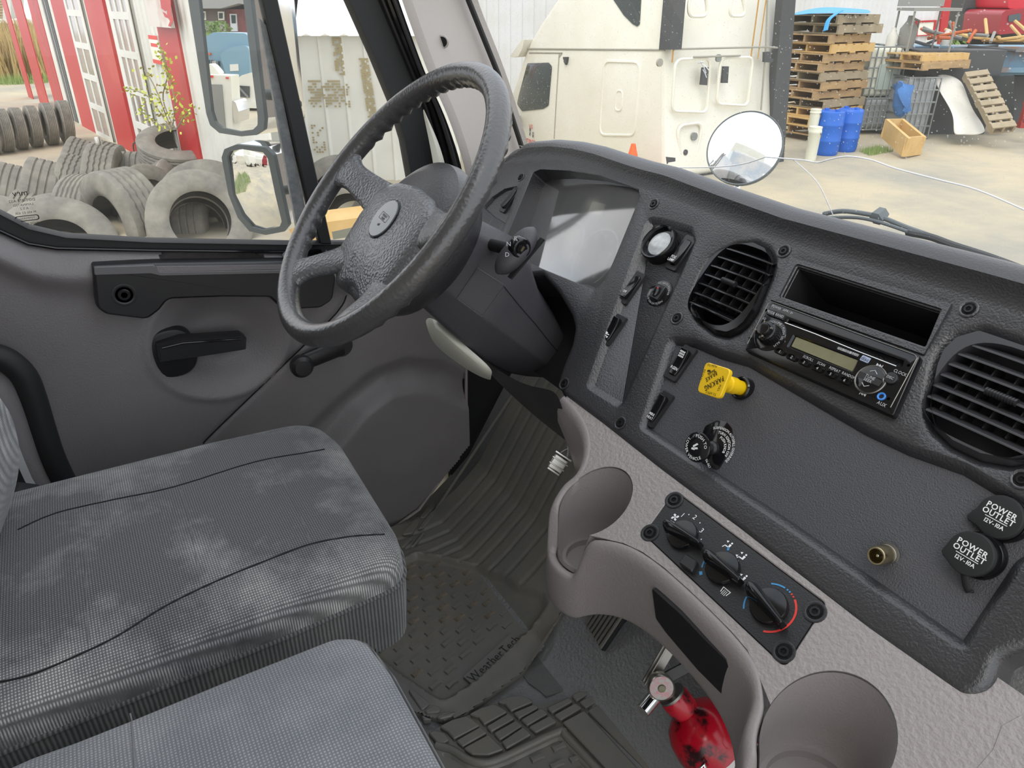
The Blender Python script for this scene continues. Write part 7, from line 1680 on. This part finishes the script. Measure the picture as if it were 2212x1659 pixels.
# remains of torn stickers on the shed wall: rows of little glue marks
M['glue'] = mat('brown glue marks', 'a39673', .8); gm_ = MB(); gr = random.Random(4)
def marks(x0, y0, x1, y1, rows_, cols_, dens, slant):
    for i in range(rows_):
        for j in range(cols_):
            if gr.random() < dens:
                x = x0+(x1-x0)*(j+.5)/cols_+slant*i; y = y0+(y1-y0)*(i+.5)/rows_; a, b = SH.uv(x, y); gm_.add([SH.pt(a+p*.014, b+q*.012, .034) for p, q in ((-1, -1), (1, -1), (1, 1), (-1, 1))], [(0, 1, 2, 3)])
marks(666, 172, 745, 232, 10, 17, .62, .2); marks(776, 125, 796, 268, 30, 5, .85, .75); marks(718, 80, 738, 162, 18, 5, .7, .5); marks(745, 180, 755, 232, 10, 3, .5, .3); marks(672, 268, 700, 330, 12, 5, .35, .6)
gm_.obj('glue_marks', M['glue'], shed, smooth=False, fix=False)['kind'] = 'stuff'
gm2 = MB()
for i in range(7):
    for j in range(9):
        x, y = 648+j*3+i*3.2, 22+j*.8+i*4.4+0*i
        if gr.random() < .75: p = ray(650+j*2.2+i*3.4, 24+j*3.6)*9.6; gm2.add([p+CR_*q*.010+CU_*w*.008 for q, w in ((-1, -1), (1, -1), (1, 1), (-1, 1))], [(0, 1, 2, 3)])
# ---------------------------------------------------------------- mirrors on the driver's side
M['mirror'] = mat('mirror silver', 'f4f6f6', .0, metal=1)
M['mframe'] = mat('grey mirror gasket', '5c6466', .5)
mir = tag(thing('door_mirror', onx(510, 280, -1.72)), 'tall chrome driver mirror above a smaller convex one outside the side window', 'mirror')
mo = ray(505, 140)*1.66; MN = V3((.40, -.915, .02)).normalized(); MU = V3((0, 0, 1)).cross(MN).normalized()
MF = Fr(mo, MU, MN.cross(MU))
g0 = MF.uvs([(424, -60), (431, 0), (458, 240), (465, 262), (480, 276), (520, 284), (548, 280), (558, 270), (558, 250), (527, 0), (520, -60)])
fr0 = MF.uvs([(400, -60), (408, 0), (447, 245), (455, 270), (475, 287), (520, 294), (552, 291), (571, 279), (573, 255), (543, 0), (536, -60)])
fr0 = rounded(ccw(fr0), .008); g0 = rounded(ccw(g0), .008)
hsg = bead(MF, fr0, [(-.035, -.135), (-.015, -.125), (-.004, -.10), (0, -.06), (0, -.004)], M['chrome'], 'tall_housing', mir, bottom=True, top=True)
plate(MF, fr0, [(.001, -.003), (0, -.008)], [(g0, [(.001, -.003)], False)], M['mframe'], 'tall_gasket', hsg, h0=.002)
bead(MF, offs(g0, .004), [(0, -.004), (0, -.0022)], M['mirror'], 'tall_mirror_glass', hsg)
lo = ray(555, 410)*1.60; LN = V3((.50, -.86, -.03)).normalized(); LU_ = V3((0, 0, 1)).cross(LN).normalized(); LM = Fr(lo, LU_, LN.cross(LU_))
g1 = rounded(ccw(LM.uvs([(492, 338), (498, 326), (520, 321), (570, 329), (580, 342), (596, 420), (610, 478), (605, 490), (570, 497), (545, 490), (525, 465), (505, 420)])), .006)
f1_ = rounded(ccw(LM.uvs([(480, 340), (486, 322), (512, 312), (575, 318), (592, 335), (610, 420), (624, 485), (612, 500), (575, 507), (540, 499), (515, 470), (495, 420)])), .006)
hs2 = bead(LM, f1_, [(-.04, -.12), (-.02, -.112), (-.006, -.09), (0, -.05), (0, -.004)], M['chrome'], 'small_housing', mir, bottom=True, top=True)
plate(LM, f1_, [(.001, -.003), (0, -.008)], [(g1, [(.001, -.003)], False)], M['mframe'], 'small_gasket', hs2, h0=.002)
# convex glass: cap of a sphere
def dome(fr, loop, R, m, name, parent, z=-.001):
    cx = sum(p[0] for p in loop)/len(loop); cy = sum(p[1] for p in loop)/len(loop); vs = []; fs = []; N = len(loop); K_ = 9; mxr = max(math.dist(p, (cx, cy)) for p in loop)
    for k in range(K_+1):
        s = 1-k/(K_+.0001)
        for a, b in loop:
            x, y = (a-cx)*s, (b-cy)*s; vs.append(fr.pt(cx+x, cy+y, z+math.sqrt(R*R-x*x-y*y)-math.sqrt(R*R-mxr*mxr)))
    for k in range(K_):
        for i in range(N): fs.append((k*N+i, k*N+(i+1) % N, (k+1)*N+(i+1) % N, (k+1)*N+i))
    fs.append(tuple(range(K_*N, K_*N+N)))
    return obj(name, vs, fs, m, parent, ang=180, weld=True)
dome(LM, offs(g1, .003), .50, M['mirror'], 'small_mirror_glass', hs2, -.006)
tube('bracket', [mo-MN*.10+V3((0, 0, -.06)), ray(640, 225)*1.56], .012, M['mframe'], mir, seg=10)
tube('bracket', [lo-LN*.09, ray(672, 425)*1.54], .010, M['mframe'], mir, seg=10)
# what stands behind the cab on that side: placed where the tall mirror shows it
def mirrored(mf):
    n = mf.n; R = lambda v: v-n*(2*v.dot(n)); c = n*(2*mf.o.dot(n)); return c, R(CR_), R(CU_), R(CF_)
vc, vr, vu, vf = mirrored(MF)
def back(px, py, dep): return vc+(vr*((px-CX)/FPX)-vu*((py-CY)/FPX)+vf)*dep
def BK(px, py, dep, turn=0.0):
    o = back(px, py, dep); u = V3((vr.x, vr.y, 0)).normalized(); u = rotz(u, turn); f = Fr(o, u, V3((0, 0, 1))); return f
def bq(f, pts):
    """outline seen in the mirror, on frame f"""
    out = []
    for x, y in pts:
        d = vr*((x-CX)/FPX)-vu*((y-CY)/FPX)+vf; t = (f.o-vc).dot(f.n)/d.dot(f.n); q = vc+d*t-f.o; out.append((q.dot(f.u), q.dot(f.v)))
    return out
zm = lambda x, y: (420+x*.18086, y*.18086)
def bz(f, pts): return bq(f, [zm(*p) for p in pts])
def slab(f, pts, h0, h1, m, name, parent, r=0):
    l = ccw(bz(f, pts)); l = rounded(l, r) if r else l; s = 1 if f.n.dot(f.o-vc) < 0 else -1
    return bead(f, l, [(0, s*h0), (0, s*h1)], m, name, parent, bottom=True)
M['bluetr'] = mat('light blue truck paint', '7fa3b4', .3)
f = BK(*zm(400, 700), 24); bt = tag(thing('blue_truck', f.o), 'light blue sleeper truck reflected in the tall mirror', 'truck')
slab(f, [(50, 620), (60, 540), (130, 440), (220, 385), (640, 400), (660, 900), (440, 930), (330, 900), (90, 760), (80, 660)], -2.4, 0, M['bluetr'], 'cab', bt, .15)
slab(f, [(330, 640), (430, 580), (520, 545), (680, 540), (690, 1000), (440, 1000)], -2.2, .25, M['bluetr'], 'sleeper', bt, .2)
slab(f, [(85, 715), (185, 715), (180, 820), (90, 800)], -.1, .04, M['dglass'], 'side_window', bt); slab(f, [(205, 715), (305, 730), (310, 850), (200, 830)], -.1, .04, M['dglass'], 'side_window', bt)
slab(f, [(245, 720), (295, 720), (300, 840), (255, 835)], .05, .30, M['chrome'], 'mirror_head', bt, .05); slab(f, [(455, 765), (555, 760), (560, 840), (460, 845)], .25, .28, M['wpaint'], 'door_placard', bt)
for x in (85, 185): slab(f, [(x-15, 650), (x-12, 632), (x+14, 632), (x+18, 655)], 0, .12, M['orange'], 'roof_marker', bt)
f = BK(*zm(280, 1200), 15); db = tag(thing('box_truck', f.o), 'white dump body with red lamps reflected in the tall mirror', 'truck')
slab(f, [(90, 760), (150, 790), (220, 870), (230, 900), (90, 900)], -.6, -.3, M['wpaint'], 'cab_roof', db, .1)
slab(f, [(90, 890), (430, 905), (445, 1160), (460, 1600), (60, 1600)], -.5, 0, M['wpaint'], 'body', db); slab(f, [(100, 1005), (330, 1010), (380, 1590), (80, 1590)], -.3, .04, M['scrapgrey'], 'tail_gate', db)
for k in range(4): slab(f, [(118+k*28, 900), (140+k*28, 902), (140+k*28, 928), (118+k*28, 926)], 0, .05, M['redline'], 'tail_lamp', db)
slab(f, [(380, 920), (408, 922), (408, 940), (380, 938)], 0, .05, M['redline'], 'tail_lamp', db)
slab(f, [(468, 1190), (510, 1220), (545, 1330), (540, 1450), (505, 1480), (480, 1400)], -.6, .1, M['chrome'], 'wheel_cover', db, .05)
f = BK(*zm(620, 1080), 21); wt_ = tag(thing('white_truck', f.o), 'white truck with a dark barred grille reflected in the tall mirror', 'truck')
slab(f, [(470, 1080), (490, 960), (560, 900), (660, 870), (900, 860), (900, 1280), (520, 1270), (470, 1190)], -3, 0, M['wpaint'], 'hood', wt_, .12)
slab(f, [(505, 1020), (660, 1030), (660, 1165), (505, 1150)], 0, .05, M['dgrey'], 'grille', wt_); slab(f, [(515, 1025), (540, 1022), (660, 1155), (640, 1165)], .05, .09, M['cage'], 'grille_bar', wt_)
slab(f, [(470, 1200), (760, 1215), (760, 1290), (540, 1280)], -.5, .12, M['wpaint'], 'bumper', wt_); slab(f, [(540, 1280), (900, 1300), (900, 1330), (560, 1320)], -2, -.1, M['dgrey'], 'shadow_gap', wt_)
f = BK(*zm(300, 250), 40); hb_ = tag(thing('brick_house', f.o), 'grey and brick house with white framed windows reflected in the tall mirror', 'building')
M['siding'] = mat('grey cladding', 'a8a79c', .8); M['brick'] = mat('red brick wall', '8a5552', .85, var=(4, .4, .6), col2='7a4a4a'); M['darkwall'] = mat('brown wall', '6f625e', .85); M['roofg'] = mat('grey roof', 'a5a39f', .9); M['doorw'] = mat('white house door', 'd8dce0', .5)
slab(f, [(-300, 400), (-300, 240), (370, 245), (385, 400)], -6, 0, M['siding'], 'lower_wall', hb_); slab(f, [(-300, 245), (-300, 95), (365, 110), (370, 250)], -6, .05, M['darkwall'], 'upper_wall', hb_)
slab(f, [(360, 110), (900, 105), (900, 400), (385, 400)], -6, -.1, M['brick'], 'brick_wall', hb_); slab(f, [(-400, 105), (-400, -200), (900, -200), (900, 110), (580, 45), (365, 105)], -6, .7, M['roofg'], 'roof', hb_)
for q in ([(-20, 135), (140, 135), (148, 240), (-20, 240)], [(285, 138), (360, 140), (365, 240), (295, 240)]):
    slab(f, q, .05, .12, M['wpaint'], 'window_frame', hb_); x0, y0, x1, y1 = q[0][0]+18, q[0][1]+18, q[2][0]-18, q[2][1]-18; slab(f, [(x0, y0), (x1, y0), (x1, y1), (x0, y1)], .12, .15, M['dglass'], 'window_pane', hb_)
slab(f, [(420, 165), (500, 168), (515, 375), (435, 375)], -.1, .02, M['doorw'], 'house_door', hb_); slab(f, [(440, 180), (492, 182), (495, 278), (448, 278)], .02, .05, M['dglass'], 'door_pane', hb_)
for k, x in enumerate((190, 310)): foliage('shrub', back(*zm(x, 350), 38.5), .55, .55, .4, 200, .10, M['tree'], ['brownish shrub under the window of the reflected house', 'green shrub by the corner of the reflected house'][k], 'shrub', 30+k)
tufts('grass', [back(*zm(-200, 455), 32), back(*zm(60, 430), 36), back(*zm(400, 420), 36), back(*zm(300, 480), 30)], 2500, .16, M['green'], 'grass verge in front of the reflected house', 31)
# verge and vehicles that the small convex mirror shows
def domehit(px, py, dist=None):
    cxy = (sum(p[0] for p in g1)/len(g1), sum(p[1] for p in g1)/len(g1)); mxr = max(math.dist(p, cxy) for p in g1); R = .50
    c = LM.pt(cxy[0], cxy[1], -.006-math.sqrt(R*R-mxr*mxr)); d = ray(px, py).normalized(); b = d.dot(c); disc = b*b-(c.length_squared-R*R)
    t = b-math.sqrt(max(disc, 0)); p = d*t; n = (p-c).normalized(); e = d-n*(2*d.dot(n))
    return p+e*((GZ-p.z)/e.z if dist is None else dist)
tufts('grass', [domehit(*p) for p in ((497, 395), (512, 430), (545, 392), (530, 372))], 4000, .22, M['green'], 'grass strip with pale flowers beside the yard road in the small mirror', 41)
for (px, py), dist, m_, sz, lab in (((540, 352), 27, 'wpaint', (2.4, 5.0, 3.0), 'white box truck reflected in the small mirror'), ((575, 352), 30, 'tred', (2.4, 3.0, 2.6), 'red truck reflected in the small mirror'), ((556, 345), 34, 'wpaint', (2.4, 3.0, 2.6), 'white truck cab reflected in the small mirror')):
    p = domehit(px, py, dist); o = V3((p.x, p.y, GZ)); t = tag(thing('parked_vehicle', o), lab, 'vehicle')
    MB().box(o+V3((0, 0, sz[2]*.42)), sz[0], sz[1], sz[2]*.55).obj('body', M[m_], t, bev=.15); MB().box(o+V3((0, -.3, sz[2]*.80)), sz[0]*.9, sz[1]*.6, sz[2]*.32).obj('cab', M['dglass' if m_ == 'hblue' else m_], t, bev=.12)
    for a in (-1, 1):
        for b in (-1, 1): lathe(Fr(o+V3((a*sz[0]*.46, b*sz[1]*.32, .38)), (0, 1, 0), (0, 0, 1)), [(.38, -.12), (.38, .12), (0, .12)], M['tiredark'], 'wheel', t, seg=16)
# our own truck's outer skin, seen only in the round fender mirror
own = tag(thing('cab_exterior', (-.5, 0, -1.2)), 'white outer skin of the cab and the box body behind it', 'truck')
#MB().box((-.52, -.05, .70), 2.08, 1.60, .04).obj('roof_skin', M['wpaint'], own, bev=.02)
MB().box((-.52, -3.4, .9), 2.5, 4.6, 2.7).obj('box_body', M['wpaint'], own, bev=.03)
bead(Fr((-1.475, 0, 0), (0, -1, 0), (0, 0, 1)), [(-.98, -1.6), (.95, -1.6), (.95, -.50), (-.98, -.50)], [(0, -.02), (0, .03)], M['wpaint'], 'door_skin', own)
bead(Fr((-1.475, 0, 0), (0, -1, 0), (0, 0, 1)), [(.62, -.52), (.95, -.52), (.95, .72), (.62, .72)], [(0, -.03), (0, .02)], M['wpaint'], 'pillar_skin', own)
MB().box((-.52, 1.75, -1.35), 1.5, 1.35, .75).obj('bonnet', M['wpaint'], own, bev=.18, bseg=4)
# ---------------------------------------------------------------- round fender mirror and wiper, beyond the windscreen
rdp = 1.95; ro = ray(1608, 321)*rdp; RN = (V3((.42, -.88, .22))).normalized(); RN = (-ray(1608, 321).normalized()*.9+V3((-.28, .02, .22))).normalized()
RU = V3((0, 0, 1)).cross(RN).normalized(); RMf = Fr(ro, RU, RN.cross(RU)); rr2 = 80*rdp/FPX
rm = tag(thing('fender_mirror', ro), 'round convex fender mirror on a stalk ahead of the windscreen', 'mirror')
lathe(RMf, [(.01, -.06), (rr2*.5, -.05), (rr2*.85, -.03), (rr2*1.0, -.008), (rr2*1.015, .004), (rr2*1.0, .007), (rr2*.965, .005)], M['mframe'], 'mirror_shell', rm, seg=64)
dome(RMf, ell(0, 0, rr2*.975, n=64), .30, M['mirror'], 'convex_glass', rm, .005)
tube('stalk', [RMf.pt(0, -rr2*.9, -.02), RMf.pt(.01, -rr2*1.5, -.03), RMf.pt(.012, -rr2*1.5, -.03)+V3((0, 0, -.18))], .010, M['chrome'], rm, seg=10)
wp_ = tag(thing('wiper', WS.pt(.2, -.02, -.03)), 'grey wiper arm and blade resting along the lower edge of the windscreen', 'wiper')
M['wiper'] = mat('weathered wiper grey', '6b7275', .6)
def wsp(l, h): return [WS.hit(x, y, -h) for x, y in l]
tube('wiper_arm', smooth_path(wsp([(1780, 462), (1820, 456), (1870, 462), (1905, 470), (1960, 492), (2000, 506), (2035, 520)], .02), 4), [.004]*2+[.005]*30, M['wiper'], wp_, seg=8) if False else tube('wiper_arm', smooth_path(wsp([(1780, 462), (1820, 456), (1870, 462), (1905, 470), (1960, 492), (2000, 506), (2035, 520)], .02), 4), .0036, M['wiper'], wp_, seg=8)
tube('wiper_blade', smooth_path(wsp([(1790, 470), (1850, 470), (1900, 480), (1960, 500)], .008), 4), .0026, M['wiper'], wp_, seg=8)
c = WS.hit(1900, 466, -.022); lathe(Fr(c, WS.u, WS.v), [(.010, -.008), (.011, .008), (.006, .011), (0, .011)], M['wiper'], 'joint', wp_, seg=6)
tube('cowl_grille', smooth_path(wsp([(1960, 502), (2010, 512), (2060, 530), (2140, 556), (2230, 590)], .012), 4), .005, M['dgrey'], wp_, seg=8)
